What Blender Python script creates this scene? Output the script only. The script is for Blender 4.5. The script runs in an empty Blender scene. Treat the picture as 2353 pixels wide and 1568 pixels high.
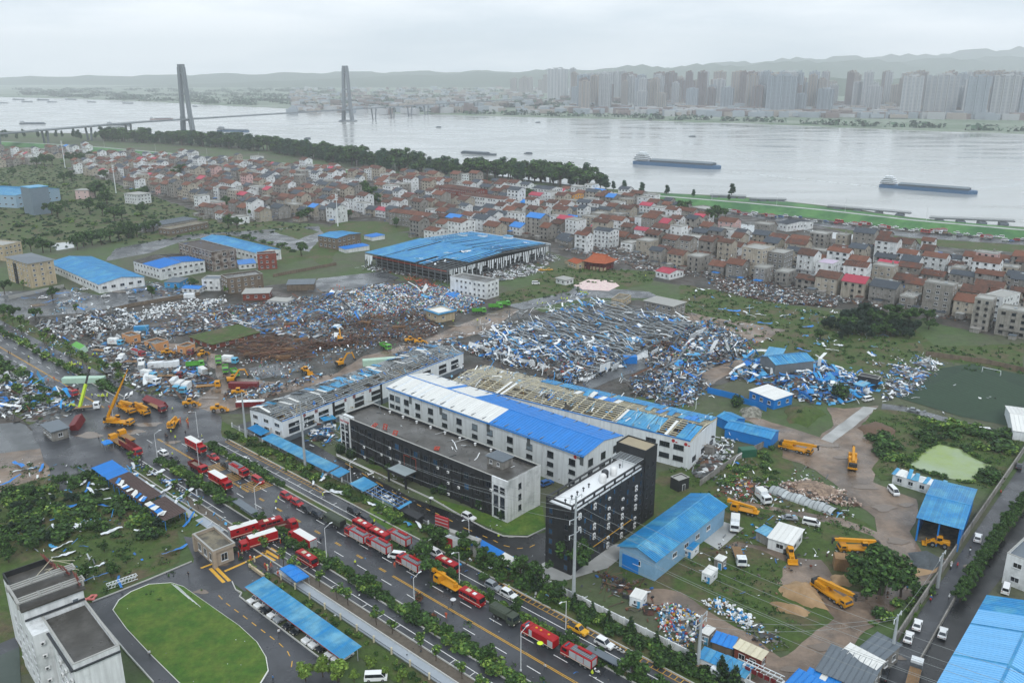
import bpy,math,random
import numpy as np
from mathutils import Vector,Matrix
random.seed(7);RNG=np.random.default_rng(7)
SC=bpy.context.scene;COL=SC.collection
# -- camera, sky, sun, exposure
H=125.0;FPX=1960.0;PITCH=math.atan((784-165)/FPX)
cam_d=bpy.data.cameras.new('camera');cam_d.sensor_width=36;cam_d.lens=FPX/2352*36
cam_d.clip_start=1;cam_d.clip_end=40000
cam=bpy.data.objects.new('camera',cam_d);COL.objects.link(cam)
cam.location=(0,0,H);cam.rotation_euler=(math.pi/2-PITCH,0,0);SC.camera=cam
SUN_EL,SUN_AZ=math.radians(48),math.radians(172)
W=bpy.data.worlds.new('World');SC.world=W;W.use_nodes=True
nt=W.node_tree;nt.nodes.clear();N=nt.nodes.new;LK=nt.links.new
out=N('ShaderNodeOutputWorld');bg=N('ShaderNodeBackground');bg.inputs[1].default_value=0.10
sky=N('ShaderNodeTexSky');sky.sky_type='NISHITA';sky.sun_disc=False
sky.sun_elevation=SUN_EL;sky.sun_rotation=SUN_AZ;sky.air_density=1.5;sky.dust_density=4
tc=N('ShaderNodeTexCoord');mp=N('ShaderNodeMapping');mp.inputs['Scale'].default_value=(1.6,1.6,9)
ns=N('ShaderNodeTexNoise');ns.inputs['Scale'].default_value=1.7;ns.inputs['Detail'].default_value=7;ns.inputs['Roughness'].default_value=.55
cr=N('ShaderNodeValToRGB');cr.color_ramp.elements[0].position=.38;cr.color_ramp.elements[1].position=.62
cr.color_ramp.elements[0].color=(6.5,7.4,8.2,1);cr.color_ramp.elements[1].color=(9.4,9.9,10.4,1)
mx=N('ShaderNodeMix');mx.data_type='RGBA';mx.inputs['Factor'].default_value=.93
LK(tc.outputs['Generated'],mp.inputs[0]);LK(mp.outputs[0],ns.inputs['Vector']);LK(ns.outputs[0],cr.inputs[0])
LK(sky.outputs[0],mx.inputs['A']);LK(cr.outputs[0],mx.inputs['B']);LK(mx.outputs['Result'],bg.inputs[0]);LK(bg.outputs[0],out.inputs[0])
sd=bpy.data.lights.new('sun','SUN');sd.energy=1.05;sd.angle=math.radians(14);sd.color=(1,.97,.92)
sun=bpy.data.objects.new('sun',sd);COL.objects.link(sun)
sun.rotation_euler=(math.pi/2-SUN_EL,0,math.pi-SUN_AZ)
SC.view_settings.view_transform='Standard';SC.view_settings.look='None'
SC.view_settings.exposure=0.36;SC.view_settings.gamma=1;SC.view_settings.use_curve_mapping=False
SC.render.engine='CYCLES'
SC.cycles.max_bounces=6;SC.cycles.diffuse_bounces=2;SC.cycles.glossy_bounces=2;SC.cycles.transmission_bounces=2
SC.cycles.volume_bounces=4;SC.cycles.use_denoising=True;SC.cycles.caustics_reflective=False;SC.cycles.caustics_refractive=False
# -- survey: a reading on one of nine survey sheets -> metres on the ground
SH={1:(0,100.8),2:(772.8,100.8),3:(1545.6,100.8),4:(0,571.2),5:(772.8,571.2),6:(1545.6,571.2),7:(0,1030.2),8:(772.8,1030.2),9:(1545.6,1030.2)}
def g(t,x,y,z=0.0):
 px=(SH[t][0]+x*.34286-1176)/FPX;v=(SH[t][1]+y*.34286-784)/FPX
 d=max(math.sin(PITCH)+v*math.cos(PITCH),.006)
 k=(H-z)/d
 return Vector((px*k,k*(math.cos(PITCH)-v*math.sin(PITCH)),z))
def seen(p):
 dep=p[1]*math.cos(PITCH)+(H-p[2])*math.sin(PITCH)
 return 1176+FPX*p[0]/max(dep,1)
def xy(v):return Vector((v[0],v[1],0))
RO=g(8,360,845);RH=math.radians(-42.27);RU=Vector((math.cos(RH),math.sin(RH),0));RN=Vector((-RU.y,RU.x,0))
def st(s,t,z=0.0):
 p=RO+RU*s+RN*t;p.z=z;return p
# -- materials
MATS={}
def srgb(h):
 h=h.lstrip('#');c=[int(h[i:i+2],16)/255 for i in(0,2,4)]
 return tuple(((x+.055)/1.055)**2.4 if x>.04 else x/12.92 for x in c)
def mat(name,col=None,rough=.75,var=.18,scale=.6,obv=.12,bump=0,bscale=3,metal=0,col2=None,c2=.55,c2s=.12,wave=None,attr=None,spec=.5,rvar=0,soft=.08,detail=6,streak=0):
 if name in MATS:return MATS[name]
 if isinstance(col,str):col=srgb(col)
 if isinstance(col2,str):col2=srgb(col2)
 m=bpy.data.materials.new(name);m.use_nodes=True;MATS[name]=m
 t=m.node_tree;n=t.nodes.new;l=t.links.new
 b=t.nodes['Principled BSDF'];b.inputs['Roughness'].default_value=rough;b.inputs['Metallic'].default_value=metal
 b.inputs['Specular IOR Level'].default_value=spec
 geo=n('ShaderNodeNewGeometry');pos=geo.outputs['Position']
 if attr:
  a=n('ShaderNodeAttribute');a.attribute_name=attr;cur=a.outputs['Color']
 else:
  r=n('ShaderNodeRGB');r.outputs[0].default_value=(*col,1);cur=r.outputs[0]
 if col2:
  nz=n('ShaderNodeTexNoise');nz.inputs['Scale'].default_value=c2s;nz.inputs['Detail'].default_value=detail;nz.inputs['Roughness'].default_value=.65;l(pos,nz.inputs['Vector'])
  rp=n('ShaderNodeValToRGB');rp.color_ramp.elements[0].position=c2-soft;rp.color_ramp.elements[1].position=c2+soft;l(nz.outputs[0],rp.inputs[0])
  mxc=n('ShaderNodeMix');mxc.data_type='RGBA';l(rp.outputs[0],mxc.inputs['Factor']);l(cur,mxc.inputs['A']);mxc.inputs['B'].default_value=(*col2,1);cur=mxc.outputs['Result']
 nz=n('ShaderNodeTexNoise');nz.inputs['Scale'].default_value=scale;nz.inputs['Detail'].default_value=8;nz.inputs['Roughness'].default_value=.7;l(pos,nz.inputs['Vector'])
 mr=n('ShaderNodeMapRange');mr.inputs[1].default_value=.25;mr.inputs[2].default_value=.75;mr.inputs[3].default_value=1-var;mr.inputs[4].default_value=1+var;l(nz.outputs[0],mr.inputs[0])
 val=mr.outputs[0]
 if streak:
  ms=n('ShaderNodeMapping');ms.inputs['Scale'].default_value=(1.1,1.1,.09);l(pos,ms.inputs[0]);nk=n('ShaderNodeTexNoise');nk.inputs['Scale'].default_value=1.0;nk.inputs['Detail'].default_value=5;l(ms.outputs[0],nk.inputs['Vector'])
  mk=n('ShaderNodeMapRange');mk.inputs[1].default_value=.42;mk.inputs[2].default_value=.68;mk.inputs[3].default_value=1.03;mk.inputs[4].default_value=1-streak;l(nk.outputs[0],mk.inputs[0]);mz=n('ShaderNodeMath');mz.operation='MULTIPLY';l(val,mz.inputs[0]);l(mk.outputs[0],mz.inputs[1]);val=mz.outputs[0]
 if obv:
  oi=n('ShaderNodeObjectInfo');mo=n('ShaderNodeMapRange');mo.inputs[3].default_value=1-obv;mo.inputs[4].default_value=1+obv;l(oi.outputs['Random'],mo.inputs[0])
  mu=n('ShaderNodeMath');mu.operation='MULTIPLY';l(val,mu.inputs[0]);l(mo.outputs[0],mu.inputs[1]);val=mu.outputs[0]
 vm=n('ShaderNodeVectorMath');vm.operation='SCALE';l(cur,vm.inputs[0]);l(val,vm.inputs['Scale']);l(vm.outputs[0],b.inputs['Base Color'])
 if rvar:
  nr=n('ShaderNodeTexNoise');nr.inputs['Scale'].default_value=.09;nr.inputs['Detail'].default_value=5;l(pos,nr.inputs['Vector'])
  m2=n('ShaderNodeMapRange');m2.inputs[1].default_value=.4;m2.inputs[2].default_value=.6;m2.inputs[3].default_value=max(.03,rough-rvar);m2.inputs[4].default_value=rough;l(nr.outputs[0],m2.inputs[0]);l(m2.outputs[0],b.inputs['Roughness'])
 if bump or wave:
  bp=n('ShaderNodeBump');bp.inputs['Strength'].default_value=bump or .5;bp.inputs['Distance'].default_value=.3
  if wave:
   tcx=n('ShaderNodeTexCoord');w=n('ShaderNodeTexWave');w.bands_direction=wave[0];w.inputs['Scale'].default_value=wave[1];l(tcx.outputs['Object'],w.inputs['Vector']);l(w.outputs['Fac'],bp.inputs['Height'])
  else:
   nb=n('ShaderNodeTexNoise');nb.inputs['Scale'].default_value=bscale;nb.inputs['Detail'].default_value=6;l(pos,nb.inputs['Vector']);l(nb.outputs[0],bp.inputs['Height'])
  l(bp.outputs[0],b.inputs['Normal'])
 return m
# -- mesh helpers
class MB:
 def __init__(s):s.v=[];s.f=[];s.m=[]
 def add(s,vs,fs,mi=0):
  o=len(s.v);s.v+=[tuple(p) for p in vs];s.f+=[tuple(o+i for i in q) for q in fs];s.m+=[mi]*len(fs);return s
 def box(s,c,d,mi=0,rz=0,top=1.0,M=None,topy=None):
  x,y,z=d[0]/2,d[1]/2,d[2]/2;ty=top if topy is None else topy
  vs=[(-x,-y,-z),(x,-y,-z),(x,y,-z),(-x,y,-z),(-x*top,-y*ty,z),(x*top,-y*ty,z),(x*top,y*ty,z),(-x*top,y*ty,z)]
  if rz:
   ca,sa=math.cos(rz),math.sin(rz);vs=[(a*ca-b*sa,a*sa+b*ca,e) for a,b,e in vs]
  if M is not None:vs=[M@Vector(p) for p in vs]
  vs=[(p[0]+c[0],p[1]+c[1],p[2]+c[2]) for p in vs]
  return s.add(vs,[(3,2,1,0),(4,5,6,7),(0,1,5,4),(1,2,6,5),(2,3,7,6),(3,0,4,7)],mi)
 def cbox(s,c,d,ch=.1,mi=0):
  x,y,h=d[0]/2,d[1]/2,d[2];ring=lambda a,b,e,z:[(-a+e,-b,z),(a-e,-b,z),(a,-b+e,z),(a,b-e,z),(a-e,b,z),(-a+e,b,z),(-a,b-e,z),(-a,-b+e,z)]
  vs=ring(x,y,ch,-h/2)+ring(x,y,ch,h/2-ch)+ring(x-ch,y-ch,ch*.6,h/2)
  fs=[tuple(range(7,-1,-1)),tuple(range(16,24))]
  for k in(0,8):
   for i in range(8):j=(i+1)%8;fs.append((k+i,k+j,k+8+j,k+8+i))
  return s.add([(p[0]+c[0],p[1]+c[1],p[2]+c[2]) for p in vs],fs,mi)
 def beam(s,a,b,w,h=None,mi=0):
  a,b=Vector(a),Vector(b);h=h or w;d=b-a;L=d.length
  if L<1e-4:return s
  q=d.to_track_quat('X','Z').to_matrix()
  return s.box((a+b)/2,(L,w,h),mi,M=q)
 def cyl(s,a,b,r,r2=None,n=8,mi=0):
  a,b=Vector(a),Vector(b);r2=r if r2 is None else r2;q=(b-a).to_track_quat('Z','X').to_matrix();vs=[]
  for p,rr in((a,r),(b,r2)):
   for i in range(n):an=2*math.pi*i/n;vs.append(p+q@Vector((rr*math.cos(an),rr*math.sin(an),0)))
  fs=[(i,(i+1)%n,n+(i+1)%n,n+i) for i in range(n)]+[tuple(range(n-1,-1,-1)),tuple(range(n,2*n))]
  return s.add(vs,fs,mi)
 def prism(s,poly,z0,z1,mi=0):
  n=len(poly);vs=[(p[0],p[1],z0) for p in poly]+[(p[0],p[1],z1) for p in poly]
  return s.add(vs,[tuple(range(n-1,-1,-1)),tuple(range(n,2*n))]+[(i,(i+1)%n,n+(i+1)%n,n+i) for i in range(n)],mi)
 def extr(s,prof,y0,y1,mi=0,inset=0,izmin=None):
  n=len(prof);k=lambda p:inset if(izmin is not None and p[1]>izmin) else 0
  vs=[(p[0],y0+k(p),p[1]) for p in prof]+[(p[0],y1-k(p),p[1]) for p in prof]
  return s.add(vs,[tuple(range(n)),tuple(range(2*n-1,n-1,-1))]+[(i,n+i,n+(i+1)%n,(i+1)%n) for i in range(n)],mi)
 def quad(s,a,b,c,d,mi=0):return s.add([a,b,c,d],[(0,1,2,3)],mi)
 def lathe(s,prof,c=(0,0,0),n=12,mi=0):
  vs=[];fs=[]
  for r,z in prof:
   for i in range(n):an=2*math.pi*i/n;vs.append((c[0]+r*math.cos(an),c[1]+r*math.sin(an),c[2]+z))
  for k in range(len(prof)-1):
   for i in range(n):j=(i+1)%n;fs.append((k*n+i,k*n+j,k*n+n+j,k*n+n+i))
  fs.append(tuple(range((len(prof)-1)*n,len(prof)*n)))
  return s.add(vs,fs,mi)
 def mesh(s,name,mats,smooth=False):
  me=bpy.data.meshes.new(name);me.from_pydata(s.v,[],s.f)
  if not isinstance(mats,(list,tuple)):mats=[mats]
  for m in mats:me.materials.append(m)
  if len(mats)>1:me.polygons.foreach_set('material_index',s.m)
  if smooth:me.polygons.foreach_set('use_smooth',[True]*len(me.polygons))
  me.update();return me
CHN={}
def ob(name,me,parent=None,loc=(0,0,0),rz=0.0,mats=None,scale=None,M=None):
 o=bpy.data.objects.new(name,me);COL.objects.link(o)
 if M is not None:o.matrix_local=M
 else:
  o.location=loc;o.rotation_euler=(0,0,rz)
  if scale is not None:o.scale=scale if isinstance(scale,(tuple,list,Vector)) else(scale,)*3
 if parent is not None:o.parent=parent;CHN.setdefault(parent.name,[]).append(o)
 if mats:
  for i,m in enumerate(mats):
   if m is not None:o.material_slots[i].link='OBJECT';o.material_slots[i].material=m
 return o
def tag(o,label,cat,group=None):
 o['label']=label;o['category']=cat
 if group:o['group']=group
 return o
def thing(name,label,cat,loc,rz=0.0,group=None):
 o=bpy.data.objects.new(name,None);COL.objects.link(o);o.empty_display_size=.3
 o.location=loc;o.rotation_euler=(0,0,rz);return tag(o,label,cat,group)
def struct(name,me,kind='structure',**k):
 o=ob(name,me,**k);o['kind']=kind;return o
def tree_copy(src,loc,rz=0.0,scale=None,label=None,parent=None,swap=None):
 c=src.copy();COL.objects.link(c)
 if parent is None:
  c.location=loc;c.rotation_euler=(0,0,rz)
  if scale is not None:c.scale=scale if isinstance(scale,(tuple,list)) else(scale,)*3
  if label:c['label']=label
 else:c.parent=parent
 if swap and c.type=='MESH':
  for sl in c.material_slots:
   if sl.material and sl.material.name in swap:mm=swap[sl.material.name];sl.link='OBJECT';sl.material=mm
 for ch in(KIDS[src.name] if src.name in KIDS else src.children):tree_copy(ch,None,parent=c,swap=swap)
 return c
KIDS={}
PROTO=[]
def proto(root):
 def walk(o):
  KIDS[o.name]=CHN.get(o.name,[])
  for c in KIDS[o.name]:walk(c)
 walk(root);PROTO.append(root);return root
def drop_protos():
 for r in PROTO:
  def rm(o):
   for c in KIDS.get(o.name,[]):rm(c)
   bpy.data.objects.remove(o)
  rm(r)
 PROTO.clear()
# -- meshes grown from curves and modifiers
TXT={}
for s_ in('东盛节水设备','全','国','一','流','争','创'):
 cu=bpy.data.curves.new('t','FONT');cu.body=s_;cu.size=1;cu.extrude=.05;cu.align_x='CENTER';cu.space_character=1.05 if len(s_)>1 else 1.25
 t_=bpy.data.objects.new('t',cu);COL.objects.link(t_);TXT[s_]=bpy.data.meshes.new_from_object(t_ .evaluated_get(bpy.context.evaluated_depsgraph_get()));bpy.data.objects.remove(t_);TXT[s_].materials.clear();TXT[s_].materials.append(None);TXT[s_].name='lettering'
SKN=mat('skin','#b58a6c',.7,.05,2,.1);HAIR=mat('dark_hair','#1c1917',.8,.1,2,.1);SHOE=mat('shoes','#202022',.7,.1,2,.1)
CLO={'y':mat('hi_vis_yellow','#c8df2e',.7,.05,1,.06),'o':mat('orange_uniform','#c4502a',.7,.06,1,.08),'k':mat('dark_clothes','#2a2f3a',.8,.08,1,.1),'w':mat('pale_clothes','#c9ccd0',.8,.05,1,.08),'b':mat('blue_clothes','#3a6fa3',.8,.05,1,.08)}
def person_mesh(pose):
 sw_={'stand':.06,'walk':.32,'wide':.16}[pose];J={'pel':(0,0,.95),'wai':(0,0,1.1),'che':(.02,0,1.34),'nec':(.02,0,1.5),'hea':(.03,0,1.6),'cro':(.03,0,1.72)};R_={'pel':.15,'wai':.13,'che':.17,'nec':.06,'hea':.1,'cro':.075};E_=[('pel','wai'),('wai','che'),('che','nec'),('nec','hea'),('hea','cro')]
 for s,n in((-1,'l'),(1,'r')):
  f=sw_*s;J.update({n+'h':(0,.1*s,.9),n+'k':(f*.6+.03,.12*s,.5),n+'a':(f-.06,.13*s,.09),n+'t':(f+.12,.14*s,.05),n+'s':(.02,.21*s,1.42),n+'e':(-f*.5,.27*s,1.14),n+'w':(-f*.6+.1,.25*s,.92),n+'f':(-f*.6+.14,.24*s,.82)});R_ .update({n+'h':.1,n+'k':.07,n+'a':.05,n+'t':.045,n+'s':.08,n+'e':.055,n+'w':.042,n+'f':.035});E_+=[('pel',n+'h'),(n+'h',n+'k'),(n+'k',n+'a'),(n+'a',n+'t'),('che',n+'s'),(n+'s',n+'e'),(n+'e',n+'w'),(n+'w',n+'f')]
 ks=list(J);me=bpy.data.meshes.new('p');me.from_pydata([J[k] for k in ks],[(ks.index(a),ks.index(b)) for a,b in E_],[]);o=bpy.data.objects.new('p',me);COL.objects.link(o);o.modifiers.new('s','SKIN');sv=me.skin_vertices[0].data
 for k,v in zip(ks,sv):v.radius=(R_[k],R_[k]*(1.15 if k in('pel','che','wai') else 1));v.use_root=k=='pel'
 o.modifiers.new('d','SUBSURF').levels=1;o.modifiers['d'].render_levels=1
 r=bpy.data.meshes.new_from_object(o.evaluated_get(bpy.context.evaluated_depsgraph_get()));bpy.data.objects.remove(o);r.materials.clear()
 for m in(CLO['k'],CLO['y'],SKN,SHOE):r.materials.append(m)
 for f in r.polygons:c_=f.center;f.material_index=3 if c_ .z<.09 else(2 if c_ .z>1.49 or(abs(c_ .y)>.2 and c_ .z<.96) else(1 if c_ .z>.92 else 0));f.use_smooth=True
 return r
PM_={k:person_mesh(k) for k in('stand','walk','wide')}
# -- ground, river, roads
M_ground=mat('ground_soil','#4c503d',.9,.35,.25,0,.5,1.2,col2='#41562c',c2=.5,c2s=.018,rvar=0)
M_mud=mat('wet_mud','#7d6c5d',.6,.3,.4,0,.35,1.5,col2='#5c5046',c2=.5,c2s=.07,rvar=.4)
M_sand=mat('sand','#a08565',.9,.16,.3,0,.4,1.0,col2='#8a7152',c2=.52,c2s=.12)
M_grass=mat('grass','#3a4f19',.9,.45,.6,0,.6,2.0,col2='#544c36',c2=.55,c2s=.09)
M_lawn=mat('lawn_grass','#385c12',.9,.4,.9,0,.5,3.0,col2='#566a22',c2=.53,c2s=.2,soft=.14)
M_levee=mat('levee_grass','#35633a',.9,.22,.2,0,.4,1.0,col2='#4f7c46',c2=.5,c2s=.03)
M_rough=mat('rubble_soil','#403a34',.75,.5,.5,0,.7,1.0,col2='#2a2b24',c2=.52,c2s=.05,rvar=.35)
M_asph=mat('wet_asphalt','#3a3d43',.5,.22,.25,0,.12,8,col2='#2e3136',c2=.5,c2s=.05,rvar=.33)
M_asph2=mat('new_asphalt','#1d1f22',.5,.2,.3,0,.12,8,col2='#17181a',c2=.5,c2s=.06,rvar=.3)
M_yard=mat('wet_concrete_yard','#53575a',.5,.25,.2,0,.1,6,col2='#43464a',c2=.5,c2s=.03,rvar=.38)
M_conc=mat('concrete','#a9abab',.75,.12,.4,.05,.1,6,col2='#8f9190',c2=.55,c2s=.1)
M_walk=mat('paving','#98a1aa',.6,.08,1.0,0,.1,6,rvar=.25)
M_kerb=mat('kerb_stone','#b4b5b2',.8,.12,1,.05)
M_wline=mat('road_paint_white','#e4e6e6',.6,.12,2,0,col2='#8b8d8e',c2=.66,c2s=.9)
M_yline=mat('road_paint_yellow','#cf9f35',.6,.15,2,0,col2='#7c6a3e',c2=.66,c2s=.9)
M_field=mat('football_turf','#1f3527',.9,.2,.5,0,col2='#29402f',c2=.5,c2s=.06,soft=.12)
M_pond=mat('duckweed_pond','#7f9636',.2,.12,.1,0,col2='#869877',c2=.5,c2s=.03,soft=.1)
M_pool=mat('standing_water','#8d9496',.06,.06,.1,0,spec=.8)
M_gravel=mat('dark_gravel','#4d5459',.9,.25,1.5,0,.7,4)
def water_mat():
 m=bpy.data.materials.new('river_water');m.use_nodes=True;t=m.node_tree;n=t.nodes.new;l=t.links.new
 b=t.nodes['Principled BSDF'];b.inputs['Base Color'].default_value=(.34,.355,.35,1);b.inputs['Roughness'].default_value=.12;b.inputs['IOR'].default_value=1.33
 geo=n('ShaderNodeNewGeometry');mp=n('ShaderNodeMapping');mp.inputs['Scale'].default_value=(.02,.06,.05);mp.inputs['Rotation'].default_value=(0,0,.5)
 nz=n('ShaderNodeTexNoise');nz.inputs['Scale'].default_value=1.0;nz.inputs['Detail'].default_value=9;nz.inputs['Roughness'].default_value=.68
 l(geo.outputs['Position'],mp.inputs[0]);l(mp.outputs[0],nz.inputs['Vector'])
 bp=n('ShaderNodeBump');bp.inputs['Strength'].default_value=.09;bp.inputs['Distance'].default_value=1.2;l(nz.outputs[0],bp.inputs['Height']);l(bp.outputs[0],b.inputs['Normal'])
 n2=n('ShaderNodeTexNoise');n2.inputs['Scale'].default_value=.35;n2.inputs['Detail'].default_value=5;l(mp.outputs[0],n2.inputs['Vector'])
 mr=n('ShaderNodeMapRange');mr.inputs[1].default_value=.35;mr.inputs[2].default_value=.65;mr.inputs[3].default_value=.08;mr.inputs[4].default_value=.3;l(n2.outputs[0],mr.inputs[0]);l(mr.outputs[0],b.inputs['Roughness'])
 return m
M_water=water_mat()
def jag(pts,amp,step=4.0):
 o=[];n=len(pts)
 for i in range(n):
  a,b=Vector(pts[i]),Vector(pts[(i+1)%n]);k=max(1,int((b-a).length/step))
  for j in range(k):
   p=a.lerp(b,j/k)
   if amp:p.x+=random.uniform(-amp,amp);p.y+=random.uniform(-amp,amp)
   o.append(p)
 return o
LAYER=[0]
def sheet(name,pts,m,amp=0,step=4.0,z=None,lift=0):
 LAYER[0]+=1;zz=z if z is not None else .02+.003*LAYER[0]+lift
 p=jag(pts,amp,step) if amp else[Vector(q) for q in pts]
 me=bpy.data.meshes.new(name);me.from_pydata([(q.x,q.y,zz) for q in p],[],[tuple(range(len(p)))]);me.materials.append(m)
 if me.polygons[0].normal.z<0:me.flip_normals()
 return struct(name,me)
def tp(t,*xs):return[g(t,x,y) for x,y in xs]
def band(s0,s1,t0,t1):return[st(s0,t0),st(s1,t0),st(s1,t1),st(s0,t1)]
near=[g(1,-900,545,0),g(1,-400,562),g(1,0,583),g(1,350,597),g(1,700,602),g(1,1300,622),g(1,1700,662),g(1,2100,720),g(2,200,768),g(2,700,832),g(2,1200,902),g(2,1700,962),g(3,0,1000),g(3,300,1012),g(3,700,1047),g(3,1100,1092),g(3,1600,1162),g(3,2000,1204),g(3,2352,1230),g(3,2900,1275),g(3,3800,1330)]
far=[g(1,-1500,338),g(1,-300,346),g(1,0,352),g(1,500,365),g(1,900,379),g(1,1300,399),g(1,1900,427),g(1,2300,450),g(2,300,458),g(2,600,466),g(2,1000,476),g(2,1500,489),g(2,2000,500),g(3,0,512),g(3,500,526),g(3,1000,546),g(3,1500,568),g(3,2352,594),g(3,3200,628),g(3,4200,660)]
me=bpy.data.meshes.new('riverbed');me.from_pydata([(-14000,-800,-7),(14000,-800,-7),(14000,11700,-7),(-14000,11700,-7)],[],[(0,1,2,3)]);me.materials.append(M_mud);struct('riverbed',me)
me=bpy.data.meshes.new('river');me.from_pydata([(-13000,100,-2.5),(13000,100,-2.5),(13000,9000,-2.5),(-13000,9000,-2.5)],[],[(0,1,2,3)]);me.materials.append(M_water);struct('river',me)
def bank(name,line,yend,fan,m):
 line.sort(key=lambda p:p.x);line=jag(line+[line[-1]+Vector((1,0,0))],0,25)[:-1];line=line[:next((i for i in range(1,len(line)) if line[i].x<line[i-1].x),len(line))]
 for p in line:p.y+=random.uniform(-4,4)
 mb=MB();n=len(line);sgn=1 if yend>line[0].y else-1
 vs=[(p.x,p.y,0) for p in line]+[(p.x*fan,yend,0) for p in line]+[(p.x,p.y-9*sgn,-7) for p in line]
 q=[(i,n+i,n+i+1,i+1) if sgn<0 else(i,i+1,n+i+1,n+i) for i in range(n-1)]
 w=[(i,i+1,2*n+i+1,2*n+i) if sgn<0 else(i,2*n+i,2*n+i+1,i+1) for i in range(n-1)]
 mb.add(vs,q+w);return struct(name,mb.mesh(name,m))
bank('ground',near,-600,1.0,M_ground)
M_farland=mat('far_land','#5c6f58',.9,.3,.01,0,col2='#7b8578',c2=.52,c2s=.004)
bank('far_bank',far,11600,2.6,M_farland)
def ridge(name,y,x0,x1,base,tops,depth):
 nx,ny=110,10;mb=MB();vs=[]
 for j in range(ny):
  f=math.sin(math.pi*j/(ny-1))
  for i in range(nx):
   x=x0+(x1-x0)*i/(nx-1);u=i/(nx-1)*(len(tops)-1);k=min(int(u),len(tops)-2);w=u-k;w=w*w*(3-2*w)
   h=tops[k]*(1-w)+tops[k+1]*w
   h=h*(1+.10*math.sin(x*.009+j)+.07*math.sin(x*.021+2*j))*f**.8
   vs.append((x,y+depth*(j/(ny-1)-.5),base+h))
 mb.add(vs,[(j*nx+i,j*nx+i+1,(j+1)*nx+i+1,(j+1)*nx+i) for j in range(ny-1) for i in range(nx-1)])
 struct(name,mb.mesh(name,mat('forest_hill','#31482f',.95,.35,.02,0),True))
ridge('hill',8200,-3400,8200,-4,[10,30,60,90,115,140,170,180,215,210,245,235,250,235,220,230],1800)
ridge('hill',10400,700,11400,-4,[60,150,230,270,300,350,390,350,400,470,430,450],2000)
ridge('hill',9600,-10000,1300,-4,[40,60,80,70,85,105,125,130,110],1800)
ridge('hill',5200,1000,6000,-4,[10,50,90,85,100,95,120,135,115,140,130,120,100],900)
crest=[g(1,0,655,5),g(1,350,672,5),g(1,700,695,5),g(1,1100,730,5),g(1,1500,768,5),g(1,1900,800,5),g(2,60,842,5),g(2,300,862,5),g(2,800,915,5),g(2,1300,945,5),g(2,1700,988,5),g(3,0,1026,5),g(3,500,1066,5),g(3,1000,1112,5),g(3,1600,1180,5),g(3,2352,1247,5),g(3,3000,1300,5)]
mb=MB();mr=MB();prev=None
for i,p in enumerate(crest):
 a=crest[max(i-1,0)];b=crest[min(i+1,len(crest)-1)];d=(b-a);d.z=0;d.normalize();n=Vector((-d.y,d.x,0))
 row=[xy(p)+n*o+Vector((0,0,z)) for o,z in((-21,-.1),(-4,5),(4,5),(19,-.1))];rr=[xy(p)+n*o+Vector((0,0,5.04)) for o in(-2.8,2.8)]
 if prev:
  for k in range(3):mb.quad(prev[0][k],row[k],row[k+1],prev[0][k+1])
  mr.quad(prev[1][0],rr[0],rr[1],prev[1][1])
 prev=(row,rr)
struct('levee',mb.mesh('levee',M_levee));struct('levee_road',mr.mesh('levee_road',M_conc))
sheet('riverside_grass',[g(3,-600,990),g(3,0,1003),g(3,700,1050),g(3,1600,1166),g(3,2352,1233),g(3,2352,1262),g(3,1600,1185),g(3,700,1075),g(3,0,1022),g(3,-600,1000)],M_levee,.6,8)
sheet('rubble_ground',tp(4,(-400,500),(600,380),(1300,300),(1900,230),(2400,180),(3000,250),(3600,420),(4300,350),(5000,600),(4900,900),(4200,1000),(3600,900),(2400,900),(1700,1100),(1100,1100),(300,1500),(-600,1600)),M_rough,3,9)
sheet('village_ground',tp(2,(-1500,780),(-700,830),(300,900),(1300,980),(2254,1080),(3300,1180),(4700,1320),(5200,1700),(4400,1950),(3700,1800),(3000,1750),(2400,1640),(1700,1500),(1450,1400),(900,1290),(300,1260),(-200,1200),(-900,1160),(-1500,980)),M_rough,3,10)
sheet('meadow',tp(1,(-600,700),(300,720),(520,850),(900,980),(1400,1150),(2200,1230),(2130,1420),(1900,1480),(1500,1300),(900,1330),(200,1380),(-600,1400)),M_grass,2,9)
sheet('meadow',tp(6,(40,240),(420,300),(900,400),(1500,470),(1750,650),(2352,640),(2352,840),(1750,740),(1450,800),(1150,850),(960,740),(560,650),(440,560),(150,480),(50,430)),M_grass,2,7)
sheet('bare_soil',tp(6,(60,420),(500,500),(760,540),(560,640),(440,570),(120,490)),M_mud,1.5,5)
sheet('meadow',tp(5,(1090,300),(1400,220),(1640,290),(1300,400),(1130,380)),M_grass,1.5,5)
sheet('meadow',tp(5,(1430,130),(2150,150),(2120,230),(1800,300),(1300,230)),M_grass,1.5,5)
sheet('meadow',tp(7,(-200,60),(600,110),(700,200),(1230,480),(1210,640),(1180,760),(700,1000),(300,1500),(-400,1500)),M_grass,1.2,5)
sheet('bare_soil',tp(4,(-300,1330),(60,1240),(350,1350),(500,1450),(40,1620),(-300,1640)),M_mud,1.5,5)
sheet('flooded_yard',tp(4,(-300,1190),(120,1160),(330,1260),(260,1340),(-300,1390)),M_yard,1,5)
sheet('car_park',tp(4,(-300,300),(420,270),(660,310),(960,240),(1220,260),(1340,300),(900,370),(560,430),(-100,480),(-300,450)),M_yard,.5,6)
sheet('flooded_yard',tp(1,(780,1370),(1250,1280),(2130,1220),(2180,1280),(2130,1400),(1900,1370),(1500,1270),(1200,1330),(1000,1400),(700,1460)),M_yard,.8,8)
sheet('meadow',tp(1,(1820,1255),(2000,1225),(2140,1260),(2000,1310)),M_grass,.8,5)
sheet('pond',tp(1,(330,1340),(480,1325),(500,1365),(380,1385)),M_pool,.8,5)
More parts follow.
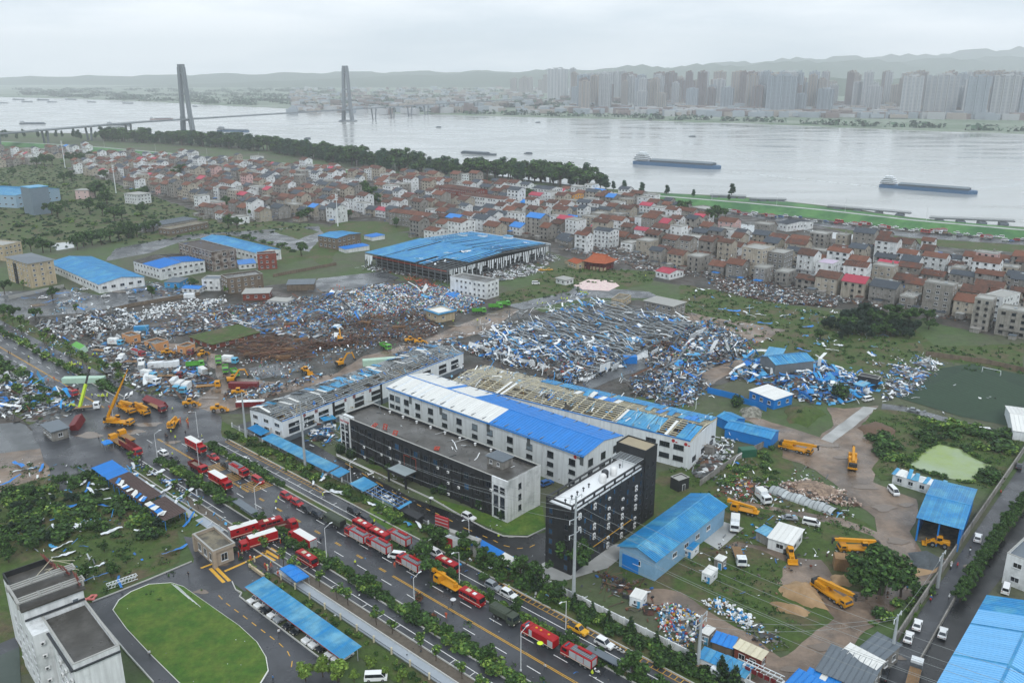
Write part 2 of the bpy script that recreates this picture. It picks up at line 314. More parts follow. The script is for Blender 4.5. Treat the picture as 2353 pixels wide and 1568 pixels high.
sheet('meadow',tp(2,(0,1390),(300,1290),(540,1240),(300,1190),(0,1190),(-200,1420),(-60,1500)),M_grass,1.5,6)
sheet('pond',tp(3,(360,1195),(640,1225),(640,1260),(520,1300),(480,1260)),M_pool,.8,5)
sheet('pond',tp(3,(860,1240),(1330,1290),(1330,1310),(1090,1310)),M_pool,.8,5)
sheet('pond',tp(3,(2090,1370),(2230,1380),(2200,1395),(2090,1390)),M_pool,.8,4)
sheet('road',tp(3,(340,1115),(900,1180),(1600,1268),(2352,1318),(2900,1350),(2900,1380),(2352,1345),(1600,1300),(900,1210),(340,1135)),M_asph)
sheet('meadow',tp(3,(1000,1225),(1600,1300),(2352,1350),(2352,1400),(1900,1370),(1300,1300)),M_grass,1,6)
sheet('mud_road',tp(4,(1040,1190),(1300,1020),(1470,900),(1430,810),(1250,720),(900,640),(830,690),(700,640),(900,610),(1250,640),(1480,720),(1560,860),(1900,900),(2254,830),(2440,720),(2820,620),(3100,500),(3380,400),(3480,410),(3300,540),(2900,660),(2500,800),(2254,870),(1750,1010),(1560,1080),(1300,1130),(1150,1190)),M_mud,.7,4)
sheet('mud_yard',tp(4,(1660,800),(2000,740),(2100,800),(1700,880)),M_yard,.6,4)
sheet('mud_yard',tp(4,(1950,400),(2352,330),(2352,380),(2100,440)),M_pool,.8,4)
sheet('concrete_pad',tp(5,(-120,200),(330,150),(430,200),(0,290),(-200,290)),M_yard,.3,6)
sheet('mud_road',tp(5,(1130,380),(1560,290),(1600,245),(2100,290),(2150,330),(1700,330),(1250,410)),M_yard,.8,5)
sheet('mud_road',tp(5,(1650,900),(2000,740),(2254,660),(2400,700),(2100,790),(1820,890),(1700,940)),M_yard,.6,4)
sheet('mud_road',tp(6,(60,880),(480,720),(560,740),(330,870),(120,1000),(0,980)),M_mud,.6,4)
sheet('meadow',tp(9,(-100,150),(480,60),(700,-60),(900,300),(1380,560),(1680,720),(1620,900),(1300,1250),(900,1380),(500,1350),(-200,1000),(-350,800)),M_grass,1,4)
sheet('mud_yard',tp(6,(380,1110),(560,1130),(980,1260),(1080,1180),(1030,1060),(1150,1070),(1380,1050),(1250,1190),(1480,1260),(1400,1380),(1330,1560),(1640,1680),(1650,1800),(1590,1900),(1660,2040),(1850,2080),(1740,2210),(1600,2330),(1250,2600),(900,2907),(500,2907),(700,2760),(1080,2480),(1000,2350),(700,2240),(760,2100),(540,2000),(380,1990),(420,1960),(660,2010),(760,2050),(1000,2090),(1120,2270),(1400,2330),(1420,2250),(1480,2100),(1350,1930),(1150,1860),(700,1760),(380,1700),(360,1660),(720,1740),(1120,1800),(1380,1900),(1350,1800),(1180,1660),(960,1480),(740,1400),(720,1290),(560,1180)),M_mud,.5,3)
sheet('mud_road',tp(9,(-200,930),(60,960),(300,1130),(560,1260),(900,1560),(600,1560),(360,1330),(140,1180),(-200,1020)),M_mud,.5,4)
sheet('concrete_path',tp(6,(990,1275),(1070,1302),(1370,1068),(1275,1058)),M_conc,.15,4)
sheet('concrete_pad',tp(9,(180,610),(340,490),(470,530),(300,680)),M_conc,.3,4)
sheet('football_field',tp(6,(1530,1000),(1800,800),(2000,770),(2500,880),(2500,1060),(2270,1190),(1960,1130)),M_field,0)
sheet('meadow',tp(6,(1270,1160),(1360,1080),(1560,1080),(2000,1190),(2352,1250),(2310,1390),(2170,1620),(1750,1480),(1400,1560),(1340,1480),(1480,1260)),M_grass,.8,4)
sheet('lane',tp(6,(1400,1040),(1560,1060),(2000,1170),(2254,1230),(2254,1270),(1960,1200),(1560,1090),(1400,1075)),M_yard,.4,4)
sheet('pond',tp(6,(1570,1450),(1690,1340),(1790,1310),(1960,1350),(2010,1400),(2150,1460),(2050,1520),(1980,1560),(1850,1535)),M_pond,.5,4)
sheet('sand_patch',tp(9,(1560,820),(1640,700),(1780,760),(1770,830),(1600,860)),M_sand,.5,3)
sheet('gravel_patch',tp(9,(1570,700),(1700,690),(1830,750),(1740,820),(1620,800)),M_gravel,.5,3)
sheet('lane',tp(9,(2600,-200),(2352,80),(1330,1568),(1290,1640),(1560,1700),(1900,1040),(2400,300),(2700,-100)),M_asph)
sheet('lane',tp(9,(2700,100),(2352,420),(1890,1050),(1600,1568),(1560,1700),(1820,1700),(2110,980),(2352,680),(2900,200)),M_asph2)
sheet('plaza',tp(5,(1590,245),(1690,205),(1850,215),(1900,250),(1820,285),(1650,275)),mat('pink_paving','#c9aeb0',.7,.2,.8,0,col2='#d8c8c0',c2=.5,c2s=.6),.3,3)
S0,S1=-460,150
sheet('verge',band(S0,S1,-26,24),M_grass)
sheet('soil_strip',band(-80,S1,-17.2,-13.8),mat('planting_soil','#5b544b',.9,.3,.8,0,.5,3))
sheet('main_road',band(S0,S1,-6.4,8.2),M_asph)
sheet('frontage_road',band(S0,S1,-14.0,-9.4),M_asph)
sheet('frontage_road',band(S0,S1,10.4,16.6),M_asph)
sheet('pavement',band(-64,S1,-20.0,-17.2),M_walk)
sheet('pavement',band(-128,-66,-20.6,-18.0),M_walk)
sheet('junction',[st(-175,-26),st(-112,-40),st(-112,16),st(-130,26),st(-165,24),st(-190,8)],M_asph,.4,5)
sheet('driveway',tp(7,(1230,590),(1300,740),(1290,800),(1560,900),(1640,960),(1700,900),(1900,800),(2100,700),(1900,560),(1600,520),(1350,600)),M_asph)
sheet('campus_road',tp(7,(1280,760),(700,1000),(540,1060),(680,1170),(1030,1568),(1400,2100),(2400,2100),(2260,1490),(1640,1010),(1580,950),(1560,890)),M_asph)
sheet('campus_road',tp(7,(-200,1390),(100,1265),(130,1330),(-200,1470)),M_asph)
sheet('campus_court',tp(7,(-200,1470),(130,1330),(140,1568),(-200,1700)),mat('green_court','#3d4a44',.6,.12,.5,0,rvar=.2))
oval=tp(7,(760,1085),(800,1020),(880,965),(1000,915),(1150,905),(1230,930),(1400,1050),(1600,1190),(1720,1300),(1780,1400),(1795,1490),(1740,1580),(1600,1660),(1450,1700),(1330,1680),(1200,1568),(1000,1370),(850,1210))
cen=sum(oval,Vector())/len(oval)
mb=MB();mb.prism([cen+(p-cen)*1.011 for p in oval],0,.36);struct('kerb',mb.mesh('kerb',mat('white_kerb','#d4d6d2',.7,.1,1,0)))
mb=MB();mb.prism([cen+(p-cen)*.998 for p in oval],0,.42);lo=struct('oval_lawn',mb.mesh('oval_lawn',M_lawn))
sheet('factory_yard',[st(-118,24.2),st(8,24.2),st(22,30)]+tp(8,(1180,720),(1300,810),(1410,770),(1420,560),(1160,600),(840,455),(500,330),(0,60))+[st(-118,38)],M_asph2)
sheet('yard_lawn',tp(8,(640,330),(830,440),(960,500),(1160,580),(1300,580),(1400,530),(1380,380),(1130,480),(900,400)),M_lawn)
sheet('yard_lawn',tp(8,(130,120),(300,90),(420,170),(480,260),(240,160)),M_grass,.4,3)
sheet('yard_lawn',tp(8,(240,330),(480,400),(550,520),(430,570),(370,560),(220,460)),M_lawn)
sheet('concrete_pad',tp(8,(1300,810),(1420,750),(1680,700),(1880,640),(1990,660),(1820,800),(1520,890),(1380,870)),M_conc)
def kerb(name,pts,w=.24,h=.36):
 mb=MB()
 for a,b in zip(pts[:-1],pts[1:]):mb.beam((a.x,a.y,h/2),(b.x,b.y,h/2),w,h+.2)
 struct(name,mb.mesh(name,M_kerb))
for t in(-6.5,-9.3,-14.1,8.3,10.3,16.7,-17.2):kerb('kerb',[st(-110,t),st(S1,t)])
for t in(-6.5,-9.3,8.3,10.3):kerb('kerb',[st(S0,t),st(-178,t)])
kerb('kerb',tp(7,(1285,760),(1000,880),(620,1030)));kerb('kerb',tp(7,(1555,895),(1580,950),(1620,970),(1605,995),(1950,1260),(2260,1495)))
kerb('kerb',tp(7,(680,1165),(860,1380),(1030,1568)))
kerb('kerb',tp(8,(0,40),(245,155),(650,345),(840,455),(1000,540),(1120,590),(1280,595),(1405,535)))
ZL=.02+.003*(LAYER[0]+3)
def paint(name,quads,m):
 mb=MB()
 for q in quads:mb.quad(*[(p.x,p.y,ZL) for p in q])
 me=mb.mesh(name,m);me.flip_normals() if me.polygons[0].normal.z<0 else None;return struct(name,me)
def dashes(t,s0,s1,on,per,w=.18):return[band(s,s+on,t-w/2,t+w/2) for s in np.arange(s0,s1,per)]
paint('centre_line',[band(a,b,t-.09,t+.09) for t in(-.2,.2) for a,b in((S0,-172),(-128,-68),(1,S1))]+[q for t in(-.2,.2) for q in dashes(t,-62,0,2.6,9.6)],M_yline)
paint('lane_line',dashes(-2.95,S0,-170,4,10)+dashes(-2.95,-140,S1,4,10)+dashes(3.9,S0,-168,4,10)+dashes(3.9,-118,S1,4,10),M_wline)
paint('edge_line',[band(-54,S1,-12.2,-12.02),band(-120,-62,-12.2,-12.02),band(-110,-20,12.6,12.78),band(10,S1,12.6,12.78)]+[band(s,s+.16,-14,-12.1) for s in np.arange(-50,S1,6.2)]+[band(s,s+.16,-14,-12.1) for s in np.arange(-118,-64,6.2)]+[band(s,s+.16,12.7,14.2) for s in np.arange(-104,-22,6.2)],M_wline)
paint('parking_hatch',[band(s,s+.16,15.0,16.5) for s in np.arange(24,S1,1.5)]+[band(22,S1,14.9,15.03),band(22,S1,16.4,16.53)]+[band(s,s+.16,15.0,16.5) for s in np.arange(-108,-50,1.7)]+[band(-108,-50,14.9,15.03),band(-108,-50,16.4,16.53)],M_yline)
def zebra(p0,p1,n,L,w):
 d=(p1-p0);q=[];a=d.normalized();nn=Vector((-a.y,a.x,0))
 for i in range(n):
  c=p0+d*(i/max(n-1,1));q.append([c-nn*L/2-a*w/2,c+nn*L/2-a*w/2,c+nn*L/2+a*w/2,c-nn*L/2+a*w/2])
 return q
paint('keep_clear_hatch',zebra(st(-101,.9),st(-94,.9),0,1,.2)+[[st(s,.6),st(s+.28,.6),st(s+.88,7.8),st(s+.6,7.8)] for s in list(np.arange(-94,-88,1.1))+list(np.arange(-84,-78,1.1))+list(np.arange(-74,-67,1.1))],M_yline)
paint('speed_hump',zebra(g(7,1410,810),g(7,1530,885),0,1,1)+[[g(7,1397+38*i,808-6*i),g(7,1420+38*i,800-6*i),g(7,1512+38*i,895-9*i),g(7,1490+38*i,903-9*i)] for i in range(2)]+[[g(7,1770+30*i,690-16*i),g(7,1790+30*i,680-16*i),g(7,1880+30*i,735-14*i),g(7,1862+30*i,742-14*i)] for i in range(-1,2)],M_yline)
paint('gate_line',[[g(7,1500,820),g(7,1510,828),g(7,1790,705),g(7,1780,697)],[g(7,1340,800),g(7,1352,806),g(7,1540,735),g(7,1530,728)]],M_yline)
cl=[(1465,985),(1515,1037),(1570,1078),(1628,1120),(1687,1166),(1748,1213),(1808,1258),(1870,1305),(1925,1358),(1958,1425),(1947,1505)]
def dash_path(t,pts,w=.2,ln=.5):
 q=[]
 for(a,b),(c,d) in zip(pts[:-1],pts[1:]):
  p,r=g(t,a,b),g(t,c,d);e=p.lerp(r,ln);dd=(r-p).normalized();nn=Vector((-dd.y,dd.x,0))*w/2;q.append([p-nn,e-nn,e+nn,p+nn])
 return q
paint('campus_lane_line',dash_path(7,cl),M_yline)
paint('yard_lane_line',dash_path(8,[(60,100),(170,165),(265,225),(370,290),(440,325),(540,375),(600,405),(662,432),(722,460),(850,530),(980,585),(1050,615),(1120,650),(1210,672),(1295,662),(1370,625)],.22,.45),M_yline)
paint('yard_parking_line',[[g(8,a,b),g(8,a+3,b+6),g(8,c+3,d+6),g(8,c,d)] for a,b,c,d in((0,45,250,160),(250,160,210,175),(540,650,650,595))],M_wline)
for k in range(22):
 a,b=g(6,1530+22*k,1000-9.5*k),g(6,1960+26*k,1128-6*k);d=(b-a).normalized();nn=Vector((-d.y,d.x,0))*.8;TS=sheet('turf_strip',[a-nn,b-nn,b+nn,a+nn],mat('worn_turf','#2b4230',.9,.3,.6,0),z=ZL-.002)
# -- building kit
def rect3(A,B,C):
 """centre, turn, length and depth of the rectangle on edge A-B reaching back to C; local -y is the A-B side"""
 A,B,C=xy(A),xy(B),xy(C);u=(B-A).normalized();n=Vector((-u.y,u.x,0));d=(C-B).dot(n)
 if d<0:A,B=B,A;u=-u;n=-n;d=-d
 return(A+B)/2+n*d/2,math.atan2(u.y,u.x),(B-A).length,d
M_white=mat('white_wall','#d8dcde',.7,.09,.4,.06,col2='#aab0b1',c2=.6,c2s=.2,streak=0.22)
M_panel=mat('white_metal','#d9dfe3',.45,.06,.4,.05,streak=0.16)
M_grey=mat('grey_render','#8a8884',.85,.2,.3,.18,col2='#6a6864',c2=.55,c2s=.3,streak=0.3)
M_beige=mat('beige_wall','#b7a88c',.85,.12,.3,.1,col2='#978a72',c2=.6,c2s=.3,streak=0.28)
M_brown=mat('brown_wall','#6e6152',.85,.14,.3,.1,col2='#585046',c2=.6,c2s=.4,streak=0.3)
M_black=mat('black_wall','#24272b',.6,.2,.3,.04,col2='#1b1d20',c2=.55,c2s=.3,streak=0.3)
M_glass=mat('window_glass','#1d2630',.12,.3,.6,.5,spec=.7)
M_bglass=mat('blue_window_glass','#2a4a66',.15,.3,.6,.5,spec=.7)
M_hole=mat('dark_opening','#141516',.9,.2,1,.2)
M_frame=mat('window_frame','#c9cdd0',.5,.06,1,.05)
M_dframe=mat('dark_window_frame','#33373d',.5,.1,1,.05)
M_steel=mat('grey_steel','#6b7175',.5,.2,.8,.2,metal=.3)
M_lsteel=mat('pale_steel','#a9b0b4',.5,.15,.8,.15,metal=.2)
M_rust=mat('rusty_red_steel','#a33d22',.7,.2,.8,.15)
M_roofdk=mat('bitumen_roof','#393733',.55,.3,.35,.05,.15,2,col2='#4d4b48',c2=.5,c2s=.12,rvar=.35)
M_cap=mat('parapet_cap','#9a9b98',.8,.12,.5,.05)
M_blue=mat('blue_roof_sheet','#1d80b8',.45,.16,.8,.1,col2='#4a97ba',c2=.55,c2s=.16)
M_blue2=mat('bright_blue_roof_sheet','#0a76c6',.45,.12,.35,.05)
M_blue3=mat('pale_blue_roof_sheet','#3a8bb8',.45,.16,.8,.1,col2='#6ba5bf',c2=.55,c2s=.16)
M_wsheet=mat('white_roof_sheet','#d6d8d6',.5,.05,.3,.06)
M_gsheet=mat('grey_roof_sheet','#5b656e',.5,.1,.3,.06)
M_tile=mat('red_brown_roof_tile','#633b2b',.85,.38,.8,.22,.4,2.5,col2='#4a3730',c2=.5,c2s=.35,wave=('Y',1.6))
M_otile=mat('orange_roof_tile','#a4542e',.8,.22,.8,.1,wave=('X',1.6))
M_slate=mat('slate_roof','#3d4650',.7,.2,.6,.18,wave=('Y',1.6))
M_red=mat('pink_red_roof_sheet','#a32f46',.55,.14,.5,.1)
M_brick=mat('red_brick','#7a3a2a',.85,.2,1.0,.08,col2='#5f2f25',c2=.58,c2s=.4)
M_timber=mat('raw_timber','#8a6d4c',.85,.25,1.0,.2)
M_acu=mat('air_conditioner_white','#d8dadb',.5,.05,1,.03)
CACHE={}
def cached(key,fn):
 if key not in CACHE:CACHE[key]=fn()
 return CACHE[key]
def win_mesh(w,h,fm,gm,mull=1,key='w'):
 def make():
  b=MB();t=.09
  b.box((0,-.02,0),(w-t,.05,h-t),1)
  for z in(-1,1):b.box((0,-.05,z*(h-t)/2),(w,.12,t),0)
  for x in(-1,1):b.box((x*(w-t)/2,-.05,0),(t,.118,h-2*t),0)
  for k in range(1,mull+1):b.box((-w/2+w*k/(mull+1),-.04,0),(.07,.09,h-2*t),0)
  b.box((0,-.12,-h/2-.06),(w+.2,.26,.09),0)
  return b.mesh('window',[fm,gm])
 return cached(('win',w,h,fm.name,gm.name,mull),make)
FACE={'front':0,'right':math.pi/2,'back':math.pi,'left':-math.pi/2}
def on_face(L,Wd,face,a,z,off=0.0):
 return{'front':(a,-Wd/2-off,z),'back':(-a,Wd/2+off,z),'right':(L/2+off,a,z),'left':(-L/2-off,-a,z)}[face]
def windows(root,L,Wd,face,xs,zs,w,h,fm=None,gm=None,mull=1,skip=.0,name='window',gms=None):
 fm=fm or M_frame
 for z in zs:
  for a in xs:
   if random.random()<skip:continue
   gg=random.choice(gms) if gms else(gm or M_glass)
   ob(name,win_mesh(w,h,fm,gg,mull),root,on_face(L,Wd,face,a,z),FACE[face])
def spread(n,L,m=0.0):return[(-L/2+m)+(L-2*m)*(i+.5)/n for i in range(n)]
def wallbox(root,L,Wd,h,m,name='wall',z0=0.0):
 b=MB();b.box((0,0,z0+(h-z0)/2),(L,Wd,h-z0));return ob(name,b.mesh(name,m),root)
def parapet(root,L,Wd,z,ht=.9,th=.3,m=None,roofm=None,cap=True):
 b=MB();m=m or M_white
 for sy in(-1,1):b.box((0,sy*(Wd-th)/2,z+ht/2-.002),(L+.02,th+.02,ht))
 for sx in(-1,1):b.box((sx*(L-th)/2,0,z+ht/2-.002),(th+.02,Wd-2*th-.02,ht))
 p=ob('parapet',b.mesh('parapet',m),root)
 if cap:
  c=MB()
  for sy in(-1,1):c.box((0,sy*(Wd-th)/2,z+ht+.05),(L+.16,th+.14,.1))
  for sx in(-1,1):c.box((sx*(L-th)/2,0,z+ht+.05),(th+.14,Wd-2*th-.16,.1))
  ob('coping',c.mesh('coping',M_cap),p)
 b=MB();b.box((0,0,z+.04),(L-2*th,Wd-2*th,.08));ob('roof',b.mesh('roof',roofm or M_roofdk),root)
def panel_mesh(w,l,m,ribs=1):
 def make():
  b=MB();b.box((w/2,l/2,.02),(w-.03,l,.04))
  for k in range(ribs):b.box((w*(k+.06)/ribs+.05,l/2,.08),(.09,l,.09))
  return b.mesh('roof_panel',m)
 return cached(('pan',round(w,2),round(l,2),m.name,ribs),make)
def panels(root,p0,p1,q0,n,mfun,lift=.0,jit=0.0,name='roof_panel',ribs=1,overhang=0.0):
 """n roof sheets side by side from eave p0-p1 up to the ridge above p0 at q0; mfun(i) gives the material, or None for a sheet torn away"""
 p0,p1,q0=Vector(p0),Vector(p1),Vector(q0);u=(p1-p0);w=u.length/n;u.normalize();vv=(q0-p0);l=vv.length;vv.normalize();nn=u.cross(vv)
 for i in range(n):
  m=mfun(i)
  if m is None:continue
  me=panel_mesh(w,l,m,ribs)
  M=Matrix((u,vv,nn)).transposed().to_4x4()
  if jit and random.random()<.5:M=M@Matrix.Rotation(random.uniform(-jit,jit),4,'Z')@Matrix.Rotation(random.uniform(0,jit),4,'X')
  M=Matrix.Translation(p0+u*w*i+nn*lift-vv*overhang)@M
  ob(name,me,root,M=M)
def gable_walls(root,L,Wd,h,rise,m,name='wall'):
 b=MB();x,y=L/2,Wd/2
 vs=[(-x,-y,0),(x,-y,0),(x,y,0),(-x,y,0),(-x,-y,h),(x,-y,h),(x,y,h),(-x,y,h),(-x,0,h+rise),(x,0,h+rise)]
 b.add(vs,[(3,2,1,0),(0,1,5,4),(2,3,7,6),(1,2,6,9,5),(3,0,4,8,7),(4,5,9,8),(6,7,8,9)]);return ob(name,b.mesh(name,m),root)
def gable_panels(root,L,Wd,h,rise,n,mf,mb_=None,over=.4,jit=0.0,ribs=1,lift=.06):
 x,y=L/2+over,Wd/2;k=rise/y;e=over*.8
 panels(root,(-x,-y-e,h-e*k),(x,-y-e,h-e*k),(-x,0,h+rise),n,mf,lift,jit,ribs=ribs)
 panels(root,(x,y+e,h-e*k),(-x,y+e,h-e*k),(x,0,h+rise),n,(lambda i:(mb_ or mf)(n-1-i)),lift,jit,ribs=ribs)
 b=MB();b.box((0,0,h+rise+lift+.09),(2*x,.5,.08));ob('ridge_cap',b.mesh('ridge_cap',mf(0) or M_steel),root)
def acu(root,L,Wd,face,a,z):
 def make():
  b=MB();b.cbox((0,-.3,0),(.95,.4,.7),.05);b.cyl((-.12,-.51,0),(-.12,-.53,0),.26,n=10,mi=1);b.box((0,-.25,-.4),(.9,.5,.05),1);return b.mesh('air_conditioner',[M_acu,M_dframe])
 ob('air_conditioner',cached('acu',make),root,on_face(L,Wd,face,a,z),FACE[face])
def door(root,L,Wd,face,a,w,h,m,name='door'):
 def make():
  b=MB();b.box((0,-.04,h/2),(w,.1,h),1)
  for sx in(-1,1):b.box((sx*(w/2+.06),-.06,h/2),(.12,.16,h),0)
  b.box((0,-.06,h+.06),(w+.24,.16,.12),0);return b.mesh(name,[M_frame,m])
 return ob(name,cached(('door',w,h,m.name),make),root,on_face(L,Wd,face,a,0),FACE[face])
def glyphs(root,text,size,loc,rz,m,name='lettering',tilt=math.pi/2):
 me=TXT[text];o=ob(name,me,root,loc,mats=[m],scale=size);o.rotation_euler=(tilt,0,rz);return o
def bld(name,label,cat,A,B,C,group=None):
 c,rz,L,Wd=rect3(A,B,C);return thing(name,label,cat,c,rz,group),L,Wd
def facing(root_rz,face):
 a=root_rz+FACE[face]-math.pi/2;return math.sin(a)<.25
# -- the white factory hall with the bright blue roof
r,L,Wd=bld('factory_hall','long white factory hall with half bright blue, half stripped white roof','factory',g(5,345,925,12.5),g(5,1660,1385,12.5),g(5,1912,1250,12.5))
FH=12.5;gable_walls(r,L,Wd,FH,1.7,M_panel)
def mf(i):
 k=i/76
 if k<.36:return None if random.random()<.16 else M_wsheet
 return M_wsheet if k<.555 else M_blue2
def mbk(i):
 k=i/76
 if k<.22:return None if random.random()<.12 else M_wsheet
 if k<.25:return M_blue2
 return M_wsheet if k<.37 else M_blue2
M_pale=mat('pale_window_glass','#7f8d98',.2,.2,.6,.3);gable_panels(r,L,Wd,FH,1.7,76,mf,mbk,over=.35);bpy.data.meshes['ridge_cap'].materials[0]=M_blue2
b=MB();b.box((0,-Wd/2-.55,FH-.25),(L+.6,.3,.3));b.box((0,Wd/2+.55,FH-.25),(L+.6,.3,.3));ob('gutter',b.mesh('gutter',M_blue2),r)
b=MB()
for i in range(18):b.box((-L/2+L*(i+.5)/18,0,FH+.4),(.25,Wd-.4,.25))
ob('rafter',b.mesh('rafter',M_steel),r)['kind']='stuff'
xs=[(x-345)/(1660-345)*L-L/2 for x in(375,420,490,578,675,778,882,990,1092,1222,1343,1469,1594)]
windows(r,L,Wd,'front',xs,(FH-3.6,),2.5,2.1,M_dframe,mull=3,gms=[M_glass,M_pale]);windows(r,L,Wd,'front',xs,(FH-7.0,FH-10.2),2.5,1.4,M_dframe,mull=3)
windows(r,L,Wd,'right',spread(3,Wd),(FH-3.4,FH-7),2.4,2.3,M_dframe,mull=2)
for k in(.135,.31,.56,.755,.99):
 b=MB();b.box((0,0,0),(1.3,.12,3.2));ob('torn_wall_panel',b.mesh('torn_wall_panel',M_steel),r,(-L/2+L*k,-Wd/2-.07,FH-1.9))
b=MB();[b.cyl((-L/2+L*k,-Wd/2-.2,.1),(-L/2+L*k,-Wd/2-.2,FH-.4),.09,n=6) for k in(.04,.2,.38,.63,.82)];ob('downpipe',b.mesh('downpipe',M_frame),r)['kind']='stuff'
b=MB();b.cyl((0,0,0),(0,-.08,0),.62,n=16);lg=ob('logo_disc',b.mesh('logo_disc',mat('sign_red','#a5262c',.5,.05,1,0)),r,(L/2-3.4,-Wd/2-.02,FH-1.5))
b=MB();[b.box((dx,0,0),(.16,.08,.62)) for dx in(0,.34,.75,.92,1.3,1.62)];b.box((.17,0,.2),(.4,.08,.12));b.box((.83,0,-.2),(.3,.08,.12));b.box((1.45,0,.24),(.4,.08,.12));ob('logo_lettering',b.mesh('logo_lettering',M_dframe),r,(L/2-2.5,-Wd/2-.04,FH-1.5))
# -- black office block along the yard
r,L,Wd=bld('office_block','long black three-storey office block with flat bitumen roof and white ends','office building',g(5,25,1112,13.2),g(8,1145,222,13.2),g(8,1370,112,13.2))
OH=12.2;wallbox(r,L,Wd,OH,M_black);parapet(r,L,Wd,OH,1.0,.3,M_black)
for sx,nm in((-1,'white_end_bay'),(1,'white_end_bay')):
 e=MB();wl=5.2 if sx<0 else 6.0
 if sx<0:e.box((-L/2+wl/2-.06,-Wd/2+.8,(OH+1.1)/2),(wl,2.2,OH+1.1))
 else:e.box((L/2-wl/2+.06,.0,(OH+.98)/2),(wl,Wd+.5,OH+.98)) if False else e.box((L/2-wl/2+.08,-Wd/2+.06,(OH+1.12)/2),(wl,.5,OH+1.12));(sx>0) and e.box((L/2+.05,.02,(OH+1.1)/2),(.3,Wd+.3,OH+1.1))
 ob(nm,e.mesh(nm,M_white),r)
for a,w in((-L/2+1.5,1.5),(-L/2+3.7,1.5)):
 for z,h in((OH-2.0,.7),(OH-3.2,.7),(OH-6.1,3.2),(OH-9.6,2.6)):ob('window',win_mesh(w,h,M_dframe,M_glass,1),r,(a,-Wd/2-.34,z))
for a in(L/2-4.2,L/2-1.7):
 for z,h in((OH-1.7,.7),(OH-2.9,.7),(OH-6.1,3.4),(OH-9.8,2.6)):ob('window',win_mesh(1.7,h,M_dframe,M_glass,1),r,(a,-Wd/2-.22,z))
for z in(OH-2.1,OH-5.6,OH-9.1):ob('window',win_mesh(1.2,1.7,M_dframe,M_glass,1),r,(L/2+.24,-Wd/2+5.2,z),FACE['right'])
nb=15;x0,x1=-L/2+6.6,L/2-7.4;bx=[x0+(x1-x0)*i/(nb-1) for i in range(nb)]
for i,a in enumerate(bx):
 b=MB();b.box((0,0,0),(.5,.45,OH-.6));ob('pilaster',cached('pil',lambda:b.mesh('pilaster',M_black)),r,(a-(x1-x0)/(nb-1)/2,-Wd/2-.2,(OH-.6)/2))
 for z in(OH-2.2,OH-5.9,OH-9.6):
  if i in(6,7) and z<OH-3:continue
  ob('window',win_mesh(1.9,2.0,M_dframe,random.choice([M_glass,M_hole,M_glass,M_bglass,M_hole]),1),r,(a,-Wd/2,z))
  if random.random()<.28:acu(r,L,Wd,'front',a+1.3,z-1.3)
ob('blown_out_window',win_mesh(5.6,4.2,M_rust,M_hole,0),r,(bx[6]+1.6,-Wd/2,OH-6.0))
b=MB();[b.box((-2.4+.55*k,0,0),(.42,.1,2.8)) for k in range(9)];ob('glass_front',b.mesh('glass_front',M_bglass),r,(bx[6]+1.6,-Wd/2-.08,2.6))
b=MB();b.box((0,-3,4.3),(9,5.6,.7),0);b.box((0,-3,4.67),(8.2,4.8,.05),1);cn=ob('entrance_canopy',b.mesh('entrance_canopy',[M_black,mat('canopy_top','#9aa7ac',.4,.08,.5,0)]),r,(bx[6]+1,-Wd/2,0))
for sx in(-4,4):b=MB();b.box((sx,-5.2,2),(.5,.5,4));ob('canopy_column',b.mesh('canopy_column',M_black),cn)
glyphs(r,'东盛节水设备',.78,(-L/2+2.6,-Wd/2-.36,OH-.85),0,mat('sign_letters_red','#b2252f',.5,.05,1,0))
hx=L/2-10.5;hs=MB();hs.box((0,0,1.3),(6.2,4.6,2.6));sh=ob('roof_shed',hs.mesh('roof_shed',M_grey),r,(hx,1.2,OH+.08));b=MB();[b.box((-3.4+.45*k,0,2.75+(.04 if k%2 else 0)),(.45,5.4,.1)) for k in range(16)];ob('shed_roof',b.mesh('shed_roof',M_gsheet),sh)
windows(sh,6.2,4.6,'front',(-1.5,1.5),(1.4,),1.1,1.2)
for k in range(9):b=MB();b.box((0,0,.3),(.5,.4,.6));b.box((0,0,.75),(.7,.6,.25));ob('roof_vent',cached('vent',lambda:b.mesh('roof_vent',M_acu)),r,(-L/2+10+k*(L-22)/8,Wd/2-1.0,OH+.08))
for i,(k,tilt) in enumerate(((.20,1.2),(.26,.35),(.34,.9),(.58,1.4))):
 b=MB();w=1.7
 [b.box((0,0,z),(w,.18,.32),0) for z in(0,.8,1.6)];[b.box((x,0,.8),(.3,.18,1.9),0) for x in(-.6,.6)]
 [b.beam((x,.2,1.4),(x*.4,3.2,-.3),.1,mi=1) for x in(-.7,.7)];b.beam((-.7,.2,.2),(.7,1.8,.4),.08,mi=1);b.beam((.7,.2,.2),(-.7,1.8,.4),.08,mi=1)
 o=ob('fallen_sign_letter',b.mesh('fallen_sign_letter',[mat('sign_orange_red','#a83a26',.6,.1,1,0),M_lsteel]),r,(-L/2+L*k,-Wd/2+1.6+(i%2)*1.2,OH+.4));o.rotation_euler=(-tilt,0,.2*i)
b=MB();[b.cyl((-L/2+L*k,Wd/2-.3,OH+1.3),(-L/2+L*k-3,Wd/2-3.6,OH+.3),.06,n=5) for k in(.5,.62,.8)];ob('stay_pipe',b.mesh('stay_pipe',M_frame),r)['kind']='stuff'
OFFICE=(r.location.copy(),r.rotation_euler.z,L,Wd)
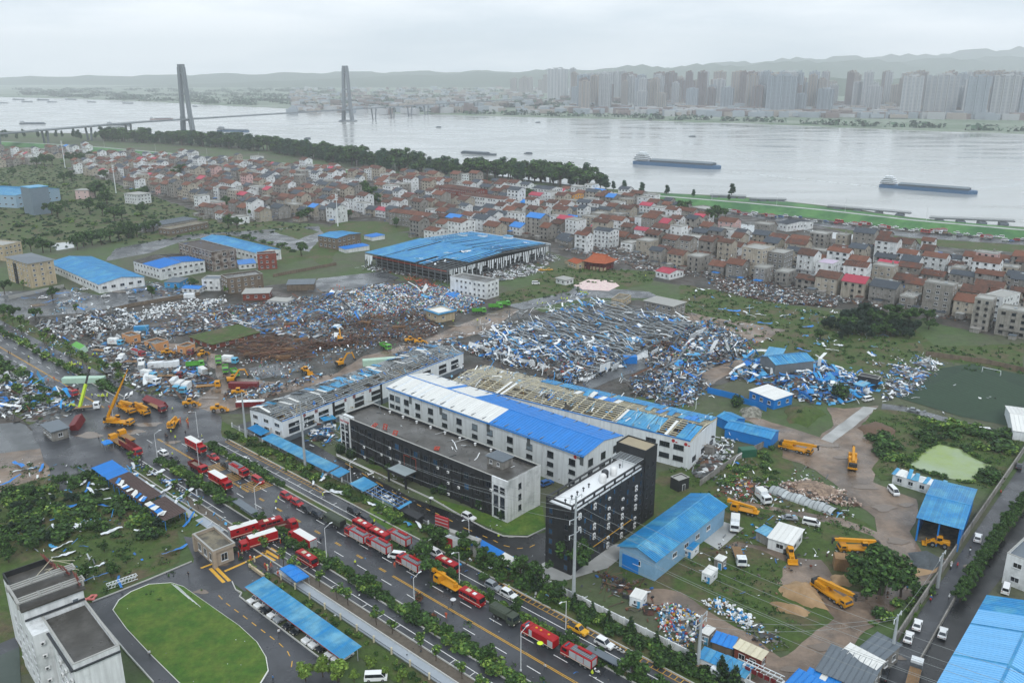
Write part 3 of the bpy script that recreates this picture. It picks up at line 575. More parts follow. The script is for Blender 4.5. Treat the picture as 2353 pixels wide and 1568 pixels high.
# -- dark dormitory tower
r,L,Wd=bld('dormitory_block','tall black dormitory block with white-topped roof and rows of air conditioners','apartment building',g(8,1580,405,19.4),g(8,2065,95,19.4),g(8,1415,330,19.4)+(g(8,2065,95,19.4)-g(8,1580,405,19.4)))
DH=18.4;wallbox(r,L,Wd,DH,M_black);parapet(r,L,Wd,DH,.5,.3,M_black,mat('white_membrane','#dfe3e6',.5,.04,.4,0),cap=False)
for nm,face,ln in(('rail_post','front',L),('rail_post','back',L)):
 for i in range(8):b=MB();b.box((0,0,.8),(.5,.35,1.6));ob(nm,cached('rp',lambda:b.mesh('rail_post',M_black)),r,on_face(L,Wd-.4,face,-L/2+.3+(L-.6)*i/7,DH))
b=MB();[b.box((0,sy*(Wd/2-.2),DH+1.7),(L,.5,.3)) for sy in(-1,1)];[b.box((sx*(L/2-.2),0,DH+1.7),(.5,Wd-.9,.3)) for sx in(-1,1)];ob('roof_ring_beam',b.mesh('roof_ring_beam',M_black),r)
for i in range(6):b=MB();b.box((0,0,0),((L-4)/6.4,.1,.5));ob('rail_panel',cached('rlp',lambda:b.mesh('rail_panel',M_panel)),r,(-L/2+1.6+(L-3.2)*(i+.5)/6,-Wd/2-.07,DH-.05))
nb=10
for j in range(6):
 z=1.9+j*2.95
 for i in range(nb):
  a=-L/2+2+(L-4)*i/(nb-1)
  ob('window',win_mesh(.9,1.6,M_dframe,random.choice([M_bglass,M_glass,M_hole,M_bglass]),0),r,(a+(.35 if i%2 else-.35),-Wd/2,z))
  if i%2==0 and random.random()<.8:acu(r,L,Wd,'front',a+1.0,z-.9);acu(r,L,Wd,'front',a+1.0,z+.15) if random.random()<.5 else None
 windows(r,L,Wd,'left',(-2.5,2.5),(z,),1.1,1.5,M_dframe,gms=[M_bglass,M_glass,M_hole])
b=MB();b.beam((-L/2+1,-Wd/2-.15,4.1),(L/2-6,-Wd/2-.15,4.1),.14);ob('gas_pipe',b.mesh('gas_pipe',M_yline),r)
for k,(a,yy) in enumerate(((-.42,0),(-.34,0),(-.26,.2),(-.18,.2),(-.1,.4),(.34,.5))):
 b=MB();b.lathe([(.16,0),(.16,.8),(.34,.85),(.34,1.1),(.05,1.3)],n=8);ob('roof_vent',cached('rv',lambda:b.mesh('roof_vent',M_dframe)),r,(L*a,yy,DH+.08))
for a,yy,hh,m in((.04,-.8,2.6,M_acu),(.13,.6,2.2,M_dframe),(.2,-.6,2.6,M_acu)):
 b=MB();b.lathe([(.95,0),(1.0,.1),(1.0,hh*.8),(.7,hh*.95),(.15,hh)],n=14);b.lathe([(1.03,hh*.4),(1.03,hh*.45)],n=14);ob('water_tank',b.mesh('water_tank',m,True),r,(L*a,yy,DH+.1))
b=MB()
for k in range(7):b.beam((L/2-5+.8*k,-Wd/2+.4,DH+2.2),(L/2-5+.8*k,Wd/2-.4,DH+2.2),.12)
for yy in(-Wd/2+.4,0,Wd/2-.4):b.beam((L/2-5.2,yy,DH+2.2),(L/2,yy,DH+2.2),.14);b.beam((L/2-5.0,yy,DH),(L/2-5.0,yy,DH+2.2),.14)
ob('roof_frame',b.mesh('roof_frame',M_lsteel),r)
b=MB();tw=6.4;b.box((L/2+tw/2-.02,.5,(DH+4.4)/2),(tw,Wd+1.4,DH+4.4));tr=ob('stair_tower',b.mesh('stair_tower',M_black),r)
b=MB();b.box((L/2+tw/2,.5,DH+4.44),(tw-.6,Wd+.8,.07));ob('stair_tower_roof',b.mesh('stair_tower_roof',mat('tan_screed','#9a8f78',.8,.12,.5,0)),tr)
b=MB();[b.box((L/2+tw/2,.5+sy*(Wd/2+.6),DH+4.6),(tw,.22,.4)) for sy in(-1,1)];[b.box((L/2+tw/2+sx*(tw/2-.12),.5,DH+4.6),(.22,Wd+.95,.4)) for sx in(-1,1)];ob('stair_tower_parapet',b.mesh('stair_tower_parapet',M_black),tr)
for j in range(6):
 for a in(1.6,4.4):ob('window',win_mesh(.9,1.2,M_dframe,M_hole,0),tr,(L/2+a,-Wd/2-.22,2.2+j*3.1))
 ob('window',win_mesh(1.0,1.4,M_dframe,M_glass,0),tr,(L/2+tw,-1.5,2.6+j*3.1),FACE['right'])
r,L,Wd=bld('dark_lodge','low dark grey flat-roofed hut beside the black dormitory','hut',g(9,40,215,4),g(9,110,190,4),g(9,60,160,4));wallbox(r,L,Wd,3.6,M_black);parapet(r,L,Wd,3.6,.4,.2,M_black,M_cap);door(r,L,Wd,'front',0,1,2.1,M_dframe)
# -- stripped workshop behind the factory hall: bare rafters, purlins, scraps of blue sheeting
def bare_roof(r,L,Wd,h,rise,nr,np_,mr,mp,sag=0.0,gone=.1,name='roof_frame'):
 """rafters (one part each) and purlins (one part each) of a roof that has lost its sheets"""
 z=lambda y,x=0:h+rise*(1-abs(y)/(Wd/2))-sag*(0.5+.5*math.sin(x*.25+y*.4))
 for i in range(nr+1):
  x=-L/2+L*i/nr;b=MB();b.beam((0,-Wd/2,z(-Wd/2,x)),(0,0,z(0,x)),.25,.4);b.beam((0,0,z(0,x)),(0,Wd/2,z(Wd/2,x)),.25,.4);ob('rafter',b.mesh('rafter',mr),r,(x,0,0))
 for j in range(np_+1):
  y=-Wd/2+Wd*j/np_;b=MB()
  for i in range(nr):
   if random.random()<gone*.6:
    if b.v:ob('purlin',b.mesh('purlin',mp),r,(0,y,0));b=MB()
    continue
   xa,xb=-L/2+L*i/nr,-L/2+L*(i+1)/nr;b.beam((xa,0,z(y,xa)+.3+random.uniform(-.15,.1)*(gone>.1)),(xb,0,z(y,xb)+.3),.2,.22)
  if b.v:ob('purlin',b.mesh('purlin',mp),r,(0,y,0))
def shell(r,L,Wd,h,m,th=.3,faces=('front','right','back','left')):
 for f in faces:
  b=MB();ln=L if f in('front','back') else Wd-2*th-.01
  b.box((0,th/2,h/2),(ln,th,h));ob('wall',b.mesh('wall',m),r,on_face(L,Wd,f,0,0),FACE[f])
M_ivory=mat('cream_purlin','#c3bda6',.6,.15,1,.15);M_floor=mat('shop_floor','#57544c',.7,.35,.4,0,.4,2,col2='#7b7462',c2=.5,c2s=.3)
r,L,Wd=bld('stripped_workshop','long workshop behind the blue-roofed hall, roof stripped to cream purlins','factory',g(5,760,882,11),g(5,2374,1275,11),g(5,2599,1135,11))
SHh=10.2;shell(r,L,Wd,SHh,M_panel);bare_roof(r,L,Wd,SHh,1.4,24,16,M_ivory,M_ivory,.1,.12)
b=MB();b.box((0,0,4.5),(L-1,Wd-1,.2));ob('upper_floor',b.mesh('upper_floor',M_floor),r)
x,y=L/2,Wd/2;n=96
panels(r,(x,y+.3,SHh),(-x,y+.3,SHh),(x,y*.55,SHh+.63),n,lambda i:None if i>66 or random.random()<.05 else M_blue,.45,.02)
panels(r,(-x,-y-.3,SHh),(x,-y-.3,SHh),(-x,-y*.12,SHh+1.2),n,lambda i:(M_blue3 if 68<i<84 else(M_blue if i>90 else None)) if random.random()>.06 else M_wsheet,.45,.03)
panels(r,(-x,y*.1,SHh+1.2),(x,y*.1,SHh+1.2),(-x,y*.5,SHh+.7),48,lambda i:random.choice([M_blue,M_blue2,None,None,M_wsheet,None]) if i>22 else(M_wsheet if random.random()<.07 else None),.55,.25)
b=MB();b.box((0,-Wd/2-.2,SHh+.2),(L,.12,.35));ob('gutter',b.mesh('gutter',M_blue2),r)
windows(r,L,Wd,'front',spread(7,L*.22)[3:] if False else[L/2-4,L/2-9,L/2-14],(SHh-3,SHh-7),3.6,1.7,M_dframe,mull=4)
windows(r,L,Wd,'right',spread(3,Wd),(SHh-7.4,),3,1.6,M_dframe,mull=3)
for k,(a,z) in enumerate(((L/2-6,SHh-1.2),(L/2-1.6,SHh-1.4))):b=MB();b.cyl((0,0,0),(0,-.07,0),.6,n=14);b.box((1.1,-.04,-.3),(.7,.07,.4));ob('wall_emblem',b.mesh('wall_emblem',MATS['sign_red']),r,(a,-Wd/2,z))
b=MB();b.box((0,0,2),(3,2.2,4));ob('wrecked_lean_to',b.mesh('wrecked_lean_to',M_grey),r,(L/2+1.7,2,0))
# -- white workshop facing the road, roof of bare rafters
r,L,Wd=bld('roadside_workshop','white workshop by the junction with bare grey rafters and slogan wall','factory',g(4,1890,1152,8.6),g(5,850,694,8.6),g(4,1690,1064,8.6)+(g(5,850,694,8.6)-g(4,1890,1152,8.6)))
WH=8.4;shell(r,L,Wd,WH,M_panel);bare_roof(r,L,Wd,WH,1.0,26,14,M_steel,M_lsteel,.15,.15)
b=MB();b.box((0,0,3.6),(L-1,Wd-1,.2));ob('upper_floor',b.mesh('upper_floor',M_floor),r)
x,y=L/2,Wd/2
panels(r,(-x,-y*.2,WH+.8),(x,-y*.2,WH+.8),(-x,y*.5,WH+.5),90,lambda i:(M_blue3 if 20<i<52 else None) if random.random()>.25 else(M_wsheet if i%3==0 else None),.5,.12)
panels(r,(x,y,WH),(-x,y,WH),(x,y*.4,WH+.6),60,lambda i:random.choice([M_blue,M_wsheet,None,None,M_gsheet]),.5,.3)
b=MB();b.box((0,-Wd/2-.1,WH+.1),(L,.2,.25));ob('gutter',b.mesh('gutter',M_blue2),r)
wx=[-L/2+L*k for k in(.05,.12,.19,.27,.37,.46,.56,.66,.76,.86,.94)]
windows(r,L,Wd,'front',wx,(WH-2.4,),4.6,1.2,M_dframe,mull=4,gms=[M_glass,M_hole]);windows(r,L,Wd,'front',wx,(WH-4.6,),4.6,1.6,M_dframe,mull=4,gms=[M_glass,M_hole])
windows(r,L,Wd,'left',spread(3,Wd),(WH-2.2,WH-5.2),2.8,1.5,M_frame,mull=2)
b=MB();b.box((0,-.05,1.0),(L,.14,2.0));ob('plinth',b.mesh('plinth',M_gsheet),r,(0,-Wd/2,0))
for txt,k in(('全',.30),('国',.345),('一',.39),('流',.43),('争',.10),('创',.155)):glyphs(r,txt,1.5,(-L/2+L*k,-Wd/2-.1,WH-1.45),0,mat('slogan_dark_red','#7a2430',.6,.1,1,0))
for k in(.24,.49):b=MB();b.box((0,0,0),(1.0,.16,WH));ob('open_bay',b.mesh('open_bay',M_hole),r,(-L/2+L*k,-Wd/2-.05,WH/2))
for k in(.2,.62):b=MB();b.box((0,-1.3,0),(6,2.6,.15));o=ob('blue_awning',b.mesh('blue_awning',M_blue),r,(-L/2+L*k,-Wd/2,4));o.rotation_euler=(.3,.15,0)
# -- other buildings of the industrial quarter
def autowin(r,L,Wd,rz,h,storeys,w=1.5,wh=1.4,pitch=3.6,fm=None,gms=None,skip=.08,mull=1,faces=('front','right','left','back'),z0=0.0):
 for f in faces:
  if not facing(rz,f):continue
  ln=L if f in('front','back') else Wd;n=max(1,int(ln/pitch));sh=(h-z0)/storeys
  windows(r,L,Wd,f,spread(n,ln,.5),[z0+sh*(k+.55) for k in range(storeys)],min(w,ln/n*.8),wh,fm,None,mull,skip,gms=gms or[M_glass,M_glass,M_hole])
def block(name,label,cat,A,B,C,h,wall,storeys=2,roof='flat',rm=None,rise=1.2,npan=None,win=True,pitch=3.6,w=1.5,wh=1.4,group=None,fm=None,rf=None,jit=0.0,par=.6,over=.4,skip=.08):
 r,L,Wd=bld(name,label,cat,A,B,C,group);rz=r.rotation_euler.z
 if roof=='flat':wallbox(r,L,Wd,h,wall);parapet(r,L,Wd,h,par,.25,wall,rm or M_roofdk)
 elif roof=='slab':
  wallbox(r,L,Wd,h,wall);b=MB();b.box((0,0,h+.15),(L+1.2,Wd+1.2,.3));ob('roof_slab',b.mesh('roof_slab',rm or M_cap),r)
 elif roof=='gable':
  gable_walls(r,L,Wd,h,rise,wall);n=npan or max(6,int(L/1.1));gable_panels(r,L,Wd,h,rise,n,rf or(lambda i:rm),None,over,jit)
 elif roof=='mono':
  wallbox(r,L,Wd,h,wall);n=npan or max(4,int(L/1.1));panels(r,(-L/2-over,-Wd/2-over,h+.06),(L/2+over,-Wd/2-over,h+.06),(-L/2-over,Wd/2+over,h+.06+rise),n,rf or(lambda i:rm),.02,jit)
  b=MB();x,y=L/2-.02,Wd/2-.02;b.add([(-x,-y,h),(x,-y,h),(x,y,h),(-x,y,h),(x,y,h+rise),(-x,y,h+rise)],[(2,3,5,4),(1,2,4),(3,0,5),(0,1,4,5)]);ob('roof_wedge',b.mesh('roof_wedge',wall),r)
 if win:autowin(r,L,Wd,rz,h,storeys,w,wh,pitch,fm,skip=skip)
 return r,L,Wd
def some(ms,p=.1):return lambda i:None if random.random()<p else random.choice(ms)
r,L,Wd=bld('steel_hall','huge steel-framed hall with torn blue roof and walls stripped to girders','factory',g(2,190,1402,9.5),g(2,740,1512,9.5),g(2,1440,1347,9.5))
h=9.0;n=14
for i in range(n+1):
 for sy in(-1,1):b=MB();b.box((0,0,h/2),(.5,.5,h));ob('column',cached('hcol',lambda:b.mesh('column',M_steel)),r,(-L/2+L*i/n,sy*(Wd/2-.3),0))
for j in range(1,19):
 for sx in(-1,1):ob('column',CACHE['hcol'],r,(sx*(L/2-.3),-Wd/2+Wd*j/19,0))
for k,z in enumerate((2.2,4.4,6.4,8.3)):
 for f,ln in(('front',L),('right',Wd),('left',Wd)):b=MB();b.beam((-ln/2,0,0),(ln/2,0,0),.25);ob('girt',b.mesh('girt',M_rust if(k==3 and f=='front') else M_steel),r,on_face(L,Wd,f,0,z),FACE[f])
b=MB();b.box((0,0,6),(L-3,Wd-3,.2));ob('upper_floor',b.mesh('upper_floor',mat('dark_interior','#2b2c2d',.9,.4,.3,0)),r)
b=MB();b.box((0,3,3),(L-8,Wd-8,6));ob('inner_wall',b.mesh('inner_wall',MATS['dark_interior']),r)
for i in range(52):b=MB();hh=random.uniform(2,8.5);b.box((0,0,-hh/2),(.9,.08,hh));o=ob('hanging_wall_panel',b.mesh('hanging_wall_panel',M_panel),r,(L/2+.35,-Wd/2+2+(Wd-4)*(i+random.random()*.8)/52,9.0));o.rotation_euler=(random.uniform(-.1,.1),random.uniform(-.08,.2),math.pi/2)
for i in range(8):b=MB();hh=random.uniform(3,8.5);b.box((0,0,-hh/2),(.9,.08,hh));o=ob('hanging_wall_panel',b.mesh('hanging_wall_panel',M_panel),r,(-L/2+1+i*.95,-Wd/2-.35,9.0));o.rotation_euler=(random.uniform(-.15,.1),random.uniform(-.1,.1),0)
bare_roof(r,L,Wd,h+.3,2.2,18,26,M_steel,M_steel,.0,.04)
x,y=L/2,Wd/2;ntot=64
for q,(ya,yb) in enumerate(((-1,-.62),(-.62,0))):
 za,zb=h+1.0+2.2*(1-abs(ya)),h+1.0+2.2*(1-abs(yb))
 panels(r,(-x,ya*y,za),(x,ya*y,za),(-x,yb*y,zb),ntot,(lambda i:None if random.random()<(.04 if q==1 or i<40 else .7) or(q==0 and i>46) or(q==1 and i>56 and random.random()<.6) else M_blue),.0,.005)
panels(r,(x,y,h+1.0),(-x,y,h+1.0),(x,0,h+3.2),ntot,lambda i:None if random.random()<(.55 if i<6 else .04) else M_blue,.0,.012)
for dx,dy in((-.36,.62),(-.2,.78),(.04,.92)):
 b=MB();b.box((0,0,1),(6,4,2));o=ob('roof_plant',b.mesh('roof_plant',M_panel),r,(dx*L,dy*Wd/2,h+1.2));b=MB();b.box((0,0,2.1),(6.8,4.8,.15));ob('plant_cover',b.mesh('plant_cover',M_blue),o)
b=MB();b.box((0,y+.2,h+.6),(L,.3,1.6));ob('back_parapet',b.mesh('back_parapet',M_panel),r)
block('white_dormitory','white three-storey dormitory at the corner of the steel hall','apartment building',g(5,760,188,9.6),g(5,1005,232,9.6),g(5,1090,207,9.6),9.4,M_white,3,pitch=3.2,w=1.5)
block('long_blue_hall','long low white hall with wide blue roof beside the car park','factory',g(4,325,88,6),g(4,660,234,6),g(4,952,180,6),5.6,M_white,1,'gable',M_blue,2.2,npan=60,pitch=5,w=2.6,wh=1.7,over=.6)
r,L,Wd=block('beige_apartment_block','beige five-storey apartment block with hipped grey roof and dark stairwell','apartment building',g(4,35,52,15.5),g(4,185,97,15.5),g(4,330,62,15.5),15,M_beige,5,'slab',M_cap,pitch=4.4,w=1.3)
b=MB();b.add([(-L/2-.6,-Wd/2-.6,15.31),(L/2+.6,-Wd/2-.6,15.31),(L/2+.6,Wd/2+.6,15.31),(-L/2-.6,Wd/2+.6,15.31),(0,-.5,16.2),(0,.5,16.2)],[(0,1,4),(1,2,5,4),(2,3,5),(3,0,4,5)]);ob('hip_roof',b.mesh('hip_roof',M_gsheet),r)
b=MB();b.box((-L*.12,-Wd/2-.02,6.5),(4.5,.4,13));ob('dark_stairwell',b.mesh('dark_stairwell',M_hole),r)
block('beige_apartment_block','beige apartment block cut by the left picture edge','apartment building',g(1,-150,1335,11),g(1,20,1350,11),g(1,108,1322,11),10.5,M_beige,3,'flat',M_cap,pitch=3.4)
r,L,Wd=block('damaged_factory','white two-storey factory with blue and dark patched roof','factory',g(1,892,1450,8),g(1,1068,1500,8),g(1,1380,1450,8),7.6,M_white,2,'gable',M_blue2,1.6,npan=40,rf=lambda i:M_blue2 if i>14 else MATS['bitumen_roof'],pitch=3.8,w=2.0)
r,L,Wd=block('wrecked_brown_factory','tall wrecked workshop with torn brown walls behind the patched blue factory','factory',g(1,1195,1332,13.5),g(1,1420,1392,13.5),g(1,1545,1358,13.5),12.6,mat('torn_cladding','#8d8680',.8,.3,.5,.05,col2='#4c3b33',c2=.5,c2s=.35),3,'flat',mat('torn_roof','#4a4441',.8,.4,.5,0,col2='#3f77b4',c2=.66,c2s=.2),pitch=4.5,w=2.4,wh=2)
block('long_blue_hall','white hall with long clean blue roof behind the wrecked brown workshop','factory',g(1,1345,1302,7.5),g(1,1722,1398,7.5),g(1,1840,1362,7.5),7,M_white,1,'gable',M_blue,1.8,npan=50,pitch=5,w=2.6,wh=1.6)
block('brick_block','dark red brick three-storey block standing alone','apartment building',g(4,1722,38,10.5),g(4,1850,30,10.5),g(4,1902,12,10.5),10,M_brick,3,'flat',M_roofdk,pitch=3.6)
block('blue_shed','small bright blue roofed shed left of the brick block','shed',g(4,1600,105,3.5),g(4,1715,95,3.5),g(4,1700,70,3.5),3.3,M_white,1,'mono',M_blue2,.5)
block('white_villa','white two-storey house with dark flat roof beside the brown block','house',g(4,1350,205,7),g(4,1470,205,7),g(4,1515,180,7),6.6,M_white,2,'flat',M_gsheet,pitch=3.2)
block('brown_block','brown three-storey block with long flat roof amid wreckage','apartment building',g(4,1522,200,9.5),g(4,1760,168,9.5),g(4,1740,140,9.5),9,M_brown,3,'flat',M_roofdk,pitch=3.6)
block('porch_house','low brick house under a wide pale concrete slab roof','house',g(4,1625,300,4.2),g(4,1800,295,4.2),g(4,1845,262,4.2),4,M_brick,1,'slab',M_cap,pitch=4)
block('open_shed','grey sheet-roofed open shed in the rubble','shed',g(4,1920,240,4),g(4,2100,235,4),g(4,2165,205,4),3.8,M_brown,1,'mono',M_gsheet,.6,win=False)
block('kiosk','white kiosk with pale flat roof beside a puddle','kiosk',g(4,1800,345,3.2),g(4,1920,355,3.2),g(4,1972,335,3.2),3,M_white,1,'slab',M_cap,pitch=2.5)
block('blue_shed','small blue roofed hut at the car park corner','shed',g(4,1218,262,3),g(4,1330,268,3),g(4,1340,245,3),2.8,M_white,1,'gable',M_blue2,.8)
block('blue_shed','dark roofed hut with blue walls by the car park','shed',g(4,1100,222,3.6),g(4,1200,225,3.6),g(4,1215,195,3.6),3.4,M_blue,1,'mono',M_gsheet,.4)
block('brown_warehouse','brown block with bright blue roof beside the steel hall','warehouse',g(1,2130,1282,9),g(2,0,1300,9),g(2,180,1268,9),8.6,M_brown,2,'gable',M_blue,1.2,pitch=4.5,w=2,wh=1.8)
block('blue_lean_to','low blue lean-to in front of the brown warehouse','shed',g(2,15,1360,3),g(2,60,1375,3),g(2,172,1338,3),2.8,M_white,1,'mono',M_blue2,.5,win=False)
block('blue_shed','blue tarpaulin shed right of the brown warehouse','shed',g(2,185,1282,3),g(2,240,1295,3),g(2,305,1278,3),2.8,M_white,1,'mono',M_blue2,.5,win=False)
block('grey_blue_factory','large pale blue factory cut by the left picture edge','factory',g(1,-300,990,13),g(1,100,1010,13),g(1,445,965,13),12,mat('pale_blue_cladding','#8fa9bd',.5,.06,.3,.03),2,'gable',M_blue3,2.5,npan=60,pitch=8,w=3)
r,L,Wd=bld('batching_plant','tall grey leaning silo tower of a concrete plant','silo tower',g(1,135,955,25),g(1,200,965,25),g(1,270,945,25));wallbox(r,L,Wd,24.5,mat('grey_cladding','#6d7d8a',.5,.1,.3,0));b=MB();b.box((0,0,24.8),(L+.6,Wd+.6,.6));ob('roof',b.mesh('roof',M_blue3),r);b=MB();[b.lathe([(1.6,0),(1.6,16),(.4,18)],(-L/2-2,-3+4*k,0),10) for k in range(2)];ob('silo',b.mesh('silo',M_lsteel),r)['kind']='stuff'
block('pink_villa','pale pink house with wide grey roof in the meadow','house',g(1,500,975,10),g(1,590,975,10),g(1,655,965,10),9,mat('pink_wall','#c9b0ae',.8,.06,.3,0),2,'slab',M_cap,pitch=5)
block('white_office','white three-storey building with flat grey roof by the meadow','office building',g(1,830,1000,10),g(1,915,1010,10),g(1,940,990,10),9.5,M_white,3,'slab',M_cap,pitch=3.6)
block('long_shed','long low grey shed beyond the flooded yard','shed',g(1,870,1215,4.5),g(1,960,1230,4.5),g(1,1170,1150,4.5),4,M_grey,1,'mono',M_gsheet,.6)
block('ruined_barn','roofless brown brick barn beside the meadow trees','barn',g(1,1060,1235,5),g(1,1140,1245,5),g(1,1290,1185,5),4.8,M_brown,1,'flat',M_floor,pitch=4,w=2)
r,L,Wd=block('gate_house','small tan gate house with blue-edged flat roof by the mud road','gatehouse',g(5,600,405,5),g(5,685,435,5),g(5,770,405,5),4.6,M_beige,1,'flat',M_wsheet,pitch=4)
b=MB();[b.box((0,sy*(Wd/2+.5),4.9),(L+2,1,.5)) for sy in(-1,1)];[b.box((sx*(L/2+.5),0,4.9),(1,Wd,.5)) for sx in(-1,1)];ob('blue_eave',b.mesh('blue_eave',M_blue),r)
block('ruined_hut','roofless tan brick hut behind the collapsed hall','hut',g(5,1842,335,4),g(5,1925,345,4),g(5,2000,315,4),3.8,M_beige,1,'flat',M_floor,pitch=4)
block('concrete_house','grey flat-roofed two-storey house behind the collapsed hall','house',g(5,2062,345,6.5),g(5,2255,385,6.5),g(5,2312,350,6.5),6.2,M_grey,2,'slab',M_cap,pitch=3.6)
block('pump_house','small white flat-roofed pump house on the green','hut',g(5,1470,195,3.4),g(5,1535,210,3.4),g(5,1575,195,3.4),3.2,M_white,1,'slab',M_cap,pitch=3)
r,L,Wd=bld('collapsed_hall','collapsed hall reduced to a sagging field of grey purlins','factory',g(5,880,590,5),g(5,1640,850,3),g(5,2330,470,5))
nr_,npn=16,40
def cz(x,y):
 k=(y/Wd+.5);e=max(0,math.sin((x/L+.5)*math.pi));return 1.0+4.6*min(1,k*1.7)-1.2*e*(1-k)+.5*math.sin(x*.2)*math.sin(y*.17)
for j in range(npn+1):
 y=-Wd/2+Wd*j/npn;b=MB();pts=[(-L/2+L*i/nr_,random.uniform(-.9,.9),max(.5,cz(-L/2+L*i/nr_,y)+random.uniform(-.9,.6))) for i in range(nr_+1)]
 a0=random.choice([0,0,0,1,3]);a1=nr_-random.choice([0,0,1,2])
 for i in range(a0,a1):b.beam(pts[i],pts[i+1],.34,.3)
 ob('purlin',b.mesh('purlin',random.choice([M_lsteel,M_lsteel,M_steel])),r,(0,y,0))
for i in range(0,nr_+1):
 x=-L/2+L*i/nr_;b=MB()
 for j in range(10):ya,yb=-Wd/2+Wd*j/10,-Wd/2+Wd*(j+1)/10;b.beam((x,ya,cz(x,ya)-.35),(x,yb,cz(x,yb)-.35),.3,.5)
 ob('rafter',b.mesh('rafter',M_steel),r)
for j in range(9):
 for sx in(-1,1):y=-Wd/2+Wd*(j+.3)/9;b=MB();zt=cz(sx*L/2,y)+.3;b.box((0,0,zt/2),(.4,.4,zt));ob('column',b.mesh('column',M_steel),r,(sx*(L/2-.3),y,0))
for j in(0,1,2,4,5,8,9):b=MB();hh=random.uniform(1.2,4);b.box((0,0,hh/2),(Wd/random.uniform(11,20),.2,hh));o=ob('wall',b.mesh('wall',M_panel),r,(L/2+.2,-Wd/2+Wd*(j+random.uniform(.3,.7))/10,random.choice([0,0,1.5])));o.rotation_euler=(random.uniform(-.35,.35),0,math.pi/2+random.uniform(-.15,.15))
for j in range(7):b=MB();b.box((0,0,1.4),(L/9,.2,2.8));o=ob('wall',b.mesh('wall',M_white),r,(-L/2+L*(j+.5)/8,-Wd/2-.3,0));o.rotation_euler=(random.uniform(-.5,.2),0,random.uniform(-.2,.2))
COLL=(r.location.copy(),r.rotation_euler.z,L,Wd)
r,L,Wd=bld('temple','red temple hall with curved orange hip roof','temple',g(2,1672,1452,5.5),g(2,1795,1468,5.5),g(2,1832,1440,5.5));h=5.2;b=MB();b.box((0,0,h/2),(L,Wd,h));ob('wall',b.mesh('wall',mat('temple_red','#5e2426',.8,.12,.5,0)),r)
for i in range(6):b=MB();b.cyl((0,0,0),(0,0,h),.3,n=8);ob('column',b.mesh('column',MATS['temple_red']),r,(-L/2+L*i/5,-Wd/2-1.4,0))
b=MB();ex,ey=L/2+2.2,Wd/2+2.4
rings=[(ex,ey,h-.1),(ex*.86,ey*.8,h+.7),(ex*.7,ey*.5,h+1.9),(ex*.55,.25,h+4.2)]
vs=[];
for a,c,z in rings:vs+=[(-a,-c,z+(.5 if z<h else 0)),(0,-c,z),(a,-c,z+(.5 if z<h else 0)),(a,0,z),(a,c,z+(.5 if z<h else 0)),(0,c,z),(-a,c,z+(.5 if z<h else 0)),(-a,0,z)]
b.add(vs,[(k*8+i,k*8+(i+1)%8,k*8+8+(i+1)%8,k*8+8+i) for k in range(3) for i in range(8)]+[tuple(range(24,32)),tuple(range(7,-1,-1))]);ob('roof',b.mesh('roof',M_otile),r)
b=MB();b.beam((-ex*.56,0,h+4.4),(ex*.56,0,h+4.4),.4,.5);[b.beam((sx*ex*.56,0,h+4.3),(sx*ex*.66,0,h+5.1),.3) for sx in(-1,1)];ob('ridge',b.mesh('ridge',M_otile),r);autowin(r,L,Wd,r.rotation_euler.z,4.6,1,1.3,2,3.2,M_rust)
block('temple_side_hall','small orange-roofed hall left of the red temple','hall',g(2,1550,1450,4),g(2,1610,1472,4),g(2,1660,1450,4),3.8,M_beige,1,'gable',M_otile,1.4,npan=8)
block('blue_hip_shed','wrecked shed with pale blue roof still standing above the blue wreckage','shed',g(6,690,770,6.5),g(6,945,742,6.5),g(6,820,690,6.5),6,M_steel,1,'gable',M_blue3,1.6,win=False,rf=some([M_blue3,M_blue],.06),jit=.03)
block('blue_hip_shed','pale blue roof slope left of the standing wrecked shed','shed',g(6,600,735,5),g(6,705,750,5),g(6,800,690,5),4.6,M_steel,1,'mono',M_blue3,1.2,win=False)
block('white_roof_shed','shed with clean white flat roof and blue walls among blue wreckage','shed',g(6,515,945,4.2),g(6,680,1010,4.2),g(6,785,968,4.2),4,M_blue2,1,'mono',M_wsheet,.3)
block('blue_cabin','little blue cabin with blue roof beside the football field','cabin',g(6,1222,905,3.2),g(6,1270,918,3.2),g(6,1312,898,3.2),3,M_blue2,1,'slab',M_blue3,pitch=2)
block('black_container_house','black windowless block by the football field corner','container',g(6,1240,845,4.6),g(6,1375,872,4.6),g(6,1380,850,4.6),4.4,M_black,1,'flat',M_black,win=False,par=.1)
block('long_blue_shed','long plain bright blue shed below the stripped workshop','shed',g(6,350,1195,4),g(6,655,1268,4),g(6,715,1215,4),3.8,M_blue2,1,'gable',M_blue,1.1,win=False)
block('blue_shed','blue shed with collapsed brown side behind the long blue shed','shed',g(6,300,1118,4),g(6,390,1160,4),g(6,450,1120,4),3.8,M_blue2,1,'gable',M_blue,1,win=False)
r,L,Wd=block('blue_works_shed','long blue-roofed works shed beside the black dormitory','shed',g(9,-114,738,6.6),g(9,350,375,6.6),g(9,125,295,6.6),6.2,mat('blue_white_cladding','#7aa2c0',.5,.16,.8,0),1,'gable',M_blue,1.8,npan=58,pitch=6,w=2.2,rf=lambda i:M_blue if not(3<i<8) else M_blue3,over=.7)
b=MB();b.box((0,-.06,2.2),(5,.12,4.2));ob('blue_gate',b.mesh('blue_gate',M_blue2),r,on_face(L,Wd,'left',-2,0),FACE['left'])
r,L,Wd=bld('open_blue_shed','open-fronted blue shed by the boundary wall with a loader in front','shed',g(9,1645,455,7.5),g(9,1935,530,7.5),g(9,2095,282,7.5));h=7.2
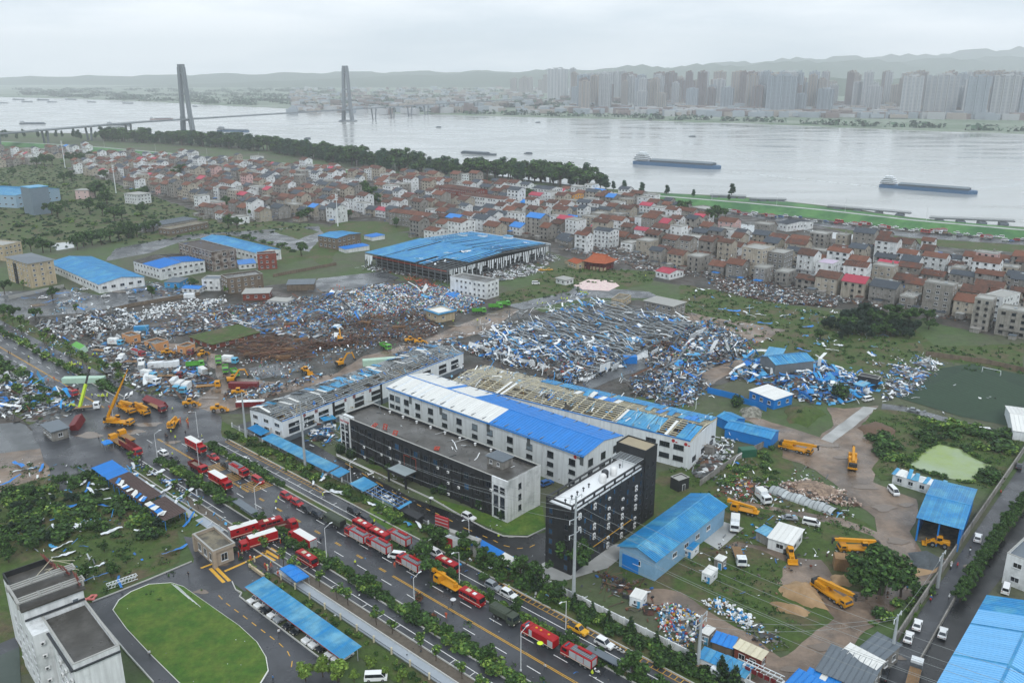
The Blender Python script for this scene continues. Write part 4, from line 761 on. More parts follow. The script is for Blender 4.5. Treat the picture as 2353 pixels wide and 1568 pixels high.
for f in('right','back','left'):
 for k in range(int((L if f=='back' else Wd)/3)):ln=(L if f=='back' else Wd-.4);n=int(ln/3);b=MB();b.box((0,.1,h/2),(ln/n-.02,.12,h));ob('wall_panel',cached(('obs',f),lambda:b.mesh('wall_panel',M_blue2)),r,on_face(L,Wd,f,-ln/2+ln*(k+.5)/n,0),FACE[f])
gable_panels(r,L,Wd,h,1.0,22,lambda i:M_blue,over=.5)
for i in range(3):b=MB();b.box((0,0,h/2),(.4,.4,h));ob('post',b.mesh('post',M_blue2),r,(-L/2+.3+(L-.6)*i/2,-Wd/2+.3,0))
b=MB();b.box((0,0,.05),(L-.6,Wd-.6,.1));ob('floor',b.mesh('floor',M_floor),r)
block('row_cabin','row of white cabins with torn blue roof beside the green pond','cabin',g(9,1475,165,3.4),g(9,1800,262,3.4),g(9,1830,235,3.4),3.2,M_white,1,'mono',M_blue,.5,rf=some([M_blue,M_blue3,M_wsheet],.2),jit=.25,pitch=3)
r,L,Wd=block('scrap_office','small yard office with blue and white sheet roof','hut',g(9,640,590,3.6),g(9,800,640,3.6),g(9,895,555,3.6),3.4,M_white,1,'mono',M_blue,.5,pitch=3.4,w=2,rf=lambda i:M_wsheet if i<7 else M_blue)
block('blue_shed','lean-to with blue roof left of the small yard office','shed',g(9,560,545,3.2),g(9,640,585,3.2),g(9,700,560,3.2),3,M_grey,1,'mono',M_blue3,.4,win=False)
for k,(a,b_,c,lab,m) in enumerate((((9,195,825),(9,255,848),(9,325,810),'white site cabin standing alone on grass below the blue works shed',M_panel),((9,278,735),(9,330,755),(9,372,730),'weathered grey site cabin behind the white one',M_grey),((8,1965,985),(8,2045,1010),(8,2125,970),'white site cabin with blue door beside the rubbish tip',M_panel),((9,60,655),(9,130,680),(9,190,640),'white shipping container under a torn blue sheet',M_panel),((9,185,1225),(9,240,1250),(9,298,1210),'grey cabin with blue roof at the edge of the tip',M_grey))):
 r,L,Wd=block('site_cabin',lab,'cabin',g(*a,2.7),g(*b_,2.7),g(*c,2.7),2.6,m,1,'mono',M_wsheet if k!=3 else M_blue,.12,npan=6,pitch=2.6,w=1,wh=1,over=.1,group='site cabins');door(r,L,Wd,'front',L*.25,.9,2,M_blue)
block('shanty','pale blue sheet-roofed shack below the rubbish tip','shack',g(9,175,1390,3.3),g(9,320,1450,3.3),g(9,345,1390,3.3),3.1,M_white,1,'mono',M_blue3,.4,rf=some([M_blue3,M_blue],.05),pitch=3)
block('shanty','long patched blue-roofed shack at the road gate','shack',g(9,320,1450,3.2),g(9,480,1525,3.2),g(9,530,1470,3.2),3.0,M_white,1,'mono',M_blue3,.4,rf=some([M_blue3,M_blue],.05),pitch=3)
block('shanty','shack under a dark blue tarpaulin beside the tip','shack',g(9,265,1285,3.4),g(9,395,1330,3.4),g(9,430,1275,3.4),3.2,M_brown,1,'mono',M_blue2,.3,rf=some([M_blue2],.0),jit=.05,win=False)
block('shanty','shack with cream sheet roof and brick end','shack',g(9,415,1325,3.6),g(9,590,1405,3.6),g(9,622,1360,3.6),3.4,M_brick,1,'mono',M_ivory,.3,pitch=3)
block('grey_roof_shed','shed with wide slate-grey metal roof by the boundary wall','shed',g(9,965,1470,5),g(9,1300,1610,5),g(9,1400,1450,5),4.6,M_grey,1,'mono',M_gsheet,.5)
block('grey_roof_shed','dark grey roofed shed behind a white roof strip','shed',g(9,1250,1330,4.6),g(9,1400,1410,4.6),g(9,1480,1290,4.6),4.2,M_grey,1,'mono',M_gsheet,.4)
block('white_roof_shed','narrow shed with plain white metal roof between two grey roofs','shed',g(9,1142,1345,5.4),g(9,1360,1462,5.4),g(9,1400,1415,5.4),5.0,M_grey,1,'mono',M_wsheet,.3)
block('blue_shed','bright blue roof at the bottom picture edge below the grey shed','shed',g(9,730,1600,4.5),g(9,900,1690,4.5),g(9,960,1540,4.5),4.2,M_grey,1,'mono',M_blue2,.4,win=False)
block('blue_shed','striped blue and white roof at the bottom edge','shed',g(9,895,1512,4.2),g(9,1090,1600,4.2),g(9,1110,1560,4.2),4.0,M_grey,1,'mono',M_blue2,.3,win=False,rf=lambda i:M_wsheet if i%4==2 else M_blue2)
block('big_blue_hall','big hall with pale blue striped roof in the bottom right corner','factory',g(9,1690,1720,11),g(9,2112,975,11),g(9,2800,1150,11),10.5,M_white,2,'gable',M_blue3,2.5,npan=60,pitch=6,w=3,rf=lambda i:mat('light_blue_roof_sheet','#6fb2e2',.4,.05,.2,.04) if 8<i<52 and i%17!=0 else M_blue)
block('white_house','white two-storey house with dark roof at the right edge','house',g(9,2240,700,8.5),g(9,2240+1,700+190,8.5) if False else g(9,2400,760,8.5),g(9,2500,640,8.5),8,M_white,2,'flat',M_gsheet,pitch=4,w=2)
block('white_marquee','white tent roof at the right edge beside the football field','marquee',g(6,2285,1210,4),g(6,2500,1240,4),g(6,2500,1080,4),3.6,M_panel,1,'gable',M_wsheet,1.8,npan=8,win=False)
# -- campus building bottom left
r,L,Wd=bld('campus_block','white campus block with stepped dark flat roofs in the bottom left corner','office building',g(7,490,1460,16),g(7,802,1328,16),g(7,802,1328,16)+(g(7,555,1030,16)-g(7,802,1328,16)))
CH=15.4;rz=r.rotation_euler.z;wallbox(r,L,Wd,CH,M_white);parapet(r,L,Wd,CH,1.1,.3,M_white)
b=MB();b.box((0,Wd/2+5,9.6),(L+3,10,19.2));mid=ob('middle_wing',b.mesh('middle_wing',M_white),r,(-1.5,0,0));b=MB();b.box((-1.5,Wd/2+5,19.25),(L+3.8,10.8,.35));ob('middle_roof',b.mesh('middle_roof',M_roofdk),mid,(1.5,0,0))
b=MB();b.box((-1.5,Wd/2+16,8),(L+1,12,16));bw=ob('rear_wing',b.mesh('rear_wing',M_white),r);b=MB();b.box((-1.5,Wd/2+16,16.06),(L+.4,11.4,.1));ob('rear_roof',b.mesh('rear_roof',M_roofdk),bw)
b=MB();[b.box((-1.5+sx*(L/2+.35),Wd/2+16,16.7),(.3,12,1.4)) for sx in(-1,1)];b.box((-1.5,Wd/2+21.9,16.7),(L+.4,.3,1.4));ob('rear_parapet',b.mesh('rear_parapet',M_black),bw)
b=MB();b.box((-L/2-1.5,Wd/2-2.5,7.9),(3,5,15.8));ob('side_wing',b.mesh('side_wing',M_white),r)
b=MB();b.box((-1.5,Wd/2-.2,16.9),(L+3,.3,.4));[b.box((sx*(L/2+.3),0,CH-.2),(.5,Wd+.4,.35)) for sx in(-1,)];b.box((0,-Wd/2-.2,CH-.2),(L,.4,.3));ob('cornice',b.mesh('cornice',M_dframe),r)
door(mid,L,0,'front',3,1.1,2.1,M_gsheet).location=(4,Wd/2-.02,15.5)
for s,y0 in((0,Wd/2+2),(1,Wd/2+8.4)):
 for k in range(3):
  b=MB();[b.beam((-2.2,yy,0),(2.2,yy,0),.35,.3) for yy in(-.9,0,.9)];[b.beam((xx,-1.1,.1),(xx,1.1,.1),.3,.3) for xx in(-2.2,2.2)];ob('concrete_pergola',cached('perg',lambda:b.mesh('concrete_pergola',M_cap)),mid,(-4.2+k*4.3,y0,20.6))
b=MB();[b.box((x,y,20),(.4,.4,1.3)) for x in(-9.4,3.2) for y in(Wd/2+1,Wd/2+9.4)];b.box((-9.2,Wd/2+5.2,20.7),(.5,9,.4));ob('pergola_post',b.mesh('pergola_post',M_cap),mid,(3,0,0))['kind']='stuff'
for k in range(4):
 b=MB();[b.beam((0,-1.2+.4*i,random.uniform(0,.6)),(random.uniform(-.3,.3),-1.2+.4*i,3.2),.14) for i in range(7)];b.box((.2,0,2.2),(.16,2.8,.3));b.box((.2,0,.9),(.16,2.8,.3));o=ob('red_sign_frame',b.mesh('red_sign_frame',mat('faded_red_steel','#7c4540',.7,.15,1,.1)),r,(L/2-.2-.4*k,Wd/2+2+6*k,16.6+(2.6 if k<2 else 0)));o.rotation_euler=(0,random.uniform(-.5,.1),random.uniform(-.2,.2))
b=MB();[b.beam((-6+12*random.random(),-4+8*random.random(),16.3),(-2+7*random.random(),-4+8*random.random(),18.5),.12) for _ in range(7)];ob('bent_sign_stay',b.mesh('bent_sign_stay',M_ivory),bw,(2,Wd/2+16,0))['kind']='stuff'
for z in(13.2,10.2,7.2,4.2):
 for yv in(-Wd/2+3,-Wd/2+7,0):ob('window',win_mesh(1.5,1.7,M_frame,M_glass,1),r,(-L/2,yv,z),FACE['left']);acu(r,L,Wd,'left',-yv+1.6,z-1) if random.random()<.8 else None
 ob('air_conditioner',CACHE['acu'],r,(-L/2-1.5,Wd/2-5,z+.4))
for z in(12.6,9.6,6.6,3.6):[ob('window',win_mesh(1.4,1.6,M_frame,M_glass,1),r,(-L/2-3,Wd/2-3.4+4.2*k,z),FACE['left']) for k in range(4)]
r,L,Wd=bld('campus_gatehouse','tan campus gatehouse with rounded hollow roof beside the red trucks','gatehouse',g(7,1308,572,5.2),g(7,1432,680,5.2),g(7,1550,625,5.2));wallbox(r,L,Wd,4.4,mat('tan_stone','#9c8f80',.8,.15,.8,0));parapet(r,L+1,Wd+1,4.4,.9,.35,MATS['tan_stone'],M_floor);autowin(r,L,Wd,r.rotation_euler.z,4.2,1,1.8,2.2,3)
for sx in(-1,1):b=MB();b.box((0,0,2.6),(1,1,5.2));ob('pillar',b.mesh('pillar',MATS['tan_stone']),r,(sx*(L/2+.2),-Wd/2-.2,0))
def carport(name,label,A,B,C,z,n,mf,group=None,posts=8,brick=None,red=False):
 r,L,Wd=bld(name,label,'carport',A,B,C,group);panels(r,(-L/2,-Wd/2,z),(L/2,-Wd/2,z),(-L/2,Wd/2,z+.5),n,mf,0,ribs=2)
 for i in range(posts):
  xx=-L/2+.4+(L-.8)*i/(posts-1);b=MB();b.box((0,Wd/2-1,z/2),(.16,.16,z));b.beam((0,-Wd/2+.2,z-.08),(0,Wd/2,z+.38),.1,.16);ob('post',cached(('cp',z,round(Wd,1)),lambda:b.mesh('post',M_lsteel)),r,(xx,0,0))
 if red:b=MB();b.box((0,-Wd/2-.03,z),(L,.06,.14));ob('edge_trim',b.mesh('edge_trim',M_rust),r)
 return r,L,Wd
carport('carport','long blue ribbed carport roof over parked cars beside the campus fence',g(7,1637,925,3),g(7,2290,1412,3),g(8,145,1315,3),2.9,50,lambda i:M_blue3 if i%9 else M_blue,posts=14,red=True)
carport('carport','pale blue carport strip along the black office yard fence',g(4,1750,1268,3),g(4,2270,1530,3),g(4,2330,1490,3),2.9,46,lambda i:None if i in(40,) else M_blue3,posts=12)
carport('carport','short bright blue carport piece near the workshop corner',g(4,1655,1200,3),g(4,1745,1250,3),g(4,1795,1222,3),2.9,9,lambda i:M_blue,posts=3)
carport('carport','surviving pale blue carport piece over parked cars in the yard',g(8,88,232,3),g(8,180,285,3),g(8,262,238,3),2.9,9,lambda i:M_blue3,posts=3)
r,L,Wd=carport('carport','carport stripped to its blue frame beside the yard road',g(8,190,288,3),g(8,420,405,3),g(8,500,360,3),2.9,14,lambda i:M_blue3 if i==13 else None,posts=7)
for yy in(-.45,-.15,.15,.45):b=MB();b.beam((-L/2,yy*Wd,3.1),(L/2,yy*Wd,3.1),.1);ob('frame_rail',b.mesh('frame_rail',M_blue2),r)
carport('awning','bright blue awning with bare end beside the factory gate',g(8,872,628,2.6),g(8,1150,785,2.6),g(8,1212,748,2.6),2.5,20,lambda i:M_blue2 if i<14 else M_wsheet,posts=6)
r,L,Wd=bld('bicycle_shed','long roadside shed with blue roof torn back to brown sheeting','shed',g(7,612,125,3.5),g(7,1100,480,3.5),g(7,1240,415,3.5));z=3.3
panels(r,(-L/2,-Wd/2,z),(L/2,-Wd/2,z),(-L/2,Wd/2,z+.5),60,lambda i:M_blue2 if i<15 else(mat('brown_sheet','#4a3a37',.6,.15,.5,.1) if random.random()>.04 else None),0,.01)
panels(r,(-L/2+16,-Wd/2+.3,z+.4),(L/2-2,-Wd/2+.3,z+.4),(-L/2+16,-Wd/2+2.2,z+.6),26,lambda i:random.choice([None,M_wsheet,M_blue2]),.1,.7)
for i in range(14):b=MB();b.beam((0,-Wd/2-.4,z-.1),(0,Wd/2,z+.4),.12);b.box((0,Wd/2-.4,z/2),(.14,.14,z));b.box((0,-Wd/2+.3,z/2),(.14,.14,z));ob('post',cached('bsp',lambda:b.mesh('post',M_blue2)),r,(-L/2+.3+(L-.6)*i/13,0,0))
def tent(label,A,B,C,z,n=3):
 r,L,Wd=bld('canopy_tent',label,'tent',A,B,C);s=L/n
 for k in range(n):
  b=MB();x0,x1=-L/2+s*k+.05,-L/2+s*(k+1)-.05;cx=(x0+x1)/2
  b.add([(x0,-Wd/2,z),(x1,-Wd/2,z),(x1,Wd/2,z),(x0,Wd/2,z),(cx,0,z+.9),(x0,-Wd/2,z-.3),(x1,-Wd/2,z-.3),(x1,Wd/2,z-.3),(x0,Wd/2,z-.3)],[(0,1,4),(1,2,4),(2,3,4),(3,0,4),(5,6,1,0),(6,7,2,1),(7,8,3,2),(8,5,0,3)]);ob('canopy',b.mesh('canopy',M_blue2),r)
  for sx in(x0+.1,x1-.1):
   for sy in(-1,1):b=MB();b.cyl((0,0,0),(0,0,z),.05,n=5);ob('pole',cached(('tp',z),lambda:b.mesh('pole',M_lsteel)),r,(sx,sy*(Wd/2-.1),0))
tent('three joined blue canopy tents on the pavement by the carport',g(7,1872,800,2.5),g(7,1985,890,2.5),g(7,2070,850,2.5),2.5)
tent('small square blue canopy tent at the junction corner',g(4,675,1290,2.5),g(4,700,1312,2.5),g(4,752,1290,2.5),2.5,1)
block('wrecked_hut','wrecked grey hut with flat slate roof left of the junction','hut',g(4,280,1175,4),g(4,345,1225,4),g(4,430,1180,4),3.8,M_grey,1,'slab',M_gsheet,pitch=3)
for lab,A,B,C in(('half-collapsed orange-walled house with dark roof by the mud yard',(4,1185,650),(4,1240,660),(4,1300,635)),('roofless orange hut in the mud yard',(4,965,620),(4,1040,640),(4,1110,610)),('broken orange house left of the roofless orange hut',(4,815,570),(4,870,590),(4,900,560))):
 block('orange_house',lab,'house',g(*A,4),g(*B,4),g(*C,4),3.6,mat('orange_render','#c08a5a',.8,.15,.5,0),1,'flat',M_roofdk,pitch=3,group='orange houses in the mud yard')
block('brick_barn','long red brick barn with grass growing on its roof','barn',g(4,1420,640,2.6),g(4,1740,558,2.6),g(4,1560,516,2.6),2.4,M_brick,1,'slab',M_grass,pitch=5,w=1.6)
# -- village houses
WALLS=[M_grey,mat('cement_wall','#8d8a84',.85,.18,.3,.16,col2='#6e6b66',c2=.55,c2s=.3,streak=.3),M_white,mat('cream_wall','#a59e91',.8,.16,.3,.14,col2='#847e73',c2=.58,c2s=.3,streak=.3),mat('pale_pink_wall','#b99a97',.8,.1,.3,.1)]
WN={0:'grey',1:'cement',2:'white',3:'cream',4:'pinkish'}
ROOFS=[M_tile,mat('rust_roof_tile','#6f4535',.8,.34,.8,.25,.4,2.5,col2='#63402f',c2=.5,c2s=.4,wave=('Y',1.6)),M_slate,M_red,M_blue2,mat('broken_roof_tile','#573a2e',.85,.42,1.0,.2,.5,3,col2='#2d2825',c2=.57,c2s=.45),M_cap]
RNAME=['brown-tiled','rust-tiled','slate-grey','bright red','bright blue','broken brown-tiled','flat concrete']
def house_roof(L,Wd,h,kind):
 b=MB();o=.45;rise=Wd*.24;x,y=L/2+o,Wd/2+o;t=.16;e=h-o*rise/(Wd/2)
 if kind==6:
  for sy in(-1,1):b.box((0,sy*(Wd/2-.1),h+.4),(L+.1,.2,.8))
  for sx in(-1,1):b.box((sx*(L/2-.1),0,h+.4),(.2,Wd-.42,.8))
  b.box((0,0,h+.03),(L-.4,Wd-.4,.1));return b
 vs=[(-x,-y,e),(x,-y,e),(x,0,h+rise),(-x,0,h+rise),(-x,y,e),(x,y,e)];n=len(vs)
 vs+=[(a,c,z+t) for a,c,z in vs]
 b.add(vs,[(3,2,1,0),(5,2,3,4),(6,7,8,9),(9,8,11,10),(0,1,7,6),(4,10,11,5),(1,2,8,7),(2,5,11,8),(0,6,9,3),(3,9,10,4)]);return b
def house_walls(L,Wd,h,gable=True):
 b=MB();x,y,rise=L/2,Wd/2,Wd*.24 if gable else 0
 b.add([(-x,-y,0),(x,-y,0),(x,y,0),(-x,y,0),(-x,-y,h),(x,-y,h),(x,y,h),(-x,y,h),(-x,0,h+rise),(x,0,h+rise)],[(0,1,5,4),(2,3,7,6),(1,2,6,9,5),(3,0,4,8,7)]+([(4,5,9,8),(6,7,8,9)]));return b
def house_windows(L,Wd,st_,sh,full):
 """list of (face, along, z, w, h)"""
 o=[];n=max(2,int(L/3.7))
 for k in range(st_):
  for a in spread(n,L,.4):o.append(('front',a,sh*k+sh*.56,1.5,1.35))
  if full:
   for a in((-Wd*.22,Wd*.22) if k%2 else(Wd*.1,)):o.append(('right',a,sh*k+sh*.56,1.0,1.2))
 return o
STUFFH=[MB() for _ in range(10)]
HOUSES=[]
def zone(s,t,col):
 if col<330:return 'in the far left hamlet'
 if t>470 and col<1000:return 'below the riverside trees'
 if t>430 and col<1500:return 'near the levee'
 if col<780:return 'left in the village'
 if col<1180:return 'behind the steel hall'
 if col<1480:return 'around the temple'
 if col<1750:return 'beyond the ruined village edge'
 if t>330:return 'near the parked rescue vehicles'
 return 'above the dark bamboo grove'
def house(p,L,Wd,st_,wall,roof,full=True,label=None,rz=RH):
 sh=random.uniform(2.9,3.3);h=sh*st_;gab=roof!=6
 r=thing('house',label or '','house',(p.x,p.y,0),rz,'village houses')
 ww=random.choice((1.1,1.4,1.5,1.9));wf=random.choice((M_frame,M_cap,M_dframe));L,Wd,h=round(L*2)/2,round(Wd*2)/2,round(h*2)/2
 ob('wall',cached(('hw',L,Wd,h,gab),lambda:house_walls(L,Wd,h,gab).mesh('wall',M_grey)),r,mats=[WALLS[wall]])
 ob('roof',cached(('hr',L,Wd,h,roof==6),lambda:house_roof(L,Wd,h,roof).mesh('roof',M_tile)),r,mats=[ROOFS[roof]])
 if full:
  for f,a,z,w,wh in house_windows(L,Wd,st_,sh,True):
   if random.random()<.07:continue
   ob('window',win_mesh(ww if f=='front' else w,wh,wf,random.choice([M_glass,M_hole]),1),r,on_face(L,Wd,f,a,z),FACE[f])
  if random.random()<.5:b=MB();b.box((0,0,.8),(.8,.8,1.6));ob('chimney',cached('chim',lambda:b.mesh('chimney',M_grey)),r,(L*random.uniform(-.3,.3),Wd*.2,h+Wd*.1))
  if random.random()<.3:b=MB();b.cyl((0,0,0),(1.6,0,0),.35,n=8);b.box((.8,-.5,-.2),(1.6,.9,.08));ob('water_heater',cached('whe',lambda:b.mesh('water_heater',M_lsteel)),r,(L*random.uniform(-.3,.2),Wd*.1,h+Wd*.24+.3 if gab else h+.5))
  if random.random()<.35 and st_>1:b=MB();b.box((0,-.5,0),(L*.8,1.0,.15));b.box((0,-.95,.45),(L*.8,.08,.8));ob('balcony',b.mesh('balcony',WALLS[wall]),r,(0,-Wd/2,sh))
 return r
def in_poly(p,poly):
 c=False;n=len(poly)
 for i in range(n):
  a,b=poly[i],poly[(i+1)%n]
  if(a.y>p.y)!=(b.y>p.y) and p.x<(b.x-a.x)*(p.y-a.y)/(b.y-a.y)+a.x:c=not c
 return c
def stof(p):d=xy(p)-xy(RO);return d.dot(RU),d.dot(RN)
VILL=tp(1,(520,830),(700,770),(1100,775),(1500,800),(2254,870))+tp(2,(300,885),(800,930),(1300,985),(1700,1015),(2254,1090))+tp(3,(0,1130),(300,1215),(900,1330),(1400,1380),(1900,1450),(2352,1500),(2900,1600))+tp(6,(2900,560),(2352,600),(2150,590),(1900,480),(1600,440),(1250,330),(900,320),(560,230),(260,200),(0,160))+tp(2,(2200,1540),(1830,1450),(1640,1400),(1480,1400),(1440,1320),(900,1300),(560,1290),(330,1200),(0,1200))+tp(1,(2200,1200),(1880,1180),(1560,1230),(1320,1180),(1330,1080),(1180,1060),(940,1000),(800,940),(520,870))
FARV=tp(1,(-400,700),(0,675),(200,668),(420,668),(640,690),(600,740),(400,770),(150,830),(-400,830))
holes=[tp(3,(280,1180),(660,1200),(660,1280),(500,1330),(300,1230)),tp(2,(1140,1010),(1420,1000),(1420,1070),(1180,1090)),tp(2,(130,950),(270,950),(290,1090),(150,1090)),tp(2,(1480,1380),(1900,1400),(1900,1520),(1480,1500)),tp(1,(1480,1060),(1560,1060),(1560,1110),(1480,1110))]
LAND=[]
def landmark(name,label,A,B,C,h,wall,storeys,roof,rm,rise=2.2,pitch=3.4,w=1.5,wh=1.5,cat='house'):
 LAND.append((g(*A)+g(*B)+g(*C))/3);r,L,Wd=block(name,label,cat,g(*A,h),g(*B,h),g(*C,h),h,wall,storeys,roof,rm,rise,pitch=pitch,w=w,wh=wh,npan=10 if roof=='gable' else None);c=r.location;HOLD.append((c.x,c.y,max(L,Wd)/2+5));return r
HOLD=[]
YW=mat('ochre_wall','#c08a3e',.8,.08,.4,0)
landmark('school_block','long dark red brick school block with rows of windows',(2,690,958),(2,930,988),(2,1000,975),12,M_brick,4,'gable',M_tile,2,3,1.4,1.4,'school')
landmark('school_block','long white school block in front of the red brick school',(2,838,1012),(2,1122,1045),(2,1155,1025),11.5,M_white,3,'gable',M_tile,1.6,3.2,1.7,1.6,'school')
landmark('ochre_house','bright ochre four-storey house with rust roof near the levee',(2,1505,1005),(2,1585,1015),(2,1622,1000),12,YW,4,'gable',ROOFS[1],1.6)
landmark('row_house','long grey row house with rust roof and many windows',(2,350,1125),(2,610,1158),(2,655,1140),11,M_grey,3,'gable',ROOFS[1],2)
landmark('white_tower_house','tall white four-storey house with rust roof behind the steel hall',(2,745,1185),(2,838,1200),(2,892,1178),13,M_white,4,'gable',ROOFS[1],1.8)
landmark('white_house','white three-storey house with rust roof and black windows',(2,1290,1165),(2,1360,1175),(2,1400,1155),10.5,M_white,3,'gable',M_tile,1.8)
landmark('white_tower_house','white four-storey house with grey roof right of the village centre',(2,1722,1245),(2,1830,1260),(2,1860,1240),12.5,M_white,4,'gable',M_slate,1.4)
landmark('pumping_station','white block with antennas on the levee',(2,1570,955),(2,1635,960),(2,1660,950),11,M_white,2,'slab',M_cap,cat='pump station')
landmark('white_office','white four-storey house with blue-grey hip roof below the trees',(2,1308,965),(2,1430,978),(2,1476,960),13,M_white,4,'gable',M_slate,2)
landmark('grey_apartment_block','tall grey six-storey block rising above the ruined houses',(3,465,1365),(3,600,1385),(3,648,1355),18,WALLS[3],6,'flat',M_cap,pitch=3.2,cat='apartment building')
landmark('grey_apartment_block','grey five-storey block right of the tall six-storey one',(3,635,1395),(3,745,1410),(3,800,1385),16,M_grey,5,'flat',M_cap,pitch=3.2,cat='apartment building')
landmark('white_tower_house','tall white four-storey house with brown roof above the bamboo grove',(6,1142,110),(6,1300,128),(6,1345,100),14,M_white,4,'gable',M_tile,1.8)
landmark('white_house','white three-storey house with lilac flat roof and parapet',(6,960,95),(6,1075,110),(6,1138,85),11,M_white,3,'flat',mat('lilac_roof','#b6a8bd',.8,.08,.5,0))
landmark('white_house','white two-storey house with slate roof beside the white tower house',(2,585,1245),(2,665,1258),(2,715,1238),9.5,M_white,3,'gable',ROOFS[1],1.8)
landmark('red_awning_hut','ruined hut under a crumpled bright red roof',(2,2140,1520),(2,2230,1540),(2,2262,1505),4,M_white,1,'gable',M_red,1.6)
landmark('market_hall','white hall with dark striped roof beside the parked rescue vehicles',(3,690,1195),(3,765,1210),(3,835,1170),6,M_white,1,'gable',M_slate,1.4)
landmark('concrete_depot','grey concrete depot by the levee ramp',(3,115,1095),(3,235,1115),(3,300,1100),9,M_grey,2,'flat',M_cap)
landmark('white_house','white three-storey house with broken flat roof at the far right',(6,2090,310),(6,2215,335),(6,2325,300),13,M_white,4,'flat',M_cap)
cand=[]
for s in np.arange(-1350,330,15.2):
 for t in np.arange(180,760,21):
  row=int(round((t-180)/21));p=st(s+(row%2)*6+random.uniform(-2.2,2.2),t+random.uniform(-2,2));jx=seen((p.x,p.y,5))
  inV,inF=in_poly(p,VILL),in_poly(p,FARV)
  if not(inV or inF) or p.y<150 or jx<-40 or jx>2400:continue
  if any(in_poly(p,q) for q in holes):continue
  if any((p.x-a)**2+(p.y-c)**2<(d*.9)**2 for a,c,d in HOLD):continue
  if random.random()<(.10 if inV else .25):continue
  cand.append((p.length,p,s,t,jx))
cand.sort(key=lambda c:c[0])
HSPEC=[]
for i,(d,p,s,t,jx) in enumerate(cand):
 right=jx>1250 and t<420
 wall=random.choices(range(5),[3,3.5,8,5,.5] if not right else[5,5,3,5,0])[0]
 roof=random.choices(range(7),[5,4,5,.9,.25,.6,3] if not right else[3,1,1.6,.4,.12,5,3.5])[0]
 st_=random.choices((1,2,3,4,5),(.3,2.4,4.5,2,.7))[0];L=random.choice((8,9.5,11,12,13,14.5));Wd=random.choice((8,9.5,10.5,12))
 if i<285:
  h=house(p,L,Wd,st_,wall,roof,True,f"{WN[wall]} {('one', 'two', 'three', 'four', 'five')[st_ - 1]}-storey house with {RNAME[roof]} roof {zone(s, t, jx)}",RH+random.uniform(-.04,.04))
  HOUSES.append(h)
 else:
  sh=3.1;hh=sh*st_;b=house_walls(L,Wd,hh,roof!=6);rf=house_roof(L,Wd,hh,roof);M=Matrix.Translation((p.x,p.y,0))@Matrix.Rotation(RH,4,'Z')
  mbw,mbr,mbg=STUFFH[0],STUFFH[1],STUFFH[2]
  mbw.add([M@Vector(v) for v in b.v],b.f,wall);mbr.add([M@Vector(v) for v in rf.v],rf.f,roof)
  for f,a,z,w,wh in house_windows(L,Wd,st_,sh,True):
   c=M@Vector(on_face(L,Wd,f,a,z,.03));mbg.box(c,(w,.1,wh),0,RH+FACE[f])
for mbx,nm,ms in((STUFFH[0],'distant_house_wall',WALLS),(STUFFH[1],'distant_house_roof',ROOFS),(STUFFH[2],'distant_house_window',[M_glass])):
 if mbx.v:
  o=struct(nm,mbx.mesh(nm,ms),'stuff');o['label']='mass of small houses farther back in the village'
mb=MB()
for d,p,s,t,jx in cand:
 for _ in range(2):
  q=p+RU*random.uniform(-7,7)+RN*random.choice((-8.5,8.5));w,dd,hh=random.uniform(2.5,5.5),random.uniform(2.5,5),random.uniform(2,3.2);k=random.choice([0,0,1,2,3,4,4,5]);mb.box((q.x,q.y,hh/2),(w,dd,hh),5,RH);mb.box((q.x,q.y,hh+.06),(w+.5,dd+.5,.12),k,RH)
o=struct('lean_to_clutter',mb.mesh('lean_to_clutter',[M_gsheet,M_blue2,M_tile,M_cap,M_slate,M_grey]),'stuff')
# -- far city across the river
def top_h(p,t,y):
 v=(SH[t][1]+y*.34286-784)/FPX;return H-p.y*(math.sin(PITCH)+v*math.cos(PITCH))/(math.cos(PITCH)-v*math.sin(PITCH))
CT=[mat('tower_pale','#a9adb0',.8,.06,.1,.1),mat('tower_tan','#98918a',.8,.06,.1,.1),mat('tower_brown','#756866',.8,.06,.1,.1),mat('tower_grey','#8f9aa3',.7,.06,.1,.1)]
CTN=['pale','tan','brown','grey']
M_cg=mat('tower_window','#6d7780',.4,.2,.2,.2)
def tower_mesh(k):
 b=MB();s=MB();nc=(5,4,6,3)[k];fl=30
 for i in range(nc):
  w=1/nc;x=-.5+w*(i+.5);dy=.06*(i%2);b.box((x,dy,.5-.012*(i%2)),(w*.94,.94-2*dy,1-.024*(i%2)))
  for z in range(fl):s.box((x,-.47+2*dy-.01,(z+.55)/fl*.985),(w*.55,.04,.45/fl));s.box((x,.5-.02,(z+.55)/fl*.985),(w*.55,.03,.45/fl))
 for z in range(fl):s.box((.5,0,(z+.55)/fl*.985),(.03,.5,.45/fl));s.box((-.5,0,(z+.55)/fl*.985),(.03,.5,.45/fl))
 c=MB();c.box((0,0,1.012),(.5,.5,.03));c.box((.15,0,1.03),(.15,.3,.03))
 return b.mesh('wall',CT[0]),s.mesh('window_bank',M_cg),c.mesh('roof_house',CT[0])
TM=[tower_mesh(k) for k in range(4)]
def tower(p,w,d,h,kind,c,label):
 r=thing('apartment_tower',label,'tower',(p.x,p.y,0),random.uniform(-.25,.1)-.35,'apartment towers across the river');a,s_,rf=TM[kind]
 for nm,m_,mt in(('wall',a,CT[c]),('window_bank',s_,None),('roof_house',rf,CT[c])):
  o=ob(nm,m_,r,scale=(w,d,h),mats=[mt] if mt else None)
  if nm=='window_bank':o['kind']='stuff'
def sw(p):return p.length/FPX*.34286
